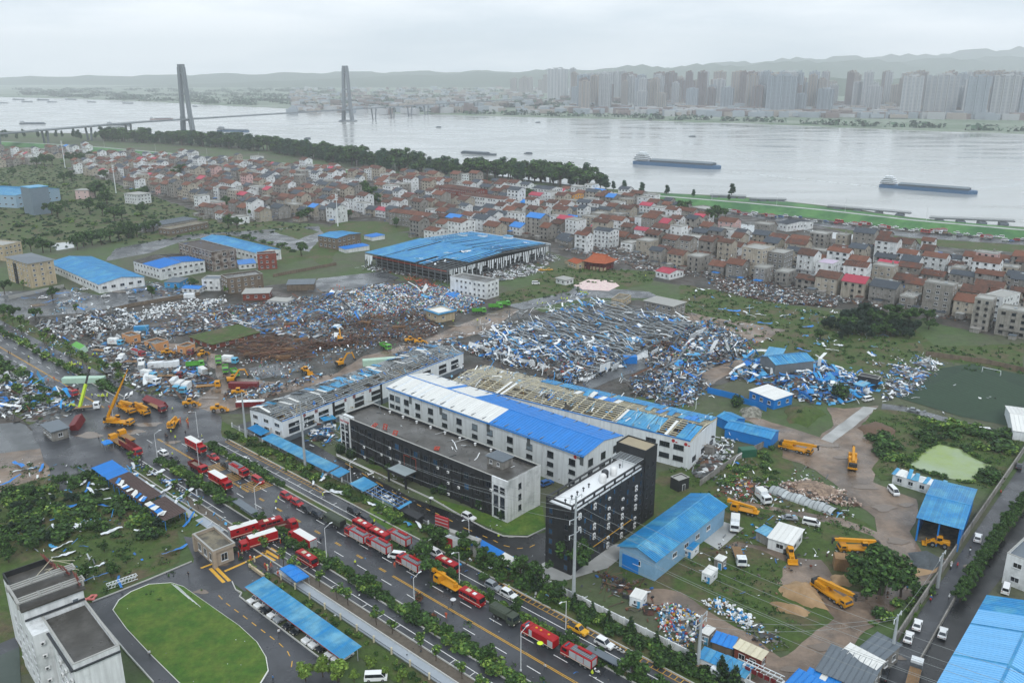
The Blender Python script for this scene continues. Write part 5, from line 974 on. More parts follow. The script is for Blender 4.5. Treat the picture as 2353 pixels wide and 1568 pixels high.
for t,x,yb,yt,w,kind,c,lab in((3,1580,492,215,120,0,0,'white-banded slab tower on the far bank, left of a close pair'),(3,1775,492,208,190,2,0,'widest white-banded tower right of the far bank'),(3,2015,505,215,120,0,3,'grey tower beside the widest white-banded tower'),(3,2190,505,212,140,0,0,'pale tower near the right edge of the far bank'),(3,2345,505,232,70,1,3,'tower cut by the right picture edge'),(3,715,478,212,190,2,3,'broad blue-grey hotel tower with pale top band'),(3,1010,478,300,95,1,3,'dark glass block right of the broad hotel tower'),(3,845,478,335,75,1,3,'short dark block directly beside the broad hotel tower'),(3,530,420,236,105,0,0,'pale double tower left of the broad hotel'),(2,1480,372,166,140,2,0,'leftmost tall pale tower of the white row'),(2,2110,400,238,75,1,2,'brown tower in front of the brown cluster')):
 p=g(t,x,yb);tower(p,w*sw(p)*.92,22,top_h(p,t,yt),kind,c,lab)
for k in range(9):p=g(2,1580+42*k,378);tower(p,34*sw(p),20,top_h(p,2,166+(k*37)%40),k%2,0,'slender pale tower in the white row across the river')
for x,yt in((1960,196),(2020,250),(2170,195),(2235,190),(2300,240)):p=g(2,x,400);tower(p,70*sw(p),22,top_h(p,2,yt),1,2,'brown tower in the brown cluster across the river')
random.seed(11)
for k in range(175):
 x=random.uniform(1560,4650);yb=random.uniform(390,452)+max(0,(x-2254))*.012;p=g(2,x,yb);yt=random.uniform(150,300) if x>2254 else random.uniform(190,330);w=random.uniform(34,80)
 c=random.choice([0,1,1,2,3,0]);tower(p,w*sw(p),random.uniform(16,24),min(125,max(30,top_h(p,2,yt))),random.randrange(4),c,f'{CTN[c]} tower in the far city skyline')
for k in range(16):x=random.uniform(1180,1420);p=g(2,x,330);tower(p,26*sw(p),18,min(110,top_h(p,2,random.uniform(205,262))),k%4,1,'small tan tower left of the white row')
mb=MB()
for k in range(1500):
 x=random.uniform(-300,4700);yb=random.uniform(300,470) if x<1900 else random.uniform(400,485)+max(0,x-2254)*.012
 p=g(2,x,yb)
 if p.y>7500:continue
 mb.box((p.x,p.y,7),(random.uniform(12,50),random.uniform(10,26),random.uniform(8,24)),random.randrange(4),random.uniform(-.8,.2))
o=struct('far_town',mb.mesh('far_town',CT),'stuff')
# -- bridge
M_br=mat('bridge_concrete','#6d757b',.8,.1,.05,0)
T1,T2=g(1,1262,605,-2.5),g(2,77,520,-2.5);BD=(xy(T2)-xy(T1)).normalized();BN=Vector((-BD.y,BD.x,0))
br=thing('river_bridge','grey two-pylon river bridge fading into haze','bridge',(T1.x,T1.y,0))
def toloc(p):return p-Vector((T1.x,T1.y,0))
for c in(T1,T2):
 b=MB();base=xy(c)
 for s_ in(-1,1):
  a0,a1,a2=base+BN*15*s_+Vector((0,0,-6)),base+BN*11*s_+Vector((0,0,34)),base+BN*5.2*s_+Vector((0,0,134))
  for p,q,w in((a0,a1,8),(a1,a2,7)):b.beam(toloc(p),toloc(q),w,w)
  b.box(toloc(a2+Vector((0,0,3))),(6,6,6),0,RH)
 for z,w in((27,13.5),(80,9),(122,6)):b.beam(toloc(base-BN*w+Vector((0,0,z))),toloc(base+BN*w+Vector((0,0,z))),5,4)
 ob('pylon',b.mesh('pylon',M_br),br)
 b=MB();b.cbox(toloc(base+Vector((0,0,-2))),(46,30,5),2);ob('pile_cap',b.mesh('pile_cap',M_br),br)
pts=[xy(T1)+BD*s_+Vector((0,0,28-max(0,-s_-120)*.018)) for s_ in range(-1200,1700,60)]
b=MB()
for p,q in zip(pts[:-1],pts[1:]):b.beam(toloc(p),toloc(q),22,1.5);[b.beam(toloc(p+BN*12.8*k+Vector((0,0,1.2))),toloc(q+BN*12.8*k+Vector((0,0,1.2))),.3,.6) for k in(-1,1)]
ob('deck',b.mesh('deck',M_br),br)
for s_ in list(range(-1140,-60,90))+[670,760,850,940,1030,1120,1250]:
 p=xy(T1)+BD*s_;zt=26.5-max(0,-s_-120)*.018;b=MB()
 for k in(-1,1):b.beam(toloc(p+BN*4*k+Vector((0,0,-6))),toloc(p+BN*8*k+Vector((0,0,zt))),3,2.4)
 ob('pier',b.mesh('pier',M_br),br)
# -- boats
M_hull=mat('hull_blue','#3d5f80',.6,.1,.1,.1);M_hull2=mat('hull_grey','#4b555e',.6,.1,.1,.1);M_hold=mat('cargo_hold','#6d7880',.8,.15,.1,.08)
def barge(A,B,label,hull=None,big=True,beam=None):
 A,B=xy(A),xy(B);L=(B-A).length;w=beam or L*.16;hh=max(1.5,L*.035);r=thing('cargo_barge',label,'barge',(A+B)/2+Vector((0,0,-2.5)),math.atan2((B-A).y,(B-A).x),'boats on the river');hull=hull or M_hull
 b=MB();pl=[(-L/2,-w*.42),(-L*.46,-w/2),(L*.42,-w/2),(L*.475,-w*.3),(L/2,0),(L*.475,w*.3),(L*.42,w/2),(-L*.46,w/2),(-L/2,w*.42)]
 b.prism(pl,-1,hh);ob('hull',b.mesh('hull',hull),r)
 b=MB();b.box((L*.06,0,hh+hh*.3),(L*.72,w*.8,hh*.6));ob('cargo_hold',b.mesh('cargo_hold',M_hull2),r);b=MB();b.add([(-L*.3,-w*.4,hh*1.6),(L*.42,-w*.4,hh*1.6),(L*.42,w*.4,hh*1.6),(-L*.3,w*.4,hh*1.6),(-L*.29,0,hh*2.0),(L*.41,0,hh*2.0)],[(0,1,5,4),(2,3,4,5),(1,2,5),(3,0,4)]);ob('cargo_cover',b.mesh('cargo_cover',M_hold),r)
 if big:
  b=MB()
  for k,(ln,z) in enumerate(((.15,1.6),(.13,3.2),(.1,4.8),(.07,6.4))):b.box((-L*.42,0,hh+hh*.38*z),(L*ln,w*(.8-.08*k),hh*.5));b.box((-L*.42,0,hh+hh*.38*z+hh*.27),(L*ln*1.1,w*(.88-.08*k),hh*.06))
  ob('bridge_house',b.mesh('bridge_house',M_panel),r);b=MB()
  for k,(ln,z) in enumerate(((.15,1.6),(.13,3.2),(.1,4.8))):b.box((-L*.42,0,hh+hh*.38*z+.02),(L*ln*1.01,w*(.81-.08*k),hh*.18))
  ob('cabin_window',b.mesh('cabin_window',M_glass),r)
  b=MB();b.cyl((-L*.42,0,hh*3.4),(-L*.42,0,hh*4.6),.15,n=5);b.cyl((L*.45,0,hh),(L*.45,0,hh*2.6),.15,n=5);ob('mast',b.mesh('mast',M_lsteel),r)['kind']='stuff'
barge(g(3,1392,958,-2.5),g(3,2040,1008,-2.5),'long blue cargo barge with white stern house, nearest the right edge')
barge(g(2,2003,803,-2.5),g(2,2576,840,-2.5),'long blue cargo barge with white stern house in mid river')
barge(g(2,1062,747,-2.5),g(2,835,732,-2.5),'dark empty barge close behind the riverside trees',M_hull2,False)
barge(g(1,1467,585,-2.5),g(1,1667,590,-2.5),'blue barge right of the left pylon',beam=18)
barge(g(1,135,538,-2.5),g(1,307,538,-2.5),'grey barge at the far left',M_hull2)
barge(g(1,722,545,-2.5),g(1,880,548,-2.5),'hazy grey barge under the left bridge approach',M_hull2)
barge(g(1,1003,508,-2.5),g(1,1160,505,-2.5),'hazy pinkish barge behind the bridge deck left of the pylon',mat('hull_pink','#8a7270',.7,.1,.1,0))
for a,b_,c in((0,55,398),(88,165,376),(148,218,390),(250,330,378),(318,382,392),(440,512,375),(588,642,391),(823,893,400),(1290,1325,420)):barge(g(1,a,c,-2.5),g(1,b_,c+1,-2.5),'small hazy barge far out on the left',M_hull2)
for t,x,y in((2,1332,529),(2,1256,737),(2,665,561),(1,2038,637),(3,105,624)):p=g(t,x,y,-2.5);q=p+Vector((14,-3,0));barge(p,q,'tiny dark skiff on the open water',M_hull2,False)
for A,B,lab in(((3,250,1012),(3,492,1022),'dark jetty left of the riverside tree'),((3,512,1036),(3,760,1042),'dark jetty right of the riverside tree'),((3,1035,1084),(3,1597,1132),'longest dark jetty on the river edge'),((3,1720,1162),(3,2290,1186),'jetty nearest the right edge')):
 a,b_=g(*A,2),g(*B,2);r=thing('jetty',lab,'jetty',xy(a),math.atan2((b_-a).y,(b_-a).x));L=(xy(b_)-xy(a)).length;m=MB();m.box((L/2,0,1.6),(L,5,.8));ob('deck',m.mesh('deck',M_steel),r);m=MB();[m.beam((0,y,3),(L,y,3),.2) for y in(-2.3,2.3)];ob('railing',m.mesh('railing',M_steel),r)
 for k in range(4):m=MB();m.cbox((0,0,-1.2),(7,9,3.4),.5);ob('pontoon',cached('pont',lambda:m.mesh('pontoon',M_gsheet)),r,(L*(k+.5)/4,0,0))
M_foam=mat('wake_foam','#c3c9c9',.5,.25,.05,0)
for A,B,w in(((2,2010,806),(2,1000,705),5),((3,1395,962),(3,330,852),5),((1,1670,592),(1,2290,545),5),((2,840,735),(2,330,690),4)):
 a,b_=g(*A,-2.46),g(*B,-2.46);d=(b_-a).normalized();nn=Vector((-d.y,d.x,0));mb=MB();n=16
 for i in range(n):p,q=a.lerp(b_,i/n),a.lerp(b_,(i+.8)/n);k=w*(.4+.5*(i%3)/2)*(1-i/n*.6);mb.quad(p-nn*k,q-nn*k,q+nn*k,p+nn*k)
 me=mb.mesh('wake',M_foam);me.flip_normals() if me.polygons[0].normal.z<0 else None;struct('wake',me)
# -- trees, shrubs, weeds
M_leaf=mat('leaf',None,.7,.12,.5,.16,attr='Col',spec=.25);M_bark=mat('bark','#4a4036',.9,.2,2,.15)
def leaves(n,lobes,size,cols,up=.35,seed=0,name='crown'):
 """leaf clumps (two crossed faces each) spread through several lobes"""
 r=np.random.default_rng(seed);lobes=np.array(lobes,float);wt=lobes[:,3]*lobes[:,4]*lobes[:,5];k=r.choice(len(lobes),n,p=wt/wt.sum())
 d=r.normal(size=(n,3));d/=np.linalg.norm(d,axis=1)[:,None];rad=r.random(n)**.38
 rad*=1+.22*np.sin(d[:,0]*7+k)*np.cos(d[:,1]*6+2*k)
 P=lobes[k,:3]+d*rad[:,None]*lobes[k,3:6]
 nn=d+r.normal(size=(n,3))*.55;nn[:,2]+=up;nn/=np.linalg.norm(nn,axis=1)[:,None]
 a=np.cross(nn,r.normal(size=(n,3)));a/=np.linalg.norm(a,axis=1)[:,None];b=np.cross(nn,a);s=size*(.55+r.random(n)*.9);s2=s*(.45+.5*r.random(n))
 bend=nn*(s*.25)[:,None]
 V=np.stack([P-a*s[:,None],P-b*s2[:,None]+bend,P+a*s[:,None],P+b*s2[:,None]+bend],1).reshape(-1,3)
 F=np.arange(4*n).reshape(n,4);me=bpy.data.meshes.new(name);me.from_pydata(V.tolist(),[],F.tolist())
 c=np.array([srgb(x) for x in cols])[r.integers(0,len(cols),n)]*(.4+.72*r.random(n))[:,None]
 lo=np.repeat(np.c_[c,np.ones(n)],4,0).astype(np.float32);at=me.color_attributes.new('Col','FLOAT_COLOR','CORNER');at.data.foreach_set('color',lo.ravel());me.materials.append(M_leaf);return me
GR_D=['#2f4a28','#3c5a2c','#2a4424','#4a6a30'];GR_M=['#3c5f2b','#486a30','#527538','#33532a'];GR_L=['#6f8a3a','#7d9745','#5d7c34'];GR_B=['#24452f','#2c4e36','#345a3d','#3d6242'];GR_X=['#22392a','#2a4430','#1d3226'];GR_R=['#6d3b2c','#7c4a33','#5a3a2a']
def trunk_mesh(h,r,limbs,seed):
 q=random.Random(seed);b=MB();b.cyl((0,0,0),(q.uniform(-.2,.2),q.uniform(-.2,.2),h),r,r*.55,7)
 for k in range(limbs):a=6.283*k/limbs+q.random();l=h*q.uniform(.35,.6);b.cyl((0,0,h*q.uniform(.55,.95)),(math.cos(a)*l*.7,math.sin(a)*l*.7,h+l*q.uniform(.4,.9)),r*.45,r*.15,5)
 return b.mesh('trunk',M_bark)
def mk_tree(kind,seed):
 q=random.Random(seed*13+5)
 if kind=='broad':
  L=[(0,0,4.4,1.4,1.4,1.4)]+[(q.uniform(-2.1,2.1),q.uniform(-2.1,2.1),q.uniform(2.8,6.0),q.uniform(.6,1.25),q.uniform(.6,1.25),q.uniform(.5,1.0)) for _ in range(10)];return trunk_mesh(3.2,.22,6,seed),leaves(1250,L,.3,GR_D+GR_M,seed=seed)
 if kind=='poplar':
  L=[(q.uniform(-.7,.7),q.uniform(-.7,.7),2.4+1.25*k,1.5-.1*k,1.5-.1*k,1.2) for k in range(6)];return trunk_mesh(4.5,.2,6,seed),leaves(1300,L,.33,GR_B,seed=seed)
 if kind=='thin':
  L=[(q.uniform(-.9,.9),q.uniform(-.9,.9),q.uniform(2.4,4.2),.6,.6,.6) for _ in range(6)];return trunk_mesh(2.8,.1,6,seed),leaves(160,L,.3,GR_L+GR_M,seed=seed)
 if kind=='conifer':
  L=[(0,0,1.0+.75*k,1.35-.22*k,1.35-.22*k,.55) for k in range(6)];return trunk_mesh(3.8,.12,4,seed),leaves(700,L,.28,GR_X+GR_D,seed=seed)
 if kind=='shrub':
  L=[(q.uniform(-.7,.7),q.uniform(-.7,.7),q.uniform(.45,.95),q.uniform(.5,.85),q.uniform(.5,.85),q.uniform(.4,.65)) for _ in range(6)];return trunk_mesh(.6,.06,4,seed),leaves(420,L,.22,(GR_D+GR_M,GR_M+GR_L,GR_D)[seed%3],seed=seed)
 if kind=='ball':
  L=[(0,0,1.25,1.15,1.15,1.15)];return trunk_mesh(.8,.1,4,seed),leaves(900,L,.17,GR_D+GR_X,seed=seed)
 if kind=='light':
  L=[(q.uniform(-.9,.9),q.uniform(-.9,.9),q.uniform(1.8,3.6),.75,.75,.7) for _ in range(6)];return trunk_mesh(1.8,.1,5,seed),leaves(600,L,.26,GR_L,seed=seed)
 if kind=='red':
  L=[(q.uniform(-.6,.6),q.uniform(-.6,.6),q.uniform(.8,1.9),.6,.6,.6) for _ in range(5)];return trunk_mesh(.9,.07,4,seed),leaves(420,L,.2,GR_R+GR_D[:1],seed=seed)
 if kind=='bamboo':
  L=[(q.uniform(-1.3,1.3),q.uniform(-1.3,1.3),q.uniform(2.2,5),.9,.9,1.1) for _ in range(7)];return trunk_mesh(3,.1,7,seed),leaves(1100,L,.3,GR_X,seed=seed)
KINDS={k:[mk_tree(k,7*i+1) for i in range(n)] for k,n in(('broad',5),('poplar',5),('thin',3),('conifer',3),('shrub',5),('ball',2),('light',2),('red',2),('bamboo',3))}
TH={'broad':6.3,'poplar':9.2,'thin':4.8,'conifer':5.3,'shrub':1.6,'ball':2.4,'light':4.3,'red':2.4,'bamboo':6}
TNAME={'broad':('broadleaf_tree','tree'),'poplar':('poplar_tree','tree'),'thin':('street_tree','tree'),'conifer':('conifer_tree','tree'),'shrub':('shrub','shrub'),'ball':('clipped_shrub','shrub'),'light':('young_tree','tree'),'red':('red_shrub','shrub'),'bamboo':('bamboo_clump','bamboo')}
SCRUB=[];MASSED={'meadow scrub','pond scrub','yard scrub','wall scrub','far median shrubs','far roadside bushes','roadside thicket','flooded yard bushes','fence shrubs'}
def plant(kind,p,h,label,group,wide=1.0,lean=0.0):
 tr,cr_=random.choice(KINDS[kind]);k=h/TH[kind]
 if group in MASSED:SCRUB.append((cr_,p,k*wide,k,random.uniform(0,6.28)));return None
 nm,cat=TNAME[kind];r=thing(nm,label,cat,(p.x,p.y,0),random.uniform(0,6.28),group);r.scale=(k*wide,k*wide,k)
 if lean:r.rotation_euler=(random.uniform(-lean,lean),random.uniform(-lean,lean),random.uniform(0,6.28))
 ob('trunk',tr,r);ob('crown',cr_,r);return r
def along(pts,d):
 o=[]
 for a,b in zip(pts[:-1],pts[1:]):
  n=max(1,int((b-a).length/d));o+=[a.lerp(b,(i+random.random()*.6)/n) for i in range(n)]
 return o
belt=tp(1,(650,655),(1000,665),(1400,690),(1800,725),(2200,790))+tp(2,(150,820),(500,862),(900,900),(1300,928),(1560,958),(1760,975))
for p in along(belt,8.5):
 for k in range(2):q=p+Vector((random.uniform(-8,8),random.uniform(-4,34),0));plant(random.choice(('poplar','broad')),q,random.uniform(13,26),'tall tree in the dense belt along the river','riverside tree belt',random.uniform(1.2,1.8))
for p in along(tp(1,(-200,640),(200,640),(650,640)),16):plant('poplar',p+Vector((0,random.uniform(0,60),0)),random.uniform(12,17),'poplar left of the belt near the bridge approach','riverside tree belt',1.3)
for t,x,y,h,lab in((2,1770,965,20,'tall poplar pair end of the river belt'),(2,1805,975,19,'last tall poplar of the river belt'),(2,1855,975,11,'short tree right of the river belt'),(2,1930,985,14,'round tree on the foreshore right of the belt'),(2,2045,1000,14,'lone upright tree on the foreshore'),(2,2212,1008,12,'small spreading tree beside the water'),(3,140,1022,9,'low tree at the jetty ramp'),(3,392,1015,15,'lone tall tree between two jetties'),(3,375,1045,7,'bush under the lone tall tree')):plant('poplar',g(t,x,y),h*.8,lab,'foreshore trees',1.7)
lob=[]
for p in along(far[8:],45):lob.append((p.x,p.y+random.uniform(15,90),4,30,16,random.uniform(7,12)))
for k in range(330):x_=random.uniform(-2100,2300);p=g(2,x_,random.uniform(300,340+(x_+2254)*.044 if x_<0 else 440));p.y=min(p.y,6500);lob.append((p.x,p.y,4,random.uniform(30,80),20,random.uniform(7,13)))
o=struct('far_wood',leaves(26000,lob,5.5,GR_B,.8,3,'far_wood'),'stuff')
for t,x,y,h in((1,520,1380,11),(1,560,1360,12),(1,620,1350,11),(1,680,1345,12),(1,740,1330,11),(1,800,1320,12),(1,860,1300,12),(1,920,1295,11),(1,980,1270,10),(1,1030,1260,10),(1,210,1390,10),(1,290,1400,11),(1,340,1395,9),(1,640,1030,16),(1,690,1040,18),(1,720,1090,15),(1,600,1130,13),(1,690,1150,12),(1,770,1190,13),(1,820,1180,12),(1,950,1150,12),(1,960,1035,13),(1,300,820,17),(1,250,830,14),(1,350,815,16),(1,480,800,15),(1,540,800,15),(1,600,790,14),(1,430,930,12),(1,480,920,12),(1,700,910,13),(1,1530,1230,11),(1,1590,1240,10),(1,1210,880,14),(1,1520,1110,12),(1,1180,910,12),(1,2020,1420,10),(1,2060,1180,11),(1,2020,1190,10),(1,1880,1150,9),(1,1700,1180,10),(1,350,1150,12),(1,390,1170,12),(1,440,1120,10),(1,300,1110,10),(1,90,890,11),(1,1180,830,13),(2,190,1010,14),(2,230,1050,15),(2,260,1090,13),(2,1180,1070,12),(2,1230,1080,13),(2,1290,1065,14),(2,1330,1050,12),(2,80,1180,9),(2,400,1230,8),(2,2320,1150,13),(3,70,1160,14),(3,300,1190,14),(3,250,1200,12),(3,350,1170,10),(2,1490,1190,14)):
 plant('broad',g(t,x,y),h,'dark broadleaf tree among the meadows and village','village and meadow trees',1.15)
for k in range(70):p=g(1,random.uniform(-100,1050),random.uniform(700,1330));(random.random()<.9 and not in_poly(p,FARV)) and plant('shrub',p,random.uniform(2.5,5),'scrub bush in the left meadow','meadow scrub',1.5)
def row(kind,s0,s1,t,step,h0,h1,label,group,wide=1.0,jt=.5,keep=1.0):
 for s in np.arange(s0,s1,step):
  if random.random()>keep:continue
  plant(kind,st(s+random.uniform(-.5,.5)*step*.6,t+random.uniform(-jt,jt)),random.uniform(h0,h1),label,group,wide)
row('shrub',-110,-66,-8.0,2.2,1.8,3.2,'dense shrub in the median near the trucks','median shrubs',1.3)
row('shrub',-40,140,-8.0,1.9,1.3,2.7,'dense shrub in the median beside the campus pavement','median shrubs',1.3)
row('broad',-100,130,-8.0,13,3.2,4.8,'small dark tree in the campus-side median','median trees',1.05)
row('shrub',-108,-62,9.3,2.0,1.4,2.6,'low shrub in the factory-side median left of the gate','median shrubs',1.25)
row('shrub',-15,140,9.3,1.9,1.1,2.3,'low shrub in the factory-side median right of the gate','median shrubs',1.3)
row('broad',2,130,9.3,12,2.8,4.4,'small dark tree in the factory-side median','median trees',1.05)
row('thin',-48,140,-15.6,7.5,4.2,5.4,'staked thin street tree in the planting strip','thin street trees',1.15)
row('thin',-118,-66,-15.8,8,4,5,'battered thin street tree beside the bicycle shed','thin street trees',1.1)
row('shrub',-45,40,-22.2,2.6,.9,1.8,'small shrub along the campus fence','fence shrubs',1.0,.4,.8)
row('shrub',-112,0,20.3,2.6,1.2,2.4,'bush on the factory verge','verge bushes',1.3,2.0,.8)
row('shrub',0,130,19.8,1.9,1.4,2.8,'bush on the verge along the white wall','verge bushes',1.3,1.6,.9)
row('conifer',28,140,20.6,5.5,4.5,7,'dark conifer along the white boundary wall','wall conifers',1.1,1.4,.85)
row('broad',8,40,20.5,6,5,7,'bushy tree on the verge by the tall pylon','verge trees',1.15,1.5)
row('shrub',-400,-185,-8,3,1.6,3,'shrub in the far median','far median shrubs',1.5,.5,.7);row('shrub',-400,-185,9.3,3,1.6,3,'shrub in the far factory-side median','far median shrubs',1.5,.6,.7)
row('shrub',-330,-185,-16,6,2,4,'battered bush on the far roadside','far roadside bushes',1.5,4,.8);row('thin',-330,-185,17,8,5,8,'storm-stripped tree beside the far road','stripped trees',1.1,3,.9);row('thin',-330,-185,-18,9,5,8,'storm-stripped tree left of the far road','stripped trees',1.1,5,.9)
for t,x,y,h in((5,30,1370,3.8),(5,95,1400,3.4),(5,240,1440,2.6),(5,355,1490,3),(8,720,305,4),(8,870,350,4),(8,975,405,4.2),(8,1120,470,3.8),(8,650,300,2),(5,1500,1560,2)):plant('ball',g(t,x,y),h,'clipped round bush at the foot of the black office','office bushes')
for t,x,y,h,lab in((8,600,760,6.5,'leafy tree beside the white van by the gate'),(8,630,860,5.5,'round tree at the median end by the lift truck'),(8,680,660,7,'thin tree beside the factory gate'),(8,1590,830,9,'tall bushy tree below the black dormitory'),(8,1980,1530,6.5,'big round tree at the bottom edge by the bus shelter'),(8,990,900,3,'bush in the gap of the factory-side median')):plant('broad',g(t,x,y),h,lab,'roadside trees',1.2)
for x,y,h in((560,1010,2.4),(640,1150,2.2),(745,1235,2.2)):plant('red',g(8,x,y+10),h,'reddish shrub in the median','red median shrubs',1.4)
for x,y,h in((2165,1530,5),(2260,1560,5),(2050,1560,5)):plant('light',g(7,x,y),h,'bright green young tree at the bottom edge','bright young trees',1.3)
for x,y,h in((15,1560,4),(120,1560,3),(235,1490,4),(320,1530,3),(440,1568,4)):plant('light',g(8,x,y),h,'bright green young tree in the campus garden','bright young trees',1.2)
PONDR=tp(6,(1555,1458),(1685,1330),(1790,1298),(1968,1340),(2020,1395),(2160,1460),(2055,1530),(1985,1572),(1850,1545))
p0=g(9,1370,960)
for dx,dy,h in((-3,2,9),(3,3,11),(0,-1,10),(5,-2,8),(-4,-3,7.5)):plant('broad',p0+Vector((dx,dy,0)),h,'dark tree of the big clump beside the sand heap','sand heap trees',1.25)
for p in along(tp(9,(1920,1030),(2000,880),(2100,720),(2200,570),(2352,370),(2500,200)),1.7):plant('broad',p,random.uniform(3.2,4.2),'section of the dense dark hedge along the lane','lane hedge',1.15)
for k in range(62):p=g(6,random.gauss(1330,190),random.gauss(505,48)+40);plant(random.choice(('bamboo','bamboo','broad')),p,random.uniform(3.5,8.5),'dark bamboo clump in the grove below the houses','bamboo grove',1.5)
for k in range(75):
 p=g(6,random.uniform(1330,2330),random.uniform(1180,1600));pl=g(6,1810,1440)
 if not in_poly(p,tp(6,(1480,1465),(1660,1300),(1790,1260),(2000,1310),(2260,1460),(2010,1600),(1850,1575))) and not in_poly(p,tp(9,(1300,100),(1480,330),(2100,300),(2100,250),(1400,60))) and in_poly(p,tp(6,(1270,1160),(1500,1090),(2352,1260),(2200,1620),(1950,1600),(1560,1460),(1400,1480))):plant('shrub',p,random.uniform(1.6,4),'dark scrub bush around the green pond','pond scrub',1.7)
for t,x,y,h in((6,1115,1010,7),(6,425,1060,5),(6,850,1130,3),(6,900,1120,2.5)):plant('ball',g(t,x,y),h,'rounded tree among the blue wreckage','wreck-side trees',1.0)
for p in along(tp(9,(1350,1200),(1500,1090),(1620,1000),(1720,890)),2.6):plant('shrub',p+Vector((random.uniform(-2,2),random.uniform(-2,2),0)),random.uniform(1,2.2),'scrub along the inside of the boundary wall','wall scrub',1.5)
for k in range(40):p=g(9,random.uniform(300,700),random.uniform(0,260));plant('shrub',p,random.uniform(.8,1.8),'weedy bush beside the wrecked wall','yard scrub',1.6)
for p in along(PONDR+PONDR[:1],2.2):plant('shrub',p,random.uniform(.7,1.7),'weeds','pond scrub',1.5)
wood=tp(7,(-60,330),(300,240),(560,150),(720,230),(1000,420),(1180,520),(1100,640),(900,560),(760,600),(560,560),(350,640),(-60,700));n=0
while n<120:
 p=g(7,random.uniform(-60,1180),random.uniform(150,690))
 if in_poly(p,wood):n+=1;plant(random.choice(('shrub','shrub','broad','bamboo')),p,random.uniform(1.4,4),'storm-tangled bush in the roadside thicket','roadside thicket',1.3,.25)
for x,y,h in((700,690,3),(580,900,5.5),(745,860,4),(850,770,2.5),(60,760,4),(40,720,5),(230,680,3)):plant('broad',g(7,x,y),h,'small tree on the campus lawn','campus lawn trees',1.1)
for t,x,y,h in((4,355,350,8),(4,1020,325,7),(4,510,440,6),(4,1180,300,5),(4,1300,270,7),(4,1515,310,6),(4,160,270,6),(4,30,300,8),(4,90,470,7),(4,240,480,7),(4,30,470,8),(4,1290,90,7),(4,1340,140,6)):plant('thin' if h<6.6 else 'broad',g(t,x,y),h,'storm-battered tree by the flooded car park','car park trees',1.1)
for p in along(tp(1,(1650,1300),(1850,1350),(1990,1400)),9):plant('shrub',p,random.uniform(2,4),'bush along the flooded yard edge','flooded yard bushes',1.8)
PONDH=tp(6,(1540,1460),(1680,1320),(1790,1290),(1980,1335),(2190,1460),(1990,1580),(1850,1550))
def scatter_leaves(name,polys,dens,size,cols,z=.12,seed=1):
 lob=[];r=random.Random(seed)
 for poly in polys:
  xs=[p.x for p in poly];ys=[p.y for p in poly];ar=0
  for i in range(len(poly)):a,b=poly[i],poly[(i+1)%len(poly)];ar+=a.x*b.y-b.x*a.y
  for k in range(int(abs(ar)/2*dens)):
   for _ in range(30):
    p=Vector((r.uniform(min(xs),max(xs)),r.uniform(min(ys),max(ys)),0))
    if in_poly(p,poly) and not in_poly(p,PONDH):break
   s=r.uniform(.5,1.6);lob.append((p.x,p.y,.35,s,s,r.uniform(.15,.5)))
 o=struct(name,leaves(len(lob)*9,lob,size,cols,.9,seed,name),'stuff');return o
scatter_leaves('weeds',[band(-112,140,16.8,23.5),band(-112,-66,-26,-20.5),tp(7,(0,100),(600,110),(1200,500),(1180,740),(700,980),(400,700),(0,700)),tp(9,(-100,100),(480,60),(900,300),(1380,560),(900,620),(300,420)),tp(9,(100,800),(300,700),(720,780),(800,1000),(900,1100),(760,1330),(300,1100)),tp(6,(1270,1160),(1500,1090),(2352,1250),(2200,1600),(1950,1600),(1560,1460),(1400,1500))],.16,.3,GR_M+GR_D,seed=5)
scatter_leaves('weeds',[tp(6,(40,240),(900,400),(1500,470),(1750,650),(2352,640),(2352,840),(1450,800),(960,740),(440,560),(50,430)),tp(5,(1090,300),(1640,230),(1640,290),(1130,390)),tp(5,(1430,130),(2150,150),(2120,230),(1300,230)),tp(4,(0,700),(450,1000),(300,1150),(-200,1000))],.06,.5,GR_M+GR_D,seed=8)
scatter_leaves('weeds',[tp(1,(0,720),(520,850),(1400,1150),(2200,1230),(1500,1300),(200,1380),(0,1380))],.018,.9,GR_D+GR_B,seed=9)
def join_scrub(name,items):
 V,C=[],[]
 for me,p,kx,kz,a in items:
  n=len(me.vertices);v=np.empty(n*3,np.float32);me.vertices.foreach_get('co',v);v=v.reshape(-1,3);c=np.empty(n*4,np.float32);me.color_attributes['Col'].data.foreach_get('color',c);c=c.reshape(-1,4)
  keep=(np.random.default_rng(len(V)).random(n//4)<.7).repeat(4);v=v[keep];c=c[keep]
  ca,sa=math.cos(a),math.sin(a);V.append(np.stack([p.x+kx*(v[:,0]*ca-v[:,1]*sa),p.y+kx*(v[:,0]*sa+v[:,1]*ca),kz*v[:,2]],1));C.append(c)
 V,C=np.concatenate(V),np.concatenate(C);me=bpy.data.meshes.new(name);me.from_pydata(V.tolist(),[],np.arange(len(V)).reshape(-1,4).tolist());at=me.color_attributes.new('Col','FLOAT_COLOR','CORNER');at.data.foreach_set('color',C.ravel().astype(np.float32));me.materials.append(M_leaf)
 struct(name,me,'stuff')
join_scrub('scrub',SCRUB)
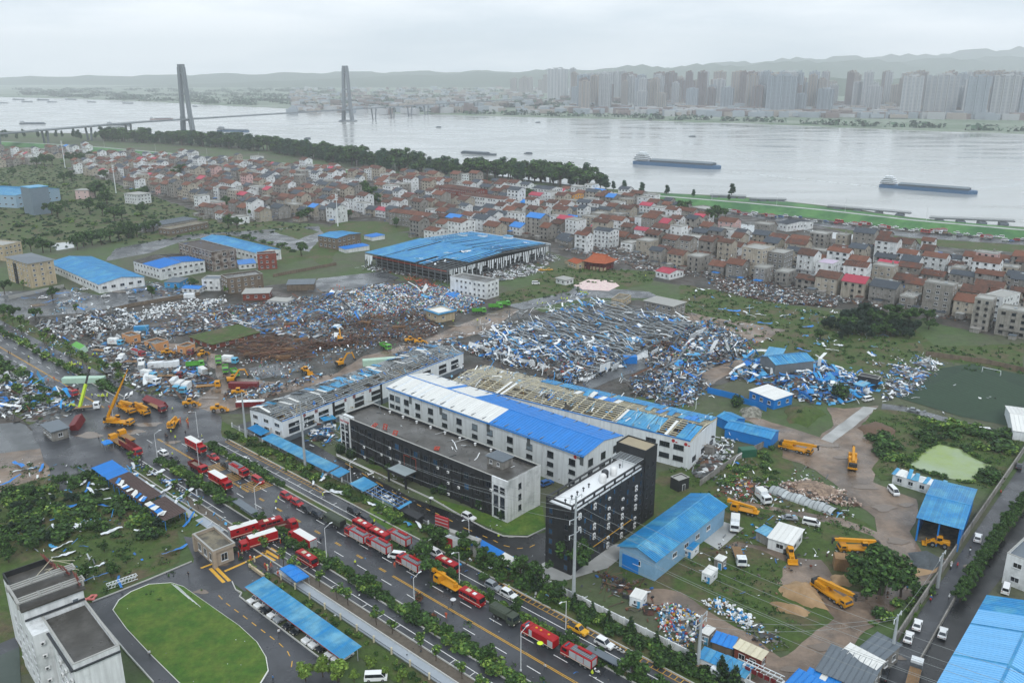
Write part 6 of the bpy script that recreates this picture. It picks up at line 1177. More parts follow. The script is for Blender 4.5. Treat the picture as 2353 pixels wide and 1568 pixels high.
# -- vehicles (front toward +x, wheels on z = 0)
M_tyre=mat('tyre','#1b1c1d',.8,.1,2,0);M_rim=mat('wheel_rim','#8d9194',.4,.1,2,0,metal=.5)
M_fire=mat('fire_red','#9c0a16',.4,.08,.6,.06,spec=.3);M_dred=mat('dark_red_paint','#6d1a20',.5,.12,.6,.1);M_yel=mat('crane_yellow','#c98c12',.5,.15,.8,.08,spec=.3);M_grn=mat('truck_green','#4f9a33',.5,.12,.8,.1);M_olive=mat('army_green','#3a4438',.7,.1,.8,.05);M_cyan=mat('truck_cyan','#4fa3c6',.45,.08,.8,.05);M_lime=mat('lime_paint','#a9c523',.5,.1,.8,.05)
M_paint=mat('car_paint_white','#dfe2e4',.3,.03,1,.03);M_pblk=mat('car_paint_black','#23272d',.25,.05,1,.05);M_pgry=mat('car_paint_grey','#878e95',.3,.05,1,.05);M_pyel=mat('car_paint_yellow','#d9a10c',.35,.05,1,.03);M_pred=mat('car_paint_red','#a5141e',.3,.05,1,.03);M_pblu=mat('car_paint_blue','#2c5f9e',.3,.05,1,.03)
M_lamp=mat('lamp_lens','#e9e4d0',.2,.02,1,0);M_tail=mat('tail_lens','#8c1214',.3,.02,1,0);M_dark=mat('dark_chassis','#26282a',.7,.1,1,0);M_silver=mat('silver_shutter','#b6bcc0',.45,.06,2,0,metal=.2,wave=('Z',3.0));M_stripe=mat('pale_stripe','#dcd8c4',.5,.03,1,0)
def wheel(r,x,y,rad,w=.28):
 def make():
  b=MB();b.cyl((0,-w/2,0),(0,w/2,0),rad,n=12);b.cyl((0,-w/2-.02,0),(0,w/2+.02,0),rad*.55,n=8,mi=1);return b.mesh('wheel',[M_tyre,M_rim])
 ob('wheel',cached(('wh',rad,w),make),r,(x,y,rad))
def pt(r,name,m,fn):b=MB();fn(b);return ob(name,b.mesh(name,m),r)
def lights(r,x,y,z,xb=None):
 for s in(-1,1):
  b=MB();b.cbox((0,0,0),(.08,.34,.2),.03);ob('headlight',cached('hl',lambda:b.mesh('headlight',M_lamp)),r,(x,s*y,z))
  if xb is not None:b2=MB();b2.box((0,0,0),(.06,.26,.18));ob('tail_light',cached('tl',lambda:b2.mesh('tail_light',M_tail)),r,(xb,s*y,z+.1))
def V(name,cat):return thing(name,'x',cat,(0,0,0))
def mk_car(kind):
 r=V({'suv':'sport_utility_car','sedan':'sedan_car','van':'minivan','pickup':'pickup_truck'}[kind],'van' if kind=='van' else 'car')
 L,Wd,hh={'suv':(4.7,1.9,1.75),'sedan':(4.6,1.82,1.46),'van':(4.9,1.85,1.95),'pickup':(5.2,1.9,1.8)}[kind];x=L/2;bl=hh*.56
 low=[(-x,.32),(x,.32),(x,bl*.82),(x*.93,bl*.93),(x*.45,bl),(-x*.95,bl),(-x,bl*.85)]
 if kind=='van':low=[(-x,.3),(x,.3),(x,bl*.8),(x*.86,bl),(-x,bl)]
 gh={'suv':[(-x*.93,bl),(x*.42,bl),(x*.12,hh),(-x*.8,hh)],'sedan':[(-x*.72,bl),(x*.42,bl),(x*.1,hh),(-x*.42,hh)],'van':[(-x*.97,bl),(x*.84,bl),(x*.5,hh),(-x*.94,hh)],'pickup':[(-x*.18,bl),(x*.46,bl),(x*.2,hh),(-x*.12,hh)]}[kind]
 pt(r,'body',M_paint,lambda b:b.extr(low,-Wd/2,Wd/2));pt(r,'roof',M_paint,lambda b:b.extr(gh,-Wd/2+.06,Wd/2-.06,inset=.16,izmin=bl+.05))
 g2=[(gh[0][0]+.12,bl+.05),(gh[1][0]-.1,bl+.05),(gh[2][0]+.0,hh-.1),(gh[3][0]+.1,hh-.1)]
 pt(r,'side_window',M_glass,lambda b:b.extr(g2,-Wd/2+.04,Wd/2-.04,inset=.15,izmin=bl+.1))
 (ax,az),(cx,cz_)=gh[1],gh[2];pt(r,'windscreen',M_glass,lambda b:b.add([(ax+.02,-Wd/2+.14,az+.03),(ax+.02,Wd/2-.14,az+.03),(cx+.06,Wd/2-.3,cz_-.06),(cx+.06,-Wd/2+.3,cz_-.06)],[(0,1,2,3)]))
 (ax,az),(cx,cz_)=gh[0],gh[3]
 pt(r,'rear_window',M_glass,lambda b:b.add([(ax-.02,Wd/2-.16,az+.05),(ax-.02,-Wd/2+.16,az+.05),(cx-.05,-Wd/2+.3,cz_-.06),(cx-.05,Wd/2-.3,cz_-.06)],[(0,1,2,3)]))
 if kind=='pickup':pt(r,'cargo_bed',M_dark,lambda b:b.box((-x*.58,0,bl+.02),(L*.36,Wd*.8,.06)))
 for wx in(-x*.6,x*.62):
  for s in(-1,1):wheel(r,wx,s*(Wd/2-.1),.34 if kind!='sedan' else .32,.24)
 lights(r,x-.02,Wd*.36,bl*.7,-x+.0);return proto(r)
def cab(r,x0,ln,w,z0,z1,m,slope=.25):
 x1=x0+ln;prof=[(x0,z0),(x1,z0),(x1,z0+(z1-z0)*.5),(x1-slope,z1-.12),(x1-slope-.15,z1),(x0,z1)]
 c=pt(r,'cab',m,lambda b:b.extr(prof,-w/2,w/2));zm=z0+(z1-z0)*.5
 pt(r,'windscreen',M_glass,lambda b:b.add([(x1+.02,-w/2+.12,zm+.05),(x1+.02,w/2-.12,zm+.05),(x1-slope+.03,w/2-.16,z1-.2),(x1-slope+.03,-w/2+.16,z1-.2)],[(0,1,2,3)]))
 for s in(-1,1):pt(r,'side_window',M_glass,lambda b:b.box((x0+ln*.5,s*(w/2+.01),zm+(z1-zm)*.45),(ln*.55,.03,(z1-zm)*.62)))
 pt(r,'bumper',M_dark,lambda b:b.box((x1+.04,0,z0+.12),(.16,w*.98,.3)));lights(r,x1+.05,w*.38,z0+.38);return c
def mk_truck(kind,cabm=None,bodym=None,name=None,L=8.6,cat='truck'):
 r=V(name or kind+'_truck',cat);w=2.45;x=L/2;cl=2.3;cm=cabm or M_fire;bx=(-x+(x-cl))/2-.05;bl=L-cl-.15;bm=bodym or M_fire
 pt(r,'chassis',M_dark,lambda b:b.box((0,0,.75),(L-.3,1.1,.35)))
 cab(r,x-cl,cl,w,.55,2.75,cm)
 ws=[x-1.3,-x+1.6,-x+2.9] if L>7.6 else[x-1.1,-x+1.4]
 for wx in ws:
  for s in(-1,1):wheel(r,wx,s*(w/2-.2),.5,.36)
 if kind=='fire':
  body=pt(r,'body',bm,lambda b:b.cbox((bx,0,1.95),(bl,w,2.1),.1))
  for s in(-1,1):
   for k in range(3):pt(body,'roller_shutter',M_silver,lambda b:b.box((bx-bl/2+bl*(k+.5)/3,s*(w/2+.02),1.95),(bl/3-.18,.05,1.5)))
   pt(r,'stripe',M_stripe,lambda b:b.box((0,s*(w/2+.012),.98),(L-.2,.05,.14)))
  pt(body,'rear_shutter',M_silver,lambda b:b.box((-x-.0,0,1.9),(.06,1.5,1.6)))
  pt(r,'roof_deck',M_gsheet,lambda b:b.box((bx,0,3.02),(bl-.3,w-.5,.05)));lad=pt(r,'roof_ladder',M_lsteel,lambda b:([b.beam((bx-bl*.42,y,3.2),(bx+bl*.4,y,3.2),.07) for y in(.35,.85)],[b.beam((bx-bl*.42+.55*k,.35,3.2),(bx-bl*.42+.55*k,.85,3.2),.05) for k in range(9)]))
  pt(r,'hose_box',bm,lambda b:b.cbox((bx,-.6,3.2),(bl*.6,.7,.35),.05));pt(r,'light_bar',M_bglass,lambda b:b.cbox((x-1.1,0,2.84),(.4,1.6,.2),.05))
 elif kind=='tanker':
  body=pt(r,'body',bm,lambda b:b.cbox((bx,0,1.95),(bl,w,2.1),.25))
  for s in(-1,1):pt(body,'roller_shutter',M_silver,lambda b:b.box((bx-bl*.38,s*(w/2+.02),1.9),(bl*.2,.05,1.4)));pt(body,'roller_shutter',M_silver,lambda b:b.box((bx+bl*.42,s*(w/2+.02),1.9),(bl*.12,.05,1.5)));pt(r,'stripe',M_stripe,lambda b:b.box((0,s*(w/2+.012),1.0),(L-.2,.05,.16)))
  for k in(-.2,.12,.3):pt(body,'roof_hatch',M_yel,lambda b:b.cyl((bx+bl*k,0,3.0),(bx+bl*k,0,3.12),.3,n=10))
  pt(r,'light_bar',M_bglass,lambda b:b.cbox((x-1.1,0,2.84),(.4,1.6,.2),.05))
 elif kind=='box':
  body=pt(r,'cargo_box',bm,lambda b:b.cbox((bx,0,2.25),(bl,w+.05,2.6),.06));pt(body,'box_roof',M_wsheet,lambda b:b.box((bx,0,3.57),(bl-.2,w-.2,.05)))
  pt(body,'rear_door',M_lsteel,lambda b:([b.box((bx-bl/2-.02,y,2.2),(.05,1.1,2.3)) for y in(-.58,.58)]));[pt(r,'stripe',M_stripe,lambda b:b.box((bx,s*(w/2+.04),1.3),(bl,.05,.14))) for s in(-1,1)]
  for k in(-.25,.05,.3):pt(body,'side_window',M_glass,lambda b:b.box((bx+bl*k,-w/2-.04,2.6),(.7,.04,.5))) if bm is not M_panel else None
  if bm is M_panel:pt(body,'swirl_logo',M_otile,lambda b:[b.box((bx+.5*k,-w/2-.035,2.2+.3*math.sin(k*1.3)),(.55,.03,.16)) for k in range(-2,3)])
 elif kind=='dump':
  pt(r,'dump_body',bm,lambda b:(b.box((bx,0,1.15),(bl,w,.12)),[b.box((bx,s*(w/2-.04),1.8),(bl,.1,1.3)) for s in(-1,1)],b.box((bx+bl/2-.05,0,1.9),(.1,w-.2,1.5)),b.box((bx-bl/2+.05,0,1.7),(.1,w-.2,1.1))));pt(r,'load',M_mud,lambda b:b.box((bx,0,1.5),(bl-.2,w-.2,.6),0,0,.8))
  pt(r,'side_rib',bm,lambda b:[b.box((bx-bl/2+bl*(k+.5)/6,s*(w/2+.04),1.8),(.12,.08,1.25)) for k in range(6) for s in(-1,1)])['kind']='stuff'
 elif kind=='flat':
  pt(r,'flatbed',bm,lambda b:b.box((bx,0,1.2),(bl,w,.18)));pt(r,'headboard',bm,lambda b:b.box((bx+bl/2,0,1.7),(.1,w,1)))
  pt(r,'deck_plank',M_timber,lambda b:[b.box((bx,-w/2+.22+.4*k,1.31),(bl-.2,.36,.05)) for k in range(6)])['kind']='stuff'
 elif kind=='open':
  pt(r,'cargo_body',bm,lambda b:(b.box((bx,0,1.15),(bl,w,.12)),[b.box((bx,s*(w/2-.04),2.0),(bl,.1,1.7)) for s in(-1,1)],b.box((bx+bl/2-.05,0,2.0),(.1,w-.2,1.7))));pt(r,'side_rib',bm,lambda b:[b.box((bx-bl/2+bl*(k+.5)/9,s*(w/2+.05),2.0),(.1,.1,1.65)) for k in range(9) for s in(-1,1)])['kind']='stuff'
 elif kind=='canvas':
  prof=[(-w/2,1.2),(w/2,1.2),(w/2,2.6),(w/2-.3,3.0),(-w/2+.3,3.0),(-w/2,2.6)]
  def cv(b):
   n=6;vs=[(bx-bl/2,y,z) for y,z in prof]+[(bx+bl/2,y,z) for y,z in prof];b.add(vs,[tuple(range(5,-1,-1)),tuple(range(6,12))]+[(i,(i+1)%n,n+(i+1)%n,n+i) for i in range(n)])
  cvs=pt(r,'canvas_cover',bm,cv);pt(cvs,'rear_opening',M_hole,lambda b:b.box((bx-bl/2-.01,0,2.0),(.04,w-.5,1.5)))
  for k in range(5):pt(cvs,'cover_hoop',bm,lambda b:b.box((bx-bl/2+bl*(k+.5)/5,0,3.0),(.1,w-.6,.08)))
 elif kind=='lift':
  pt(r,'flatbed',bm,lambda b:b.box((bx,0,1.15),(bl,w,.2)));pt(r,'turntable',bm,lambda b:b.cyl((-x+1.2,0,1.2),(-x+1.2,0,2.3),.6,n=12));pt(r,'boom',bm,lambda b:(b.beam((-x+1.2,0,2.5),(x+.6,0,3.1),.5,.55),b.beam((-x+1.4,0,2.2),(x-1,0,2.75),.3,.3)));pt(r,'work_basket',bm,lambda b:b.box((x+.8,0,3.0),(.8,1.2,.9)));[pt(r,'outrigger',M_dark,lambda b:b.box((q,0,.8),(.3,w+.5,.25))) for q in(-x+.8,x-2.8)]
 return proto(r)
def mk_bus():
 r=V('minibus','bus');L,w,h=7.2,2.2,2.75;x=L/2;pr=[(-x,.45),(x,.45),(x,1.5),(x-.35,h-.1),(x-.6,h),(-x+.2,h),(-x,h-.25)]
 pt(r,'body',M_fire,lambda b:b.extr(pr,-w/2,w/2,inset=.1,izmin=h-.2))
 pt(r,'windscreen',M_glass,lambda b:b.add([(x+.02,-w/2+.1,1.5),(x+.02,w/2-.1,1.5),(x-.3,w/2-.15,h-.25),(x-.3,-w/2+.15,h-.25)],[(0,1,2,3)]))
 for s in(-1,1):
  for k in range(5):pt(r,'side_window',M_glass,lambda b:b.box((-x+.8+1.2*k,s*(w/2+.01),1.95),(1.05,.04,.75)))
  pt(r,'stripe',M_stripe,lambda b:b.box((0,s*(w/2+.012),1.2),(L-.1,.04,.12)))
 pt(r,'rear_window',M_glass,lambda b:b.box((-x-.01,0,1.95),(.04,1.6,.7)));pt(r,'roof_hatch',M_panel,lambda b:b.cbox((.9,0,h+.06),(1.0,.9,.16),.05));pt(r,'roof_unit',M_ivory,lambda b:b.cbox((-1.2,0,h+.08),(1.3,1.1,.22),.06))
 for wx in(-x+1.5,x-1.4):
  for s in(-1,1):wheel(r,wx,s*(w/2-.15),.42,.28)
 lights(r,x,w*.38,.8,-x);return proto(r)
def mk_crane(ang,ln=10.5,stow=True):
 r=V('mobile_crane','crane');L,w=11.5,2.7;x=L/2
 pt(r,'carrier',M_yel,lambda b:b.box((0,0,1.15),(L,w,.5)));pt(r,'side_deck',M_dark,lambda b:b.box((0,0,.8),(L-1,w-.3,.4)))
 cab(r,x-2.1,2.0,w,.7,2.35,M_yel,.35)
 for wx in(-x+1.3,-x+2.7,.9,2.3,x-1.2):
  for s in(-1,1):wheel(r,wx,s*(w/2-.2),.58,.4)
 sl=pt(r,'slewing_deck',M_yel,lambda b:(b.cyl((-1.8,0,1.4),(-1.8,0,1.75),1.1,n=14),b.box((-3.0,0,2.2),(4,2.3,.9))));pt(sl,'counterweight',M_dark,lambda b:b.cbox((-5.0,0,2.2),(1.1,2.6,1.2),.1));pt(sl,'operator_cab',M_yel,lambda b:b.cbox((-1.0,1.0,2.6),(1.5,.9,1.6),.1));pt(sl,'cab_glass',M_glass,lambda b:b.box((-.9,1.0,2.75),(1.46,.94,.8)))
 ca,sa=math.cos(ang),math.sin(ang);p0=Vector((-4.2,-.1,2.9));e=lambda l:p0+Vector((ca*l,0,sa*l))
 bm=pt(r,'boom',M_yel,lambda b:(b.beam(e(0),e(ln*.95),.8,.95),b.beam(e(ln*.95),e(ln*1.05),.62,.7)))
 for k in range(1,3 if stow else 5):pt(bm,'boom_section',M_yel,lambda b:b.beam(e(ln*1.0+(0 if stow else(k-1)*3)),e(ln*1.0+(.5*k if stow else k*3.2)),.7-.12*k,.8-.12*k))
 tip=e(ln+(1 if stow else 13));pt(bm,'boom_head',M_dark,lambda b:b.cyl(tip+Vector((0,-.4,0)),tip+Vector((0,.4,0)),.4,n=10));pt(r,'luffing_ram',M_lsteel,lambda b:b.cyl((-2.2,0,2.0),e(4.5),.18,n=8));pt(r,'hook_block',M_dark,lambda b:b.box(tip+Vector((.2,0,-.9)),(.4,.4,.8)))
 for q in(-x+.5,x-2.6):pt(r,'outrigger',M_yel,lambda b:b.box((q,0,.95),(.4,w+.6,.3)))
 return proto(r)
def mk_excavator(reach=.6):
 r=V('excavator','excavator')
 for s in(-1,1):pt(r,'track',M_tyre,lambda b:b.extr([(-1.9,.25),(-1.6,0),(1.6,0),(1.9,.25),(1.9,.6),(1.6,.85),(-1.6,.85),(-1.9,.6)],s*1.25-.3,s*1.25+.3))
 h=pt(r,'house',M_yel,lambda b:b.cbox((-.6,0,1.6),(3.2,2.6,1.2),.15));pt(h,'counterweight',M_dark,lambda b:b.cbox((-2.2,0,1.6),(.7,2.6,1.1),.1));c=pt(r,'cab',M_yel,lambda b:b.cbox((.5,.75,2.2),(1.6,1.0,1.7),.1));pt(c,'cab_window',M_glass,lambda b:b.box((.55,.75,2.45),(1.62,1.03,.8)))
 p1=Vector((.8,-.3,1.9));p2=Vector((3.2,-.3,4.6+reach));p3=Vector((5.6,-.3,4.4+reach));p4=Vector((6.6,-.3,1.6+reach))
 bo=pt(r,'boom',M_yel,lambda b:(b.beam(p1,p2,.45,.6),b.beam(p2,p3,.4,.5)));pt(r,'stick',M_yel,lambda b:b.beam(p3+Vector((-.2,0,.4)),p4,.35,.45));pt(r,'bucket',M_dark,lambda b:b.extr([(6.3,1.6+reach),(7.0,1.5+reach),(7.2,.8+reach),(6.7,.5+reach),(6.1,.8+reach)],-.85,.25));pt(r,'hydraulic_ram',M_lsteel,lambda b:(b.cyl((1.4,-.3,1.9),p1.lerp(p2,.6)+Vector((.3,0,-.3)),.1,n=6),b.cyl(p2+Vector((.2,0,.4)),p3+Vector((-.2,0,.45)),.09,n=6)));return proto(r)
def mk_loader():
 r=V('wheel_loader','loader');
 for wx in(-1.5,1.5):
  for s in(-1,1):wheel(r,wx,s*1.05,.72,.55)
 pt(r,'engine_hood',M_yel,lambda b:b.cbox((-1.5,0,1.5),(2.6,1.5,1.1),.15));pt(r,'front_frame',M_yel,lambda b:b.cbox((1.3,0,1.2),(1.6,1.2,.9),.1));c=pt(r,'cab',M_yel,lambda b:(b.cbox((-.1,0,2.9),(1.6,1.5,.2),.05),[b.beam((sx,sy,1.4),(sx,sy,2.9),.12) for sx in(-.8,.6) for sy in(-.65,.65)],b.box((-.1,0,1.5),(1.5,1.4,.6))));pt(c,'cab_window',M_glass,lambda b:b.box((-.1,0,2.3),(1.36,1.28,.95)))
 for s in(-1,1):pt(r,'lift_arm',M_yel,lambda b:b.beam((.9,s*.55,1.9),(3.1,s*.55,.6),.2,.35))
 pt(r,'bucket',M_yel,lambda b:b.extr([(2.9,.1),(4.1,.08),(4.1,.16),(3.2,.3),(3.1,1.2),(2.9,1.2)],-1.35,1.35));return proto(r)
def mk_moto():
 r=V('motorcycle','motorcycle');
 for wx in(-.62,.65):wheel(r,wx,0,.3,.14)
 pt(r,'frame',M_paint,lambda b:(b.beam((-.6,0,.4),(.3,0,.6),.22,.3),b.beam((.65,0,.3),(.35,0,.95),.08)));pt(r,'seat',M_dark,lambda b:b.cbox((-.25,0,.78),(.8,.26,.16),.05));pt(r,'fuel_tank',M_paint,lambda b:b.cbox((.2,0,.8),(.45,.3,.25),.07));pt(r,'handlebar',M_dark,lambda b:b.cyl((.36,-.34,1.0),(.36,.34,1.0),.03,n=5));pt(r,'headlight',M_lamp,lambda b:b.cyl((.45,0,.85),(.52,0,.85),.1,n=8));pt(r,'rear_case',M_paint,lambda b:b.cbox((-.75,0,.85),(.35,.4,.35),.05));return proto(r)
PV={'suv':mk_car('suv'),'sedan':mk_car('sedan'),'van':mk_car('van'),'pickup':mk_car('pickup'),'fire':mk_truck('fire',name='fire_engine',cat='fire engine'),'tanker':mk_truck('tanker',name='fire_tanker',L=9.8,cat='fire engine'),'firebox':mk_truck('box',name='fire_support_truck',L=10.5,cat='fire truck'),'bus':mk_bus(),'box':mk_truck('box',M_cyan,M_panel,'box_truck',7.2),'whitebox':mk_truck('box',M_panel,M_panel,'box_truck',6.0),'dump':mk_truck('dump',M_grn,M_grn,'dump_truck',7.8),'flat':mk_truck('flat',M_dred,M_dark,'flatbed_truck',11),'open':mk_truck('open',M_fire,M_dred,'open_lorry',13),'redopen':mk_truck('dump',M_fire,M_dred,'open_fire_lorry',9),'yflat':mk_truck('flat',M_yel,M_yel,'flatbed_truck',9.5),'wflat':mk_truck('flat',M_panel,M_gsheet,'flatbed_truck',9),'army':mk_truck('canvas',M_olive,M_olive,'army_truck',7.8),'lift':mk_truck('lift',M_yel,M_yel,'aerial_lift_truck',8.2),'crane':mk_crane(.06),'craneup':mk_crane(1.05,10,False),'cranelow':mk_crane(.16),'exc':mk_excavator(),'loader':mk_loader(),'moto':mk_moto()}
UA=RH;CARC={'w':M_paint,'k':M_pblk,'g':M_pgry,'y':M_pyel,'r':M_pred,'b':M_pblu}
def put(kind,t,x,y,ang,label,col=None,tilt=None,group=None,scale=None):
 p=g(t,x,y);r=tree_copy(PV[kind],(p.x,p.y,.24),ang,scale,label,swap={'car_paint_white':CARC[col]}if col and col!='w' else None);r['group']=group or 'vehicles'
 if tilt:r.rotation_euler=(tilt[0],tilt[1],ang);r.location.z+=tilt[2]
 return r
F,B_=UA,UA+math.pi
for a in(('firebox',4,1315,1350,F,'red fire command truck with domed roof near the junction'),('pickup',4,1430,1408,F,'red fire pickup behind the command truck','r'),('suv',4,1093,1380,B_,'white car beside the lamp post at the junction','w'),('sedan',4,1172,1420,F,'dark car half hidden by median shrubs','k'),('open',4,880,1360,F,'dark red high-sided lorry with red cab facing downhill'),('yflat',4,790,1310,B_,'yellow flatbed truck beside the dark red lorry'),('yflat',4,850,1280,B_,'second yellow flatbed truck nearest the junction'),('craneup',4,800,1180,RH+.55,'yellow mobile crane with its boom raised high'),('cranelow',4,850,1090,F,'yellow mobile crane parked behind the raised crane'),('crane',4,945,1100,F,'yellow mobile crane beside the red flatbed'),('flat',4,1055,1080,F,'red-cabbed flatbed truck by the overturned trailer'),('lift',4,1165,1190,RH-.75,'yellow lift truck facing the camera at the junction'),('redopen',4,480,980,F,'red crane truck with lime boom on the far road'),('wflat',4,590,1080,RH+1.0,'grey flatbed truck with white cab near the lime boom'),('dump',4,1465,765,RH-.5,'green dump truck at the head of the muddy curve'),('dump',4,1512,825,RH-.5,'green dump truck with white load on the muddy curve'),('dump',4,1310,795,RH+1.0,'green dump truck facing right by the box trucks'),('dump',4,1575,850,RH-.3,'green dump truck beside the yellow excavator'),('exc',4,1555,895,RH+1.1,'yellow excavator by the red trailer'),('exc',4,2285,785,RH+1.4,'bright yellow excavator with arm raised on the mud road'),('exc',4,2280,625,RH+2.6,'orange excavator clearing the scrap heap'),('loader',4,1125,712,RH+.9,'yellow wheel loader beside the orange house'),('loader',4,1358,722,RH+2.0,'yellow loader right of the orange house'),('loader',4,1600,980,RH+.9,'yellow loader in front of the red trailer'),('loader',4,1275,1055,RH+1,'yellow loader on the mud road bend'),('loader',4,1462,1090,RH+1,'yellow loader on the grass by the workshop'),('loader',4,1035,680,RH+1,'small loader near the roofless orange hut'),('loader',4,2050,835,RH,'yellow loader on the mud road edge'),('box',4,715,830,RH+3.0,'blue-cabbed white box truck tipped by the far road'),('box',4,955,815,RH+2.6,'white box truck with swirl logo in the middle of the yard'),('box',4,1000,870,RH+.4,'white box truck facing the dark trailer'),('box',4,1355,845,RH+3.0,'white box truck with orange swirl near green dumpers'),('box',4,1200,950,RH-.9,'left of two blue-cabbed box trucks side by side'),('box',4,1245,960,RH-.9,'right of two blue-cabbed box trucks side by side'),('box',4,780,650,RH+.6,'white box truck before the row of blue cabs'),('box',4,1545,770,RH+.5,'white box truck wedged between green dumpers'),('whitebox',4,1030,910,RH+.3,'plain white box truck with rear door showing'),('whitebox',4,815,765,RH-.8,'white box body without cab in the truck yard'),('fire',4,930,722,RH+.1,'red fire engine alone in the muddy truck yard'),('flat',4,1310,700,RH-1.0,'red tractor unit beside the orange house'),('wflat',4,900,775,RH+.7,'blue-cabbed flatbed in the truck yard'),('flat',4,1140,870,RH+.75,'long dark trailer with orange side in the truck yard'),('wflat',4,685,700,RH+.5,'white tractor unit by the broken trees'),('yflat',4,1400,935,RH+1.0,'small yellow truck at the mud road edge'),('sedan',4,150,800,F,'lone silver car on the far road','g'),('sedan',4,870,1005,RH+.6,'wrecked white car standing on end near the cranes','w',(.5,-.6,.9)),('suv',4,390,1055,RH+.9,'white car pushed into the debris left of the road','w'),('sedan',4,270,1070,RH+.4,'lilac-tinted crushed car in the roadside debris','g'),('sedan',4,565,278,RH+1.0,'white car beside the long blue hall','w'),('sedan',4,290,335,RH+.9,'white car at the left of the flooded car park','w'),('sedan',4,708,325,RH+1,'white car in the middle of the flooded car park','w'),('van',4,890,345,RH+.9,'wrecked silver van in the flooded car park','g'),('dump',5,955,432,RH+.9,'green dump truck nearest the gate house'),('dump',5,1065,402,RH+.9,'green dump truck in the middle of three'),('dump',5,1118,385,RH+.9,'green dump truck farthest along the mud road'),('dump',5,330,672,RH-.2,'green dump truck on the lower mud road'),('loader',5,495,628,RH+1.2,'yellow loader left of a pair on the mud road'),('loader',5,560,640,RH+.9,'yellow loader right of a pair on the mud road'),('sedan',5,1160,210,RH+.9,'white car beside the white dormitory','w'),('sedan',5,1110,215,RH+.9,'grey car beside the white dormitory','g'),('van',5,1240,190,RH+.8,'white van lying on the lane behind the dormitory','w'),('van',5,1335,240,RH+.8,'white van near the pump house','w'),('sedan',5,1375,150,RH+.8,'yellow taxi in front of the steel hall','y'),('sedan',5,1425,148,RH+.8,'second yellow taxi near the temple wall','y')):put(*a)
for a in(('redopen',7,1330,150,F,'red fire lorry with open bed and white tanks'),('firebox',7,1480,250,F,'red fire support truck with pink-red roof'),('pickup',7,1520,125,F,'black pickup in front of a fire engine','k'),('fire',7,1605,175,F,'fire engine with silver roof equipment on the upper road'),('van',7,1730,228,F,'red fire van alone in the lane','r'),('suv',7,1920,332,F,'red fire car, upper of two in line','r'),('suv',7,1992,378,F,'red fire car, lower of two in line','r'),('suv',7,2062,422,F,'black car behind the two red fire cars','k'),('suv',7,2135,458,F,'black car in front of the army truck','k'),('army',7,2245,515,B_,'olive army truck with canvas cover, upper one'),('firebox',7,1665,580,RH+1.35,'red box truck with weathered grey roof at the gate'),('firebox',7,1735,655,RH+1.35+math.pi,'large red command truck with awning at the gate'),('bus',7,1815,535,RH+1.35,'red bus squeezed between trucks at the gate'),('redopen',7,1890,558,RH+1.3,'red fire flatbed with blue tarpaulin'),('suv',7,1905,612,RH+1.1,'dark car between red trucks at the gate','k'),('firebox',7,2030,645,F+math.pi,'red box truck with wide white roof'),('bus',7,2060,770,F,'red minibus half hidden by tree branches'),('fire',8,140,612,B_,'fire engine with silver shutters, leftmost of the gate cluster'),('bus',8,180,552,F,'red minibus behind the leftmost fire engine'),('bus',8,292,612,F,'red minibus in the middle of the gate cluster'),('fire',8,288,682,B_,'fire engine with dark tarpaulin on its roof'),('fire',8,418,632,B_,'fire engine with rear crane arm beside the gate'),('van',8,408,735,F+.5+math.pi,'white van angled between fire engines','w'),('fire',8,492,802,B_,'fire engine with orange roof gear below the white van'),('suv',8,118,432,F,'black wrecked car on the frontage lane','k'),('suv',8,208,496,F,'black car near the policeman on the frontage lane','k'),('suv',8,886,472,F,'white car in the factory yard','w'),('bus',8,746,812,F,'red minibus on the frontage lane'),('lift',8,746,930,B_,'yellow aerial lift truck on the main road'),('bus',8,910,1030,F,'red minibus in front of the yellow lift truck'),('suv',8,1050,938,F,'silver sport utility car on the frontage lane','g'),('suv',8,1155,992,F,'white police car on the frontage lane','w'),('army',8,1125,1150,F,'olive army truck with canvas cover, lower one'),('tanker',8,1362,1290,B_,'long red fire tanker with yellow hatches'),('fire',8,1622,1428,B_,'fire engine with silver ladder rack at the bottom'),('pickup',8,1618,1228,F,'yellow pickup with cap on the frontage lane','y'),('suv',8,1795,1322,F,'white police car beside the bus shelter','w'),('van',8,655,712,F,'white car under the tree by the gate','w'),('suv',8,1408,245,RH+1.4,'dark car with cracked white roof behind the black dormitory','b'),('sedan',8,345,350,F,'white car under the bare blue carport frame','w'),('van',8,265,1550,RH+.8,'white car in the campus garden','w'),('sedan',8,50,1410,RH+1.6,'white car crushed under the carport end','w')):put(*a)
for k,(x,y) in enumerate(((1720,1030),(1768,1062),(1810,1095),(1855,1125),(1900,1155),(1960,1200),(2010,1235),(2090,1295),(2135,1325),(2180,1350),(2235,1395),(2290,1420))):put('suv' if k%3 else 'sedan',7,x,y-12,RH-math.pi/2,'car parked nose-out under the blue carport','wwkwgkkwwkww'[k],group='cars under the carport')
for k,(x,y,c) in enumerate(((1950,1185,'w'),(2075,1225,'w'),(2130,1245,'w'),(2210,1200,'w'),(2160,1280,'k'))):put('sedan',4,x,y,RH+.3*k,'storm-damaged car in the yard beside the black office',c,group='damaged yard cars')
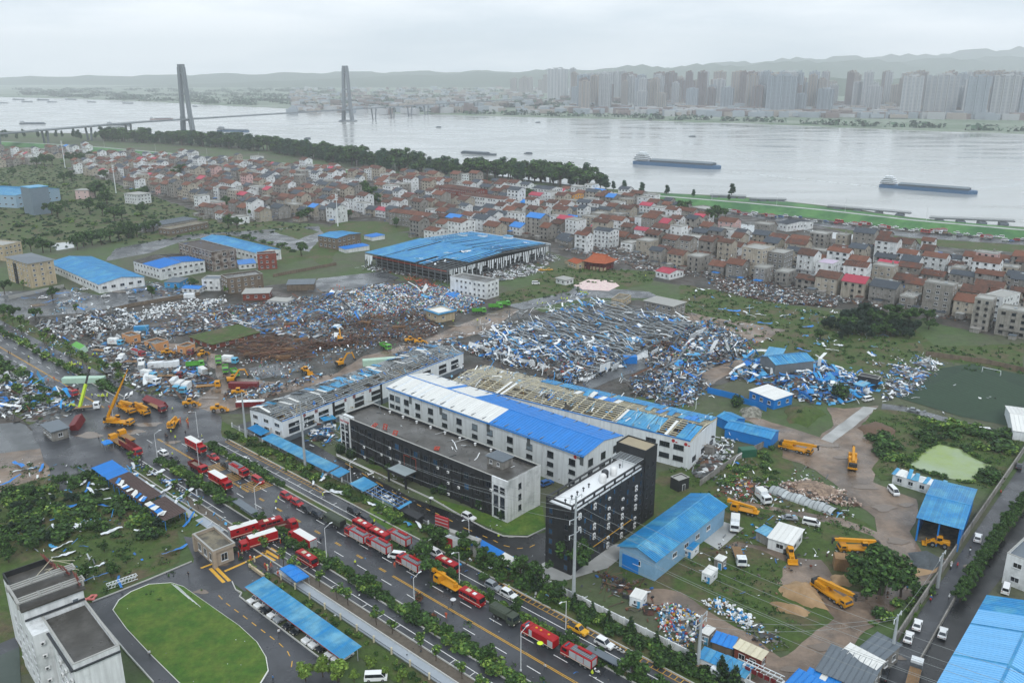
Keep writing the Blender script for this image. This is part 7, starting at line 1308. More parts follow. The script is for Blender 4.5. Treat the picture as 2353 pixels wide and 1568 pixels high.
for a in(('crane',6,820,1360,F+.15,'yellow mobile crane parked by the blue shed end'),('crane',6,1200,1450,RH-1.2+math.pi,'yellow crane standing in the mud crossing'),('crane',9,1245,690,RH+2.36+1.5,'yellow crane beside the big dark tree'),('cranelow',9,1055,1000,F-.35,'yellow crane on the sand'),('lift',9,480,435,F+.25+math.pi,'small yellow lift truck on the yard track'),('loader',9,782,730,RH-.9,'yellow loader before the yard office'),('loader',9,1775,655,F+.35+math.pi,'yellow loader in front of the open blue shed'),('whitebox',9,412,540,RH-1.1,'white delivery truck on the concrete pad'),('whitebox',9,602,355,RH-.6,'white and pink kiosk van in the rubble'),('sedan',9,780,477,F+.6,'silver car behind the yard office','g'),('van',9,925,512,F+.3,'white van behind the yard office','w'),('wflat',9,440,745,RH-.9,'scrapped white tipper on the grass'),('van',9,1475,300,RH-.8,'small white police van by the row cabins','w'),('sedan',9,1635,1195,RH+1.75,'white car on the lane, upper of two','w'),('sedan',9,1577,1278,RH+1.75,'white car on the lane, lower of two','w'),('sedan',9,1805,1250,RH+1.75,'white car alone on the dark lane','w'),('suv',9,2040,612,RH+1.75,'white car beside the hedge','w'),('van',9,2228,955,RH+1.7,'white minivan by the white house','w'),('suv',9,1410,1530,RH+1.75,'black car at the bottom of the lane','k'),('wflat',9,1612,1540,RH+1.75,'white pickup truck at the bottom edge',None),('van',6,2095,1235,F+.55,'white minibus below the football field','w'),('sedan',6,1610,1092,F+.3,'pale green car at the field edge','g'),('sedan',6,1925,1190,F+.2,'black crushed car at the field edge','k'),('van',6,1305,1020,RH+1.2,'white van in the debris by the blue cabin','w'),('sedan',9,2315,130,RH+1.75,'dark car on the far lane','k'),('wflat',9,205,1490,F,'yellow lorry cab at the shack corner',None),('sedan',6,140,90,RH+.6,'white car among ruined houses','w')):put(*a)
for k,(x,y) in enumerate(((1875,1352),(1895,1365),(1918,1378),(1750,1510))):put('moto',8,x,y,F,'white police motorcycle beside the bus shelter',group='police motorcycles')
for x,y in((1725,1020),(1862,795),(1905,790),(1990,690),(1850,1000),(2195,300)):put('moto',9,x,y,RH+1.75,'motorcycle riding along the lane','r' if x%2 else 'w',group='lane motorcycles')
for k in range(20):put('moto',7,925+16*k+random.uniform(-8,8),95+11.5*k+random.uniform(-12,12),RH+1.3,'fallen electric bicycle along the roadside','kgwb'[k%4],(random.uniform(-.3,1.2),0,.1),'fallen bicycles')
n=0
for k in range(64):
 x=380+(2500-380)*k/63+random.uniform(-8,8);y=1122+(x-380)*.098+random.choice((0,8,16))+random.uniform(-2,2);kd=random.choices(('sedan','suv','van','fire','bus','wflat'),(6,5,2,2.0 if x>1000 else .4,1.0,.6))[0]
 put(kd,3,x,y,RH+random.choice((0,math.pi))+random.uniform(-.06,.06),{'sedan':'car','suv':'tall car','van':'van','fire':'fire engine','bus':'red minibus','wflat':'flatbed truck'}[kd]+' in the long queue below the levee',random.choice('wwwwgkbr') if kd in('sedan','suv','van') else None,group='queue below the levee')
drop_protos()
def container(label,t,x,y,ang,dims,m,m2=None,tilt=(0,0),z=0.0,name='container'):
 p=g(t,x,y);r=thing(name,label,'container',(p.x,p.y,z),ang);L,w,h=dims;r.rotation_euler=(tilt[0],tilt[1],ang)
 pt(r,'shell',m,lambda b:b.box((0,0,h/2),(L,w,h)));pt(r,'side_rib',m,lambda b:[b.box((-L/2+L*(k+.5)/12,s*(w/2+.04),h/2),(L/30,.08,h-.2)) for k in range(12) for s in(-1,1)])['kind']='stuff';pt(r,'roof',m2 or m,lambda b:b.box((0,0,h+.02),(L-.1,w-.1,.05)));pt(r,'door',m,lambda b:[b.box((L/2+.03,s*w/4,h/2),(.06,w/2-.1,h-.2)) for s in(-1,1)])
MG=mat('mint_panel','#a9c7b5',.6,.1,.5,0)
container('overturned dark red trailer beside the red flatbed',4,1050,1045,F+.1,(13,2.6,2.4),M_dred,tilt=(.5,0));container('crumpled dark red lorry body at the junction corner',4,530,1190,RH-.7,(8,2.6,3),M_dred,tilt=(.3,.15));container('dark red open container by the workshop',4,1680,1050,F+.85,(11,2.6,2),M_dred,M_white);container('dark red crate trailer behind the yellow loader',4,1635,935,F+.7,(12,2.6,2.6),M_dred)
container('mint and green toppled panel box by the far road',4,545,680,F,(10,3,3),MG,M_grn,(.4,0));container('long mint-white box lying across the roadside',4,565,895,F+.8,(17,3,2.4),MG);container('blue shipping container in the debris',4,950,550,F+.95,(7,2.5,2.6),M_blue);container('white and mint long box on the mud road',5,290,775,F+1.0,(15,3,2.8),MG);container('white container by the car park wall',4,1270,330,F+.9,(6,2.5,2.6),M_panel);container('green skip behind the stripped workshop',6,495,1385,F+.9,(5.5,3,2.8),mat('skip_green','#1f5a45',.6,.1,1,0));container('long white trailer box in the truck yard',4,1100,800,F+1.0,(13,2.6,3.2),M_panel);container('blue crate left of the collapsed hall gate',5,1965,765,F+.8,(6,3,3.4),M_blue2)
container('white cargo box lying on its side near the cranes',4,1170,905,RH-.8,(5.5,2.4,2.5),M_panel,tilt=(.15,0));container('brown wooden hopper beside the big dark tree',9,1140,800,F+.5,(5,3.5,3.6),M_timber);container('black overturned box trailer by the yard gate',8,490,460,F,(11,2.4,2.4),M_black,tilt=(.2,0))
# -- storm debris
M_deb=mat('debris',None,.6,.12,.8,0,attr='Col',spec=.4)
PW=['#dde2e5','#c3c9cc','#9aa0a4','#70767a','#e3e7e9','#555a5d'];PB=['#2386c4','#1f70c0','#4b97c4','#74a8c4','#2a5a94'];PR=['#54392a','#69493a','#3d2d24','#735941','#63392a','#544c45'];PG=['#44484a','#33373a','#575c5e','#282b2d','#66645f'];PM=['#963a2a','#3f8a58','#bb9838','#a3443f','#b07a4c']
def area(poly):return abs(sum(a.x*b.y-b.x*a.y for a,b in zip(poly,poly[1:]+poly[:1])))/2
def pts_in(poly,n,r):
 xs=np.array([p.x for p in poly]);ys=np.array([p.y for p in poly]);out=np.zeros((0,2))
 while len(out)<n:
  q=np.c_[r.uniform(xs.min(),xs.max(),n*2),r.uniform(ys.min(),ys.max(),n*2)];c=np.zeros(len(q),bool)
  for i in range(len(xs)):
   j=(i+1)%len(xs);k=(ys[i]>q[:,1])!=(ys[j]>q[:,1]);xx=(xs[j]-xs[i])*(q[:,1]-ys[i])/(ys[j]-ys[i]+1e-9)+xs[i];c^=k&(q[:,0]<xx)
  out=np.r_[out,q[c]]
 return out[:n]
DV,DC=[],[]
def edge_d(P,poly):
 d=np.full(len(P),1e9)
 for a,b in zip(poly,poly[1:]+poly[:1]):
  e=np.array([b.x-a.x,b.y-a.y]);q=P-np.array([a.x,a.y]);t=np.clip((q@e)/(e@e+1e-9),0,1);d=np.minimum(d,np.hypot(*(q-t[:,None]*e).T))
 return d
def heap_z(P,poly,pile,seed):
 x,y=P[:,0],P[:,1];f=.42+.33*np.sin(x*.21+seed)*np.cos(y*.17-seed)+.2*np.sin(x*.55+y*.3)+.12*np.sin(y*.9-x*.4)+.08*np.sin(x*1.9+y*1.3);return pile*np.clip(f,0,1)*np.clip(edge_d(P,poly)/5,0,1)
def heap(poly,pile,z0,cols,seed):
 xs=[p.x for p in poly];ys=[p.y for p in poly];c=1.3;X,Y=np.meshgrid(np.arange(min(xs),max(xs),c),np.arange(min(ys),max(ys),c));r=np.random.default_rng(seed);P=np.c_[X.ravel(),Y.ravel()]+r.uniform(-.4,.4,(X.size,2));ins=np.zeros(len(P),bool)
 for a,b in zip(poly,poly[1:]+poly[:1]):k=(a.y>P[:,1])!=(b.y>P[:,1]);ins^=k&(P[:,0]<(b.x-a.x)*(P[:,1]-a.y)/(b.y-a.y+1e-9)+a.x)
 Z=heap_z(P,poly,pile,seed)+r.uniform(-.25,.25,len(P))*min(1,pile*.4)+z0-.3;Q=np.c_[P,Z].reshape(*X.shape,3);I=ins.reshape(X.shape);m=I[:-1,:-1]&I[1:,:-1]&I[:-1,1:]&I[1:,1:]&(Q[:-1,:-1,2]>z0-.1)
 q=np.stack([Q[:-1,:-1][m],Q[:-1,1:][m],Q[1:,1:][m],Q[1:,:-1][m]],1).reshape(-1,3);n=len(q)//4
 if n:col=np.array([srgb(k) for k in cols])[r.integers(0,len(cols),n)]*(.45+.5*r.random(n))[:,None];DV.append(q);DC.append(np.repeat(col,4,0))
def debris(poly,dens,cols,kind='sheet',size=1.0,pile=0.0,z0=.25,seed=1,dirn=None,clump=.5,hs=1):
 r=np.random.default_rng(seed);n=max(8,int(area(poly)*dens*(1.25 if clump else 1)));p=pts_in(poly,n,r)
 if clump:
  gx,gy=p[:,0],p[:,1];f=.55+.3*np.sin(gx*.13+gy*.05+hs)+.3*np.sin(gy*.16-gx*.07+2*hs)+.2*np.sin(gx*.37+gy*.29);p=p[r.random(n)<np.clip(f,.12,1)];n=len(p)
 if clump:
  m=max(3,int(n*.03));c=p[r.choice(n,m)];k=r.integers(0,m,n);f=(r.random(n)<clump)[:,None];p=np.where(f,c[k]+r.normal(size=(n,2))*2.2*size**.5,p)
 hgt=heap_z(p,poly,pile,hs)+r.random(n)*(.12+.06*pile)
 P=np.c_[p,z0+hgt];a=r.uniform(0,6.283,n) if dirn is None else dirn+r.normal(size=n)*.25
 L,Wd={'sheet':(.9,.4),'strip':(1.35,.14),'bag':(.42,.36),'plank':(2.4,.16),'chunk':(.5,.4)}[kind]
 l=L*size*(.4+r.exponential(.6,n).clip(0,1.7));w=Wd*size*(.5+r.random(n));t=r.normal(size=n)*(.35 if kind in('sheet','strip') else .12)
 u=np.c_[np.cos(a)*np.cos(t),np.sin(a)*np.cos(t),np.sin(t)];v=np.c_[-np.sin(a),np.cos(a),r.normal(size=n)*.4];v/=np.linalg.norm(v,axis=1)[:,None];nn=np.cross(u,v)
 col=np.array([srgb(c) for c in cols])[r.integers(0,len(cols),n)]*(.8+.4*r.random(n))[:,None]
 if kind in('bag','chunk'):
  v[:,2]*=.3;nn=np.cross(u,v);h=w*(.45+.35*r.random(n));k=.6 if kind=='bag' else .92
  base=[P-u*l[:,None]/2-v*w[:,None]/2,P+u*l[:,None]/2-v*w[:,None]/2,P+u*l[:,None]/2+v*w[:,None]/2,P-u*l[:,None]/2+v*w[:,None]/2]
  top=[P+(b-P)*k+nn*h[:,None] for b in base]
  q=[(top[0],top[1],top[2],top[3])]+[(base[i],base[(i+1)%4],top[(i+1)%4],top[i]) for i in range(4)]
 else:
  b1=nn*(r.normal(size=n)*.16*l)[:,None];b2=nn*(r.normal(size=n)*.12*l)[:,None];e0=P-u*l[:,None]/2+b2;e1=P+b1;e2=P+u*l[:,None]/2;vw=v*w[:,None]/2;lift=np.array([0,0,1])*(np.maximum(0,z0+.05-np.minimum(e0[:,2],e2[:,2])))[:,None]
  e0,e1,e2=e0+lift,e1+lift,e2+lift;q=[(e0-vw,e1-vw,e1+vw,e0+vw),(e1-vw,e2-vw,e2+vw,e1+vw)]
  if kind=='plank':q+=[(e0-vw,e2-vw,e2-vw-nn*.12,e0-vw-nn*.12)]
 for f in q:DV.append(np.stack(f,1).reshape(-1,3));DC.append(np.repeat(col,4,0))
def flush_debris(name):
 Vv=np.concatenate(DV);C=np.concatenate(DC);me=bpy.data.meshes.new(name);n=len(Vv)
 me.vertices.add(n);me.vertices.foreach_set('co',Vv.astype(np.float32).ravel());me.loops.add(n);me.loops.foreach_set('vertex_index',np.arange(n,dtype=np.int32));me.polygons.add(n//4);me.polygons.foreach_set('loop_start',np.arange(0,n,4,dtype=np.int32));me.update(calc_edges=True)
 at=me.color_attributes.new('Col','FLOAT_COLOR','CORNER');at.data.foreach_set('color',np.c_[C,np.ones(n)].astype(np.float32).ravel());me.materials.append(M_deb);o=struct(name,me,'stuff');DV.clear();DC.clear();return o
SD=[0]
def dz(poly,mix,pile=0.0,z0=.25,clump=.5,dirn=None):
 hs=SD[0]+1
 for kind,dens,cols,size in mix:SD[0]+=1;debris(poly,dens,cols,kind,size,pile,z0,SD[0],dirn,clump,hs)
 if pile>.7 and z0<4:heap(poly,pile,z0,mix[0][2]+PG+PG+PR,hs)
big=tp(4,(250,500),(700,430),(920,470),(880,530),(640,570),(420,640))
dz(big,[('sheet',.35,PW+PG,2.2),('strip',.2,PW,2),('chunk',.1,PW+PG,1.6)],4.5)
dz(tp(4,(640,430),(800,410),(930,470),(900,530),(760,520)),[('sheet',.7,PW,2.6)],6.5)
dz(tp(4,(940,430),(1250,325),(1520,350),(1350,450),(1000,480)),[('bag',.55,PW[:2]+PW[4:],2.0),('sheet',.12,PW+PB[:1],1.4)],1.5)
dz(tp(4,(1350,400),(1800,350),(2352,300),(2352,640),(1900,560),(1450,480)),[('sheet',.22,PW+PB+PG+PM,1.3),('chunk',.16,PR+PG,1.5),('bag',.12,PW+PB,1.6),('plank',.08,PR,1.6)],1.2)
dz(tp(4,(1520,650),(1900,570),(2060,630),(2300,640),(1950,750),(1650,740)),[('plank',.9,PR,2.2),('chunk',.2,PR,1.6),('sheet',.05,PW+PB,1.2)],2.4,dirn=.3)
dz(tp(4,(1000,490),(1350,430),(1700,500),(1500,560),(1250,560),(950,600)),[('sheet',.12,PW+PG,1.3),('chunk',.1,PG+PR,1.4),('plank',.05,PR,1.5)],.6)
dz(tp(4,(1600,740),(2050,760),(2250,680),(2300,740),(1900,860),(1650,860)),[('sheet',.2,PW+PB+PM,1.0),('chunk',.2,PR+PW,1.0)],.5)
dz(tp(5,(0,300),(300,240),(700,260),(1000,360),(860,440),(560,400),(250,480),(0,470)),[('bag',.7,PW+PW+PB+PM,1.7),('sheet',.3,PW+PB,1.5),('strip',.1,PW,1.6)],2.2)
dz(tp(5,(480,200),(640,210),(700,280),(560,260)),[('strip',.4,['#b5502f','#a33d22'],2.4)],2)
dz(tp(5,(-100,470),(560,420),(700,560),(430,640),(150,660),(-100,640)),[('chunk',.35,PR+PG,1.5),('plank',.3,PR,1.8),('bag',.12,PW+PB,1.4),('sheet',.15,PW+PB+PM[1:2],1.2)],1.8)
dz(tp(4,(620,560),(1000,600),(1400,760),(1420,980),(1250,1030),(950,980),(680,880),(560,700)),[('sheet',.12,PW+PG,1.5),('chunk',.1,PG+PR,1.3),('strip',.05,PW+PB,1.6)],.8)
dz(tp(4,(680,830),(1000,900),(1150,940),(1100,1000),(900,970)),[('sheet',.3,PW+PG,1.8),('chunk',.15,PG,1.5)],1.6)
dz(tp(4,(-150,840),(250,860),(450,960),(520,1100),(330,1200),(-150,1120)),[('sheet',.3,PW+PG,1.7),('strip',.14,PW+PB[:2],1.8),('chunk',.15,PG+PW,1.4)],1.6)
dz(tp(4,(-100,500),(300,470),(420,560),(500,700),(620,860),(480,840),(300,700),(60,590)),[('sheet',.08,PW+PB,1.3),('strip',.04,PW+PB,1.8)],.3)
dz(tp(4,(1450,960),(1800,900),(2254,800),(2254,840),(1900,960),(1700,1020),(1500,1010)),[('sheet',.25,PW+PB+PG,1.3),('chunk',.2,PG+PR,1.2)],.9)
dz(tp(5,(400,680),(860,560),(900,640),(600,760),(300,800)),[('sheet',.35,PW+PB+PG,1.5),('strip',.15,PW+PG,1.8)],1.6)
dz(tp(4,(-100,560),(900,480),(1900,330),(2900,300),(3300,420),(2500,700),(1700,900),(1100,700),(300,720)),[('sheet',.045,PW+PB+PR+PM,1.2),('chunk',.05,PR+PG+PW,1.1),('strip',.02,PW+PB,1.6)],.5)
c,rz,L,Wd=COLL;hl=lambda x,y:c+Vector((math.cos(rz)*x-math.sin(rz)*y,math.sin(rz)*x+math.cos(rz)*y,0))
dz([hl(-L/2,-Wd/2),hl(L/2,-Wd/2),hl(L/2,Wd/2),hl(-L/2,Wd/2)],[('sheet',.14,PW+PG+PG+PB,1.4),('strip',.14,PW+PG+PB,2.0),('chunk',.2,PG+PR+PG,1.4)],.6,dirn=rz+.3)
dz([hl(-L/2,-Wd/2-6),hl(L/2,-Wd/2-6),hl(L/2,-Wd*.12),hl(0,0),hl(-L/2,-Wd*.15)],[('sheet',.16,PW[:2]+PW[4:5]+PB[:2],3.4),('sheet',.36,PW+PB[:2]+PG+PG,1.6),('strip',.35,PW+PG+PB[:2],2.2),('chunk',.3,PW+PG+PG+PR+PM[:1],1.4)],3.0)
dz([hl(-L/2,-Wd/2),hl(L/2,-Wd/2),hl(L/2,Wd/2),hl(-L/2,Wd/2)],[('strip',.06,PW[:2]+PW[4:5]+PB[:3],3.0),('sheet',.03,PB[:3]+PW[:2],2.8)],.5,5.6,dirn=rz)
dz(tp(5,(900,560),(1700,340),(1780,400),(1000,660)),[('strip',.12,PW,2.4),('sheet',.08,PW+PB,1.6)],.6,4.8)
dz(tp(6,(-60,560),(230,480),(440,570),(570,700),(330,770),(0,900),(-200,860)),[('sheet',.32,PB[:2]+PW+PG,1.7),('strip',.2,PW+PB,2),('chunk',.25,PG+PG+PM,1.3)],1.6)
dz(tp(5,(1940,870),(2352,760),(2500,900),(2400,1060),(2200,1080),(1980,980)),[('sheet',.3,PB+PW+PG,1.8),('strip',.2,PB+PW,2),('chunk',.25,PG+PG+PR,1.3)],1.6)
dz(tp(6,(370,870),(600,740),(960,770),(1210,830),(1310,960),(1180,1050),(900,1040),(500,900)),[('sheet',.22,PB[:3]+PB[:3]+PW[:2],4.4),('sheet',.25,PB+PW+PG,1.8),('strip',.25,PW+PB+PG,2.4),('chunk',.2,PR+PG+PG,1.5)],2.6)
dz(tp(6,(1440,770),(1680,730),(1840,770),(1700,900),(1550,1010),(1410,1030),(1380,880)),[('sheet',.4,PW+PW+PB+PG,1.5),('strip',.15,PW,1.8)],1.2)
dz(tp(6,(1530,1000),(1900,830),(2300,950),(2300,1150),(1960,1120)),[('sheet',.012,PW,1.4)],.1)
dz(tp(6,(1480,1050),(1900,1090),(1880,1130),(1560,1090)),[('sheet',.3,PW+PG,1.3)],.5)
dz(tp(6,(180,180),(560,220),(900,330),(1160,350),(1100,400),(700,370),(330,300)),[('chunk',.6,PR+PW+PG,1.3),('sheet',.25,PW+PB+PG,1.3),('plank',.1,PR,1.6)],2.4)
dz(tp(6,(40,240),(900,400),(1500,480),(1750,650),(1450,800),(960,740),(440,560),(50,430)),[('sheet',.03,PW+PB+PW,1.1),('strip',.012,PW+PB,1.8)],.1,.2)
RV=tp(2,(1480,1280),(2254,1180))+tp(3,(300,1230),(1400,1380),(2352,1510))+tp(6,(2352,560),(1600,440),(900,320),(260,200))+tp(2,(2000,1520),(1500,1380))
dz(RV,[('chunk',.09,PR+PG+PW,1.3),('sheet',.06,PW+PG+PR+PB[:1],1.3)],1.5,.1,.6);dz(RV,[('sheet',.045,PW+PR+PG,1.1),('chunk',.04,PR+PG,.9)],2.5,7.0,.3)
dz(tp(2,(0,1000),(900,930),(1480,1000),(1480,1280),(300,1200)),[('chunk',.03,PR+PG+PW,1.2),('sheet',.02,PW+PB,1.2)],.5,.1,.6)
dz(tp(2,(740,1530),(1440,1400),(1500,1450),(1300,1560),(900,1620)),[('sheet',.25,PW,1.6),('strip',.2,PW,2)],1.0)
dz(tp(2,(130,1480),(740,1560),(740,1600),(200,1520)),[('sheet',.25,PW+PG+PM[:1],1.6),('strip',.2,PW+PG,2)],1.0)
dz(tp(9,(-150,1050),(0,1040),(160,1110),(230,1200),(120,1330),(0,1350),(-100,1200)),[('bag',2.2,PW+PW+PB+PM,1.3),('sheet',.4,PW+PM,.8)],1.6,clump=0)
dz(tp(9,(160,1030),(330,1000),(560,1150),(470,1210),(330,1130)),[('bag',2.0,PW[:2]+PW[4:5]+PB[:1],1.4),('sheet',.3,PW+PM,.9)],1.4,clump=0)
dz(tp(9,(420,1150),(700,1220),(760,1330),(640,1370),(450,1210)),[('bag',.7,PW+PG+PB,1.0),('sheet',.4,PW+PG,1.2)],.8,clump=0)
dz(tp(8,(1750,820),(2000,880),(2250,1030),(2200,1180),(2000,1150),(1800,1000)),[('chunk',.35,PG+PR+PB[4:],1.2),('plank',.25,PR,1.4),('sheet',.12,PW+PR,1.1)],.8)
dz(tp(9,(290,210),(420,170),(640,230),(700,330),(520,360),(300,290)),[('chunk',.7,PW+PR+PM,1.1),('sheet',.5,PW,1.2)],1.0)
dz(tp(9,(640,250),(900,210),(1160,290),(1280,400),(1050,380),(760,320)),[('chunk',1.4,['#9b8578','#b09a8c','#7d6b60','#c2b8ae'],1.1),('sheet',.12,PW,1.0)],2.6,clump=0)
dz(tp(6,(60,1340),(380,1270),(420,1330),(300,1560),(100,1560)),[('sheet',.5,PW,1.6),('strip',.25,PW,2),('bag',.4,PW,1.6)],1.8)
dz(tp(9,(340,430),(1380,560),(1500,1000),(900,1100),(300,900)),[('sheet',.03,PW,.9),('chunk',.02,PG+PR,.9)],.1)
dz(tp(9,(560,440),(1000,440),(1020,560),(900,640),(620,640)),[('sheet',.12,PW+PG+PB,1.3),('chunk',.1,PG,1)],.5)
dz(tp(6,(700,1360),(1000,1500),(1000,1600),(740,1560)),[('chunk',.2,PR+PW,1.0),('sheet',.1,PW,1.0)],.4)
dz(band(-115,130,-26,24),[('sheet',.022,PW+PB+PG,.7),('chunk',.02,PW+PG,.6)],0,.3,.3)
dz(band(-112,-52,-22,-13),[('sheet',.16,PW+PB,1.3),('strip',.06,PB+PW,1.6)],.5,.2)
dz(band(-60,24,16,24),[('sheet',.08,PW+PB+PG,1.1),('chunk',.06,PG+PR,.9)],.3,.2);dz(band(10,40,17,24),[('sheet',.3,PG+PB[2:]+PW,1.5),('chunk',.2,PG+PR,1)],.6,.2)
dz(tp(7,(0,60),(600,110),(1200,500),(1180,740),(700,980),(300,1000),(0,700)),[('strip',.02,PB+PW,1.8),('sheet',.05,PW+PB,1.0),('chunk',.03,PW,.5)],.2,.2)
dz(tp(7,(800,1000),(1150,930),(1700,1300),(1700,1560),(1300,1600),(900,1200)),[('chunk',.015,PW,.4)],0,.34,0)
dz(tp(4,(-100,300),(960,250),(1220,270),(560,430),(-100,470)),[('sheet',.05,PB+PW+PG,1.6),('strip',.02,PB+PW,2)],.4);dz(tp(4,(900,230),(1250,200),(1340,300),(1000,330)),[('sheet',.14,PB+PW+PG,1.6)],.8)
dz(tp(8,(0,60),(1160,600),(1400,560),(1400,760),(1200,720),(620,500),(0,200)),[('sheet',.03,PW+PB,.7),('chunk',.03,PW+PG,.5)],0,.3);dz(tp(4,(2010,1180),(2254,1200),(2254,1320),(2050,1290)),[('sheet',.4,PW+PB,1.4),('strip',.2,PB,2)],1.2)
c,rz,L,Wd=OFFICE;ol=lambda x,y:c+Vector((math.cos(rz)*x-math.sin(rz)*y,math.sin(rz)*x+math.cos(rz)*y,0))
dz([ol(-L/2+1,-Wd/2+1),ol(L/2-1,-Wd/2+1),ol(L/2-1,Wd/2-1),ol(-L/2+1,Wd/2-1)],[('plank',.04,PG+PW,1.2),('chunk',.03,PG+PW[:2],.5)],0,12.35,.3);dz([ol(-L/2,-Wd/2-9),ol(L/2,-Wd/2-9),ol(L/2,-Wd/2-1),ol(-L/2,-Wd/2-1)],[('chunk',.12,PW+PG+['#9a86b8'],.6),('sheet',.05,PW,.8)],.1,.2)
for A,B,C,z in(((5,760,882),(5,2374,1275),(5,2599,1135),10.6),((4,1890,1152),(5,850,694),(5,700,640),9.0)):
 a,b_,d=g(*A,z),g(*B,z),g(*C,z);cc,r2,l2,w2=rect3(a,b_,d);fl=lambda x,y:cc+Vector((math.cos(r2)*x-math.sin(r2)*y,math.sin(r2)*x+math.cos(r2)*y,0));q=[fl(-l2/2,-w2/2),fl(l2/2,-w2/2),fl(l2/2,w2/2),fl(-l2/2,w2/2)]
 dz(q,[('strip',.12,PW+PB,2),('sheet',.06,PW+PB+PG,1.6)],.4,z+.3,.4,r2+1.5);dz(q,[('chunk',.3,PR+PG+PW+['#b59a5e'],1.4),('plank',.2,['#b59a5e','#8d7a4e','#9a938a'],1.6)],.8,4.7 if z>10 else 3.8,.5)
dz(tp(4,(1700,1000),(2254,760),(2500,760),(2254,880),(1800,1080)),[('sheet',.1,PB+PW,1.6)],.5,8.8)
for q_,dn in((big,.02),(tp(4,(-150,840),(250,860),(450,960),(520,1100),(-150,1120)),.025),(tp(4,(1350,400),(2352,300),(2352,640),(1500,560),(700,640)),.012),(tp(5,(0,300),(700,260),(1000,360),(560,420),(0,620)),.015),(tp(4,(620,560),(1400,760),(1420,980),(950,980),(560,700)),.015),(tp(6,(-60,560),(230,480),(570,700),(0,900)),.03),(tp(5,(1940,870),(2352,760),(2500,900),(2200,1080)),.03)):
 dz(q_,[('sheet',dn,PW[:3]+PB[:3],4.5),('strip',dn,PW+PG+PB[:2],5),('plank',dn,PR+PG,4)],1.2,.5,.3)
dz(tp(9,(-100,800),(300,420),(700,420),(1000,700),(760,1000),(300,1000)),[('sheet',.05,PW+PB+PG,1.2),('chunk',.05,PG+PR,.9)],.1);dz(tp(9,(380,20),(900,200),(1300,560),(700,420),(300,260)),[('sheet',.1,PW+PB+PG,1.2),('chunk',.08,PR+PW,.9)],.2)
flush_debris('storm_debris')
def puddle(t,x,y,r0):
 c=g(t,x,y);a0=random.random()*6;pl=[c+Vector((math.cos(a)*r0*1.15*(1+.3*math.sin(3*a+a0)),math.sin(a)*r0*.65*(1+.3*math.sin(2*a-a0)),0)) for a in np.arange(0,6.28,.35)];sheet('puddle',pl,mat('muddy_puddle','#6b5f54',.14,.1,.3,0),z=ZL+.004+.0005*random.random())
for t,x,y,r0 in((9,1410,400,3),(9,1500,620,2.5),(9,1560,380,2),(9,1300,260,3),(6,1060,1320,3),(6,1140,1400,2.4),(6,900,1300,2),(9,1000,1330,2.5),(9,800,1480,2),(4,1420,1000,3),(4,1500,960,3),(4,1350,1060,3),(4,1200,740,3),(4,950,650,3),(5,500,640,3),(5,800,520,3),(5,1050,440,3),(5,1800,800,3),(4,900,1230,3),(4,1000,1180,4),(4,600,1250,4),(4,1150,1300,2.5),(9,1700,900,2),(9,1500,1400,1.6),(9,2000,800,2),(7,1350,960,1.6),(7,1500,780,1.4),(4,250,380,4),(4,800,290,4)):puddle(t,x,y,r0)
def curl(seed,L,w,two):
 q=random.Random(seed);b=MB();n=7;prev=None;z=0;a=q.uniform(-.2,.5)
 for i in range(n+1):
  x=L*(i/n-.5);z=.25+.35*math.sin(i*q.uniform(.6,1.2)+seed)**2+(.5*(i/n)**3 if seed%2 else 0);y=.25*math.sin(i*.8+seed);tw=.25*math.sin(i*.9+seed*2);row_=[(x,y-w/2,z-tw*w/2),(x,y,z+.1),(x,y+w/2,z+tw*w/2)];row2=[(p[0],p[1],p[2]-.05) for p in row_]
  if prev:
   for k in range(2):b.quad(prev[0][k],row_[k],row_[k+1],prev[0][k+1],0);b.quad(prev[1][k+1],row2[k+1],row2[k],prev[1][k],1)
  prev=(row_,row2)
 return b.mesh('torn_sheet',two)
CU=[curl(k,(3.2,4.5,6,7.5)[k%4],(.6,.9,1.2)[k%3],[(M_blue,M_panel),(M_panel,M_blue2),(M_panel,M_gsheet),(M_blue2,M_panel)][k%4]) for k in range(16)]
def torn(poly,n,where,dens=None,z=.3,zr=0.0):
 for p in pts_in(poly,n,np.random.default_rng(n+77)):
  k=random.randrange(16);o=ob('torn_sheet',CU[k],None,(p[0],p[1],z+random.random()*zr),random.uniform(0,6.28));o.rotation_euler.x=random.uniform(-.3,.3);tag(o,('blue','white','grey-white','bright blue')[k%4]+(' short' if k%4==0 else ' long')+' torn metal sheet '+where,'metal sheet','torn metal sheets')
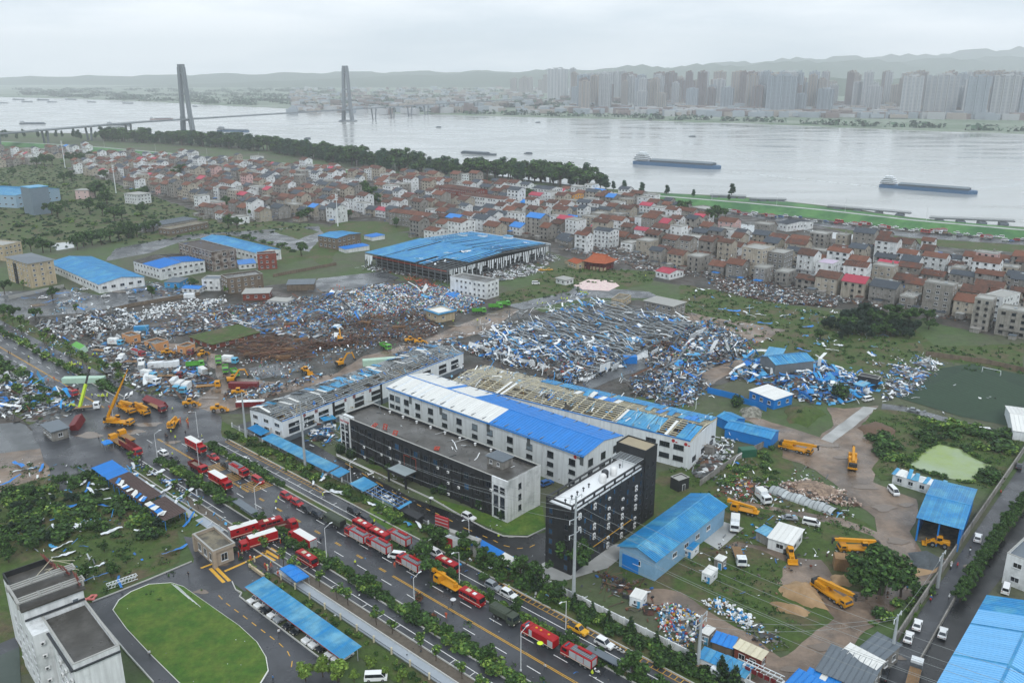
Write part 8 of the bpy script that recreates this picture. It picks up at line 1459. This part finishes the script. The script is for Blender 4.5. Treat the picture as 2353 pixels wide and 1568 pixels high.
torn(tp(7,(0,100),(600,130),(1200,520),(1180,740),(700,980),(60,820)),36,'on the campus lawn');torn(band(-112,-52,-22,-13),16,'beside the bicycle shed');torn(tp(6,(60,250),(900,420),(1500,520),(1450,790),(960,730),(440,560)),30,'in the meadow');torn(tp(4,(-100,310),(960,260),(1220,280),(560,420)),18,'in the flooded car park');torn(band(-60,30,17,23.5),12,'on the factory verge');torn(tp(6,(400,880),(620,760),(960,790),(1250,860),(1150,1030),(700,960)),34,'on the blue wreckage',z=1,zr=2.5);torn(tp(5,(950,620),(1300,590),(1700,620),(1900,720),(1640,850),(1250,770)),34,'in the collapsed hall',z=1.5,zr=3);torn(tp(4,(650,650),(1000,640),(1400,800),(1380,980),(950,950),(700,860)),24,'in the truck yard');torn(tp(4,(-100,860),(250,880),(450,970),(480,1090),(-100,1080)),24,'in the debris left of the junction',z=.6,zr=1);torn(tp(4,(500,460),(720,430),(900,480),(640,560)),16,'on the white wreckage heap',z=1.5,zr=3);torn(tp(6,(0,560),(230,500),(440,580),(550,700),(0,850)),18,'beside the collapsed hall',z=.6,zr=1.2);torn(tp(6,(1440,770),(1680,740),(1830,780),(1560,990),(1400,1000)),12,'at the football field corner',z=.5)
HR=[p+Vector((0,0,0)) for p in(g(2,420,1450,11),g(2,740,1500,10.5),g(2,1400,1345,10.5),g(2,1200,1320,11))];torn(HR,26,'on the steel hall roof',z=11.3,zr=.6)
for k,(t,x,y) in enumerate(((4,1640,680),(4,1720,665),(4,1800,640),(4,1850,690),(4,1760,715),(4,1930,690),(4,2020,625),(4,1950,520),(5,190,510),(5,270,470),(5,420,540),(4,1900,740),(4,1690,720))):
 p=g(t,x,y);r=thing('timber_stack','stack of brown sawn timber in the wrecked sawmill yard','timber stack',p,RH+random.choice((.6,.9,1.2)),'timber stacks')
 for i in range(5):
  for j in range(6):b=MB();b.box((0,0,0),(6.5,.34,.3));ob('plank',cached('plk',lambda:b.mesh('plank',mat('wet_timber','#6f5236',.8,.2,1,.25))),r,(random.uniform(-.3,.3),-1.2+.46*j,.25+.36*i))
def mound(name,label,pts,h,m,kind=None):
 c=sum(pts,Vector())/len(pts);b=MB();n=len(pts)*3;ring=jag(pts,.3,1e9);ring=[pts[i//3].lerp(pts[(i//3+1)%len(pts)],(i%3)/3) for i in range(n)];vs=[]
 for k,(f,z) in enumerate(((1,-.1),(.8,.35),(.55,.7),(.25,.95))):
  for i,p in enumerate(ring):w=1+.12*math.sin(i*1.7+k);q=c+(p-c)*f*w;vs.append((q.x-c.x,q.y-c.y,h*z*(1+.15*math.sin(i*.9+k))))
 vs.append((0,0,h));b.add(vs,[(k*n+i,k*n+(i+1)%n,(k+1)*n+(i+1)%n,(k+1)*n+i) for k in range(3) for i in range(n)]+[(3*n+i,3*n+(i+1)%n,4*n) for i in range(n)]);o=ob(name,b.mesh(name,m,True),None,(c.x,c.y,.1));return tag(o,label,'heap')
mound('sand_heap','large tan sand heap beside the crane',tp(9,(700,940),(780,890),(900,900),(1000,1000),(1040,1080),(930,1070),(760,1010)),2.6,M_sand);mound('sand_heap','lower sand heap with green netting',tp(9,(640,1035),(760,1050),(940,1100),(880,1130),(700,1090)),1.6,M_sand);mound('sand_heap','small sand heap under the dark tree',tp(9,(1050,860),(1150,850),(1230,890),(1180,930),(1060,910)),1.6,M_sand);mound('gravel_heap','dark gravel heap by the boundary wall',tp(9,(1580,710),(1690,700),(1740,760),(1720,810),(1620,790)),1.4,M_gravel);mound('earth_heap','grassy earth mound between the wreck and the concrete path',tp(6,(740,1090),(820,1040),(960,1060),(1030,1110),(900,1190),(780,1170)),2.6,M_grass);mound('earth_heap','brown earth mound beside the concrete path',tp(6,(1230,1200),(1350,1150),(1520,1220),(1460,1280),(1300,1270)),1.6,mat('brown_soil','#5f4c3d',.9,.25,.6,0,.5,2));mound('tarpaulin_heap','grey camouflage-patterned covered heap by the blue fence',tp(6,(440,1090),(520,1060),(610,1090),(580,1140),(470,1130)),2.4,mat('mottled_cover','#8d8c84',.8,.4,1.2,0,col2='#55574c',c2=.5,c2s=.8));mound('blue_tarpaulin_heap','dark blue tarpaulin over scrap near the gate house',tp(5,(720,310),(780,290),(870,330),(800,345)),2.2,M_blue2);mound('rubble_heap','brick rubble heap under green netting',tp(9,(740,240),(880,205),(1100,270),(1200,350),(1000,340),(800,290)),2.2,mat('brick_rubble','#93806f',.9,.4,1.5,0,.8,3,col2='#6f5f54',c2=.5,c2s=.8))
p,q=g(9,660,280),g(9,1080,430);d=(q-p);r=thing('plastic_tunnel','flattened grey plastic greenhouse tunnel beside the rubble','greenhouse',p,math.atan2(d.y,d.x));L=d.length
for k in range(14):
 b=MB();n=8;w=2.4;pr=[(math.cos(math.pi*i/n)*w,math.sin(math.pi*i/n)*1.6*(1+.2*math.sin(k*1.3))) for i in range(n+1)]
 for i in range(n):b.quad((0,pr[i][0],pr[i][1]),(L/14,pr[i][0],pr[i][1]*.9),(L/14,pr[i+1][0],pr[i+1][1]*.9),(0,pr[i+1][0],pr[i+1][1]))
 ob('plastic_sheet',b.mesh('plastic_sheet',mat('plastic_film','#a3aaad',.4,.3,.8,.2)),r,(L*k/14,0,0));b=MB();[b.beam((0,pr[i][0],pr[i][1]),(0,pr[i+1][0],pr[i+1][1]),.1) for i in range(n)];ob('hoop',b.mesh('hoop',M_steel),r,(L*k/14,0,.05))
# -- street furniture, walls, wires
def line_wall(name,label,pts,h,m,th=.25,posts=None,cat='wall',pm=None,cap=True):
 o=pts[0];r=thing(name,label,cat,xy(o))
 for a,b in zip(pts[:-1],pts[1:]):
  n=max(1,int((b-a).length/6));
  for k in range(n):p,q=a.lerp(b,k/n),a.lerp(b,(k+1)/n);d=(q-p).normalized()*.01;bb=MB();bb.beam(p+d-o+Vector((0,0,h/2)),q-d-o+Vector((0,0,h/2)),th,h);w=ob('wall_bay',bb.mesh('wall_bay',m),r)
  if posts:
   for k in range(n+1):p=a.lerp(b,k/n);bb=MB();bb.cbox((0,0,posts/2),(.45,.45,posts),.05);ob('post',cached(('wp',posts,(pm or m).name),lambda:bb.mesh('post',pm or m)),r,(p.x-o.x,p.y-o.y,0))
 return r
def railing(name,label,pts,h,m,pm,gap=5.0):
 o=pts[0];r=thing(name,label,'fence',xy(o))
 for a,b in zip(pts[:-1],pts[1:]):
  n=max(1,int((b-a).length/gap))
  for k in range(n):
   p,q=a.lerp(b,k/n)-o,a.lerp(b,(k+1)/n)-o;bb=MB();[bb.beam(p+Vector((0,0,z)),q+Vector((0,0,z)),.07) for z in(.25,h-.15)];[bb.beam(p.lerp(q,i/16)+Vector((0,0,.2)),p.lerp(q,i/16)+Vector((0,0,h)),.05) for i in range(1,16)];ob('fence_bay',bb.mesh('fence_bay',m),r);bp=MB();bp.cbox((0,0,h/2+.1),(.4,.4,h+.2),.05);bp.lathe([(.24,h+.2),(.26,h+.34),(.1,h+.48)],n=8);ob('pillar',cached(('fp',h,pm.name),lambda:bp.mesh('pillar',pm)),r,p)
line_wall('boundary_wall','white painted wall along the verge below the tip',[st(14,23.6),st(150,23.6)],2.0,M_white,posts=2.2)
railing('yard_fence','pale railing along the carports of the factory yard',[st(-118,23.6),st(-6,23.6)],1.5,M_lsteel,M_frame)
railing('campus_fence','black railing with cream pillars along the campus pavement',[st(-44,-20.4),st(100,-20.4)],1.5,M_dframe,M_ivory,6)
line_wall('boundary_wall','long grey concrete wall along the right-hand lane',tp(9,(2480,-160),(2352,20),(1900,680),(1600,1130),(1290,1600)),2.4,M_grey,.35);line_wall('boundary_wall','low grey wall between the two lanes',tp(9,(1890,1010),(1740,1280),(1560,1600)),1.4,M_grey,.3)
line_wall('boundary_wall','grey wall behind the wrecked workshop yard',tp(6,(180,1590),(420,1420),(640,1310)),2.2,M_grey);line_wall('boundary_wall','dark wall along the top of the football field',tp(6,(1690,715),(2100,770),(2500,860)),2.2,M_brown);line_wall('boundary_wall','brown wall along the near side of the car park',tp(4,(500,475),(900,385),(1340,310)),2.0,M_brown);line_wall('boundary_wall','low pale wall before the beige apartment block',tp(4,(60,340),(430,262)),2.2,M_cap);line_wall('temple_wall','cream wall with tile cap before the temple',tp(2,(1530,1470),(1700,1510),(1795,1525),(1830,1500)),2.2,M_beige)
line_wall('site_fence','bright blue sheet fence left of the white-roofed shed',tp(6,(230,965),(420,1010),(470,1030)),2.6,M_blue2,.12,cat='fence');line_wall('site_fence','bright blue sheet fence in front of the white-roofed shed',tp(6,(470,1035),(560,1060),(625,1090)),2.4,M_blue2,.12,cat='fence');line_wall('site_fence','bent bright blue fence in the wreckage',tp(6,(840,980),(930,1030)),2.4,M_blue2,.12,cat='fence');line_wall('village_wall','long white wall in the left village',tp(2,(290,1040),(460,1035),(590,1050)),2.4,M_white,cat='wall');line_wall('yard_wall','brick wall below the wrecked steel hall',tp(4,(1830,190),(2254,110)),2.0,M_brown)
line_wall('kerb_wall','low stone wall by the campus drive',tp(7,(1670,790),(1770,865)),1.0,M_beige,.5)
def lamp_mesh(h,double):
 b=MB();b.cyl((0,0,0),(0,0,.5),.22,n=8);b.cyl((0,0,.5),(0,0,h),.12,.07,8);return b.mesh('mast',M_frame)
def lamp(t,x,y,h,ang,label,group='street lamps',double=False):
 p=g(t,x,y);r=thing('street_lamp',label,'street lamp',p,ang,group);ob('mast',cached(('lm',h),lambda:lamp_mesh(h,0)),r)
 for s in((1,-1) if double else(1,)):
  b=MB();b.beam((0,0,h-.1),(s*1.8,0,h+.6),.09);ob('arm',cached(('la',h,s),lambda:b.mesh('arm',M_frame)),r);b2=MB();b2.box((s*2.1,0,h+.62),(.9,.3,.14));ob('lamp_head',cached(('lh',h,s),lambda:b2.mesh('lamp_head',M_panel)),r)
 return r
A_=RH+math.pi/2
for a in((8,525,1105,10,A_,'street lamp in the median above the campus pavement'),(8,1235,1490,10,A_,'street lamp at the bottom of the campus-side median'),(8,825,922,10,A_+math.pi,'street lamp beside the red minibus'),(8,1535,1242,9,A_+math.pi,'street lamp by the yellow pickup'),(8,890,692,10,A_+math.pi,'street lamp at the factory gate'),(7,2190,752,10,A_,'street lamp beside the white-roofed red truck'),(7,1722,462,10,A_,'street lamp at the bus stop'),(7,1338,150,10,A_,'street lamp beside the open red lorry'),(4,1055,1402,9,A_,'street lamp at the junction beside the white car'),(4,1330,1265,10,A_+math.pi,'leaning street lamp behind the command truck'),(8,100,270,9,A_,'lamp post at the carport end in the yard')):lamp(*a)
for k in range(16):f=k/15;q=crest[2].lerp(crest[2],0);i=min(int(f*13)+2,14);u=f*13+2-i;c0=crest[i].lerp(crest[i+1],u);r=thing('levee_lamp','tall thin lamp mast on the levee road','street lamp',(c0.x,c0.y,5),A_,'levee lamps');ob('mast',cached(('lm',12),lambda:lamp_mesh(12,0)),r);b=MB();b.beam((-1.6,0,12.1),(1.6,0,12.1),.14);ob('arm',cached('lva',lambda:b.mesh('arm',M_frame)),r)
for t,x,y,h,lab in((1,437,832,36,'tall white monopole in the far left meadow'),(1,778,1000,30,'tall white monopole beside the white office'),(1,2264,1222,27,'tall white monopole right of the flooded yard')):
 p=g(t,x,y);r=thing('monopole',lab,'mast',p);b=MB();b.cyl((0,0,0),(0,0,h),.55,.25,8);ob('pole',b.mesh('pole',M_panel),r)
 for k in range(3):b=MB();b.cyl((0,0,h*(.82+.07*k)),(0,0,h*(.82+.07*k)+.3),1.1,n=10);ob('platform',b.mesh('platform',M_panel),r);b=MB();[b.box((1.2*math.cos(a),1.2*math.sin(a),h*(.85+.07*k)),(.25,.25,1.6)) for a in(0,2.1,4.2)];ob('antenna',b.mesh('antenna',M_frame),r)['kind']='stuff'
def pylon(t,x,y,h,label,arms):
 p=g(t,x,y);r=thing('power_pole',label,'power pole',p,RH);b=MB();b.cyl((0,0,0),(0,0,h),.5,.22,10);ob('pole',b.mesh('pole',M_lsteel),r)
 for z in arms:b=MB();b.beam((0,-2.2,h-z+.35),(0,0,h-z),.16);b.beam((0,2.2,h-z+.35),(0,0,h-z),.16);ob('crossarm',b.mesh('crossarm',M_lsteel),r);b=MB();[b.cyl((0,s,h-z+.4),(0,s,h-z-.7),.12,n=6) for s in(-2.2,2.2)];ob('insulator',b.mesh('insulator',M_panel),r)['kind']='stuff'
 return p
P1=pylon(8,1587,1052,30,'tall grey steel power pole in front of the black dormitory',(.6,6,10));P2=pylon(4,2047,1482,24,'tall grey steel power pole beside the carport strip',(.6,4,7));P3=pylon(4,1650,1280,18,'grey utility pole at the workshop corner',(.6,2));P4=pylon(9,165,1480,14,'grey utility pole by the rubbish tip shacks',(.5,2));P5=pylon(9,1460,1420,12,'utility pole beside the dark grey roof',(.5,));P6=pylon(9,1770,930,10,'utility pole on the lane wall',(.5,))
def wire(a,b,sag):
 m=MB();n=14;q=[a.lerp(b,i/n)+Vector((0,0,-sag*4*(i/n)*(1-i/n))) for i in range(n+1)];[m.beam(q[i]-q[0],q[i+1]-q[0],.045) for i in range(n)];o=ob('power_line',m.mesh('power_line',mat('cable','#8f9596',.5,.05,1,0)),None,q[0]);tag(o,'thin sagging power line over the yard','cable','power lines')
for zz,dz_ in((29.4,0),(24,5.4),(20,9.4)):
 for s in(-2.2,2.2):o_=RN*s;wire(P1+o_+Vector((0,0,zz)),P1+RU*120+RN*14+o_+Vector((0,0,zz*.8)),4)
for zz in(23,19.5):[wire(P2+RN*s+Vector((0,0,zz)),P1+RN*s+Vector((0,0,zz+5)),5) for s in(-2.2,2.2)]
wire(P4+Vector((0,0,13.5)),P5+Vector((0,0,11.5)),2);wire(P4+Vector((0,0,11.5)),P5+Vector((0,0,11)),2.4);wire(P5+Vector((0,0,11.5)),P6+Vector((0,0,9.5)),1)
for lab,A,B,C in(('grey bus shelter beside the bottom fire engine',(8,1672,1335,2.7),(8,1890,1450,2.7),(8,1912,1432,2.7)),('grey bus shelter with smashed glass above the gate',(7,1562,348,2.7),(7,1690,435,2.7),(7,1722,420,2.7))):
 r,L,Wd=bld('bus_shelter',lab,'bus shelter',g(*A),g(*B),g(*C));pt(r,'roof',M_gsheet,lambda b:b.cbox((0,0,2.75),(L,Wd+.8,.25),.08));[pt(r,'post',M_lsteel,lambda b:b.box((-L/2+.3+(L-.6)*k/4,Wd/2,1.3),(.12,.12,2.6))) for k in range(5)];[pt(r,'glass_panel',M_bglass,lambda b:b.box((-L/2+.3+(L-.6)*(k+.5)/4,Wd/2,1.4),(L/4.6,.05,1.7))) for k in range(4)];pt(r,'bench',M_lsteel,lambda b:b.box((0,Wd/2-.4,.45),(L*.7,.4,.08)))
r,L,Wd=bld('factory_gate','broad grey factory gate with red sign and lime panel','gate',g(8,660,548,5),g(8,935,640,5),g(8,945,585,5));pt(r,'beam',M_cap,lambda b:b.box((0,0,5),(L,1.6,.8)));[pt(r,'pier',M_cap,lambda b:b.box((x*L,0,2.3),(1.6,1.4,4.6))) for x in(-.45,.42)];pt(r,'guard_room',M_white,lambda b:b.box((L*.0,.4,1.6),(L*.5,2.4,3.2)));pt(r,'lime_panel',M_lime,lambda b:b.box((L*.18,-.9,1.4),(3.4,.1,2.4)));pt(r,'poster',MATS['sign_red'],lambda b:b.box((-L*.22,-.9,2.0),(2.6,.1,2.8)));pt(r,'red_sign',MATS['sign_red'],lambda b:b.box((-L*.42,0,7.2),(4.4,.4,3.2)));pt(r,'sign_rail',M_lsteel,lambda b:[b.box((-L*.42,-.25,6+k),(4.4,.1,.2)) for k in range(3)])
a,b_=g(9,480,1440,4),g(9,740,1560,4);d=b_-a;r=thing('lattice_arch','white lattice gate beam with dark red panels by the shacks','gate',(a.x,a.y,0),math.atan2(d.y,d.x));L=d.length;pt(r,'truss',M_panel,lambda b:([b.beam((0,y,z),(L,y,z),.14) for y in(-.5,.5) for z in(4,5)],[b.beam((L*k/14,-.5,4+k%2),(L*(k+1)/14,.5,4+(k+1)%2),.1) for k in range(14)]));[pt(r,'leg',M_panel,lambda b:b.box((x,0,2),(.5,.9,4))) for x in(0,L)];[pt(r,'sign_panel',M_dred,lambda b:b.box((L*(k+.7)/6,-.62,3.6),(1.1,.1,1.1))) for k in range(5)]
for t,x,y,lab in((6,2130,840,'white goal frame at the top of the football field'),):r=thing('goal_frame',lab,'goal',g(t,x,y),RH);pt(r,'frame',M_panel,lambda b:(b.beam((-3.6,0,2.4),(3.6,0,2.4),.16),[b.beam((s,0,0),(s,0,2.4),.16) for s in(-3.6,3.6)],[b.beam((s,0,2.4),(s,1.6,0),.12) for s in(-3.6,3.6)]))
r=thing('fallen_lattice_mast','fallen white lattice mast on the campus lawn edge','mast',g(7,720,940),math.atan2(*(lambda v:(v.y,v.x))(g(7,920,870)-g(7,720,940))));L=(g(7,920,870)-g(7,720,940)).length;pt(r,'truss',M_panel,lambda b:([b.beam((0,y,z),(L,y,z),.12) for y in(-.6,.6) for z in(.3,1.3)],[b.beam((L*k/9,-.6,.3),(L*(k+1)/9,.6,1.3),.08) for k in range(9)],[b.beam((L*k/9,-.6,1.3),(L*k/9,.6,1.3),.08) for k in range(10)]))
r=thing('sign_letter','fallen pink sign letter beside the campus block','sign',g(7,590,1020)+Vector((0,0,.3)),.3);pt(r,'stroke',mat('salmon_sign','#c9706a',.6,.05,1,0),lambda b:(b.beam((-1.4,-1.2,.2),(1.0,1.6,.3),.5,.3),b.beam((-1.6,.9,.2),(1.6,-.6,.25),.5,.3),b.beam((.4,1.5,.3),(1.9,1.2,.3),.45,.3),b.beam((1.9,1.2,.3),(1.2,-.2,.25),.45,.3)))
a,b_=g(4,533,1085),None;r=thing('lime_crane_boom','lime green telescopic crane boom rising above the road','crane',a);tip=Vector((1.2,10,14));pt(r,'boom',M_lime,lambda b:b.beam((0,0,.8),tip*.62,.9,1.0));pt(r,'boom_extension',M_dark,lambda b:b.beam(tip*.62,tip,.55,.6));pt(r,'boom_base',M_dark,lambda b:b.cbox((0,0,.6),(2.6,2.4,1.2),.2));pt(r,'boom_head',M_lime,lambda b:b.cyl(tip+Vector((-.4,0,0)),tip+Vector((.4,0,0)),.4,n=8))
for k in range(4):a=g(7,1150+12*k,912+4*k);b_=g(7,1270+25*k,1015+18*k);m=MB();m.cyl((0,0,.42),b_-a+Vector((0,0,.42)),.06,n=6);tag(ob('fallen_pole',m.mesh('fallen_pole',M_frame),None,a),'thin white pole fallen on the oval lawn','pole','fallen poles')
# -- people
hb=MB();hb.lathe([(.12,0),(.13,.06),(.1,.13),(.03,.16)],n=10);HATM=hb.mesh('hat',CLO['y']);ub=MB();ub.lathe([(.75,0),(.5,.16),(.05,.26)],n=10);ub.cyl((0,0,-.9),(0,0,.2),.02,n=4);UMB=ub.mesh('umbrella',CLO['k'])
def person(p,c,label,group,ang=None,hat=True,umb=None,z=.24):
 k=random.choice(('stand','stand','walk','wide'));r=ob('person',PM_[k],None,(p.x,p.y,z),random.uniform(0,6.28) if ang is None else ang,mats=[CLO['o'] if c=='o' else CLO['k'],CLO[c],None,None],scale=random.uniform(.96,1.06));tag(r,label,'person',group);ob('hat' if hat else 'hair',HATM,r,(.03,0,1.64),mats=[random.choice([CLO[c],CLO['w'],CLO['y']]) if hat else HAIR])
 if umb:u=ob('umbrella',UMB,None,(p.x+.3,p.y,z+2.0),mats=[CLO[umb]]);tag(u,('pale' if umb=='w' else 'green' if umb=='y' else 'dark')+' open umbrella held over a person on the road','umbrella','umbrellas')
def crowd(t,ptsl,c,label,group,**k):
 for x,y in ptsl:person(g(t,x,y),c,label,group,**k)
J=lambda x,y,n,sx,sy:[(x+random.uniform(-sx,sx),y+random.uniform(-sy,sy)) for _ in range(n)]
crowd(7,[(1778,805),(1790,820),(1818,800),(1680,755),(1865,862),(1870,745),(1880,640),(1600,730)],'o','rescuer in orange uniform standing at the campus gate','rescuers at the gate');crowd(7,[(1615,735),(1630,745),(1648,640),(1855,665)],'k','person in dark clothes at the campus gate','people at the gate',hat=False)
crowd(7,[(1852,380),(1868,355),(2165,335)],'y','officer in yellow raincoat near the red fire cars','officers on the road');crowd(7,[(1265,865)],'k','person in black on the campus drive','walkers',hat=False);crowd(7,[(1870,1250)],'w','person in white crossing the campus road','walkers',hat=False);crowd(7,[(1005,1395)],'w','person in grey beside the oval lawn kerb','walkers',hat=False);crowd(7,[(1830,1560)],'b','person in blue at the bottom of the campus road','walkers',hat=False);crowd(7,[(1920,505),(2150,640)],'k','person with dark umbrella on the main road','umbrella walkers',hat=False,umb='k');crowd(7,[(1305,470),(1255,465)],'y','worker in yellow beside the bicycle shed','workers by the shed')
crowd(8,[(127,785),(255,510)],'y','traffic officer in yellow beside parked fire engines','officers on the road');crowd(8,[(1087,610)],'y','officer in yellow in the factory yard','officers on the road');crowd(8,[(775,1060)],'k','person with white umbrella on the main road','umbrella walkers',hat=False,umb='w');crowd(8,[(735,1140)],'o','person in red trousers walking on the road','walkers',hat=False);crowd(8,[(630,372)],'k','person with pale umbrella in the factory yard','umbrella walkers',hat=False,umb='w');crowd(8,[(1355,1355)],'k','person with green umbrella beside the fire tanker','umbrella walkers',hat=False,umb='y');crowd(8,[(1398,1485)],'w','person in pale clothes on the centre line','walkers',hat=False);crowd(8,[(1712,1535),(1950,1395),(1155,955)],'y','traffic officer in yellow on the lower road','officers on the road');crowd(8,[(525,745),(390,800)],'o','firefighter beside the engines at the factory gate','rescuers at the gate');crowd(8,[(505,890)],'b','person in blue at the median','walkers',hat=False)
crowd(4,[(190+0,750),(60,710),(72,712)],'k','person walking on the far road','walkers',hat=False);crowd(4,[(195,742),(25,605)],'y','officer in yellow on the far road','officers on the road');crowd(4,J(515,788,12,40,8),'y','line of workers in yellow beside the far road','workers by the far road');crowd(4,J(690,1002,12,42,6),'y','row of workers in yellow behind the cranes','workers behind the cranes');crowd(4,J(475,1068,9,34,6),'y','row of workers in yellow beside the white-cabbed flatbed','workers by the flatbed');crowd(4,J(480,790,4,16,12),'y','worker in yellow in the roadside shrubs','workers by the far road');crowd(4,J(640,715,4,20,16),'y','worker in yellow among the broken trees','workers by the far road')
crowd(4,J(940,665,16,70,14),'k','bystander in dark clothes in the mud yard','bystanders in the mud yard',hat=False);crowd(4,J(1110,1275,5,22,14),'k','person in the group on the junction asphalt','people at the junction',hat=False);crowd(4,[(1148,1245),(1178,1285),(1355,1275),(1158,1395),(1158,1090),(620,1000)],'y','officer in yellow at the junction','officers at the junction');crowd(4,J(1235,1170,5,40,20),'o','rescuer in orange beside the yellow lift truck','rescuers at the junction');crowd(4,[(1245,1250),(1003,1345),(665,1290)],'k','person in dark raincoat at the junction','people at the junction',hat=False);crowd(4,J(715,1325,4,25,15),'y','worker in yellow under the small blue tent','workers by the tent');crowd(4,J(920,1420,5,20,12),'b','person in blue beside the red lorry cab','people by the lorry',hat=False);crowd(4,[(735,1080),(325,895),(365,885)],'o','person in red near the lime boom','walkers')
crowd(5,J(1655,312,18,40,10),'y','rescue worker in yellow in the group by the plaza','rescue column by the plaza');crowd(5,J(1530,345,6,30,6),'y','rescue worker in yellow behind the collapsed hall','rescue column by the hall');crowd(5,J(1370,380,7,40,5),'y','rescue worker in yellow on the lane to the gate house','rescue column by the gate');crowd(5,[(782,500),(945,495),(740,470),(2070,195)],'y','worker in yellow near the tan gate house','workers by the gate house');crowd(4,J(2250,270,6,60,14),'o','rescuer in orange on the concrete pad','rescuers on the pad');crowd(4,[(1850,560),(1870,920),(1920,925),(1985,895)],'k','person on the mud road by the timber','walkers',hat=False);crowd(9,[(1567,955)],'b','person in blue on the sandy track','walkers',hat=False);crowd(6,[(140,945)],'w','person in white beside the blue fence','walkers',hat=False)
for x,y in((1725,1020),(1862,795),(1990,690)):person(g(9,x,y),random.choice('kbw'),'rider on a motorcycle in the lane','lane riders',RH+1.75,True,None,.1)
# -- air
mb=MB();mb.box((0,5450,255),(28600,12700,530));hz=mb.mesh('haze',bpy.data.materials.new('haze_air'));hm=hz.materials[0];hm.use_nodes=True;hm.node_tree.nodes.clear()
ho=hm.node_tree.nodes.new('ShaderNodeOutputMaterial');hv=hm.node_tree.nodes.new('ShaderNodeVolumePrincipled');hv.inputs['Color'].default_value=(.92,.955,1,1);hv.inputs['Density'].default_value=.000115;hv.inputs['Anisotropy'].default_value=0
hm.node_tree.links.new(hv.outputs[0],ho.inputs['Volume']);struct('haze',hz,'stuff')
# -- wording: things that share a description are told apart by their order from the left
def ordn(k):return f"{k}{'th' if 10 < k % 100 < 14 else {1: 'st', 2: 'nd', 3: 'rd'}.get(k % 10, 'th')}"
bl={}
for o in COL.objects:
 if o.parent is None and 'label' in o and 'category' in o:bl.setdefault(o['label'],[]).append(o)
for lab,os_ in bl.items():
 if len(os_)<2:continue
 os_ .sort(key=lambda o:seen(o.location));n=len(os_)
 if n>75 and os_[0]['category'] in('tree','shrub'):continue
 for k,o in enumerate(os_):o['label']=f"{lab}, {ordn(k + 1)} from left" if len(lab.split())<=13 else f"{ordn(k + 1)} from left: {lab}"
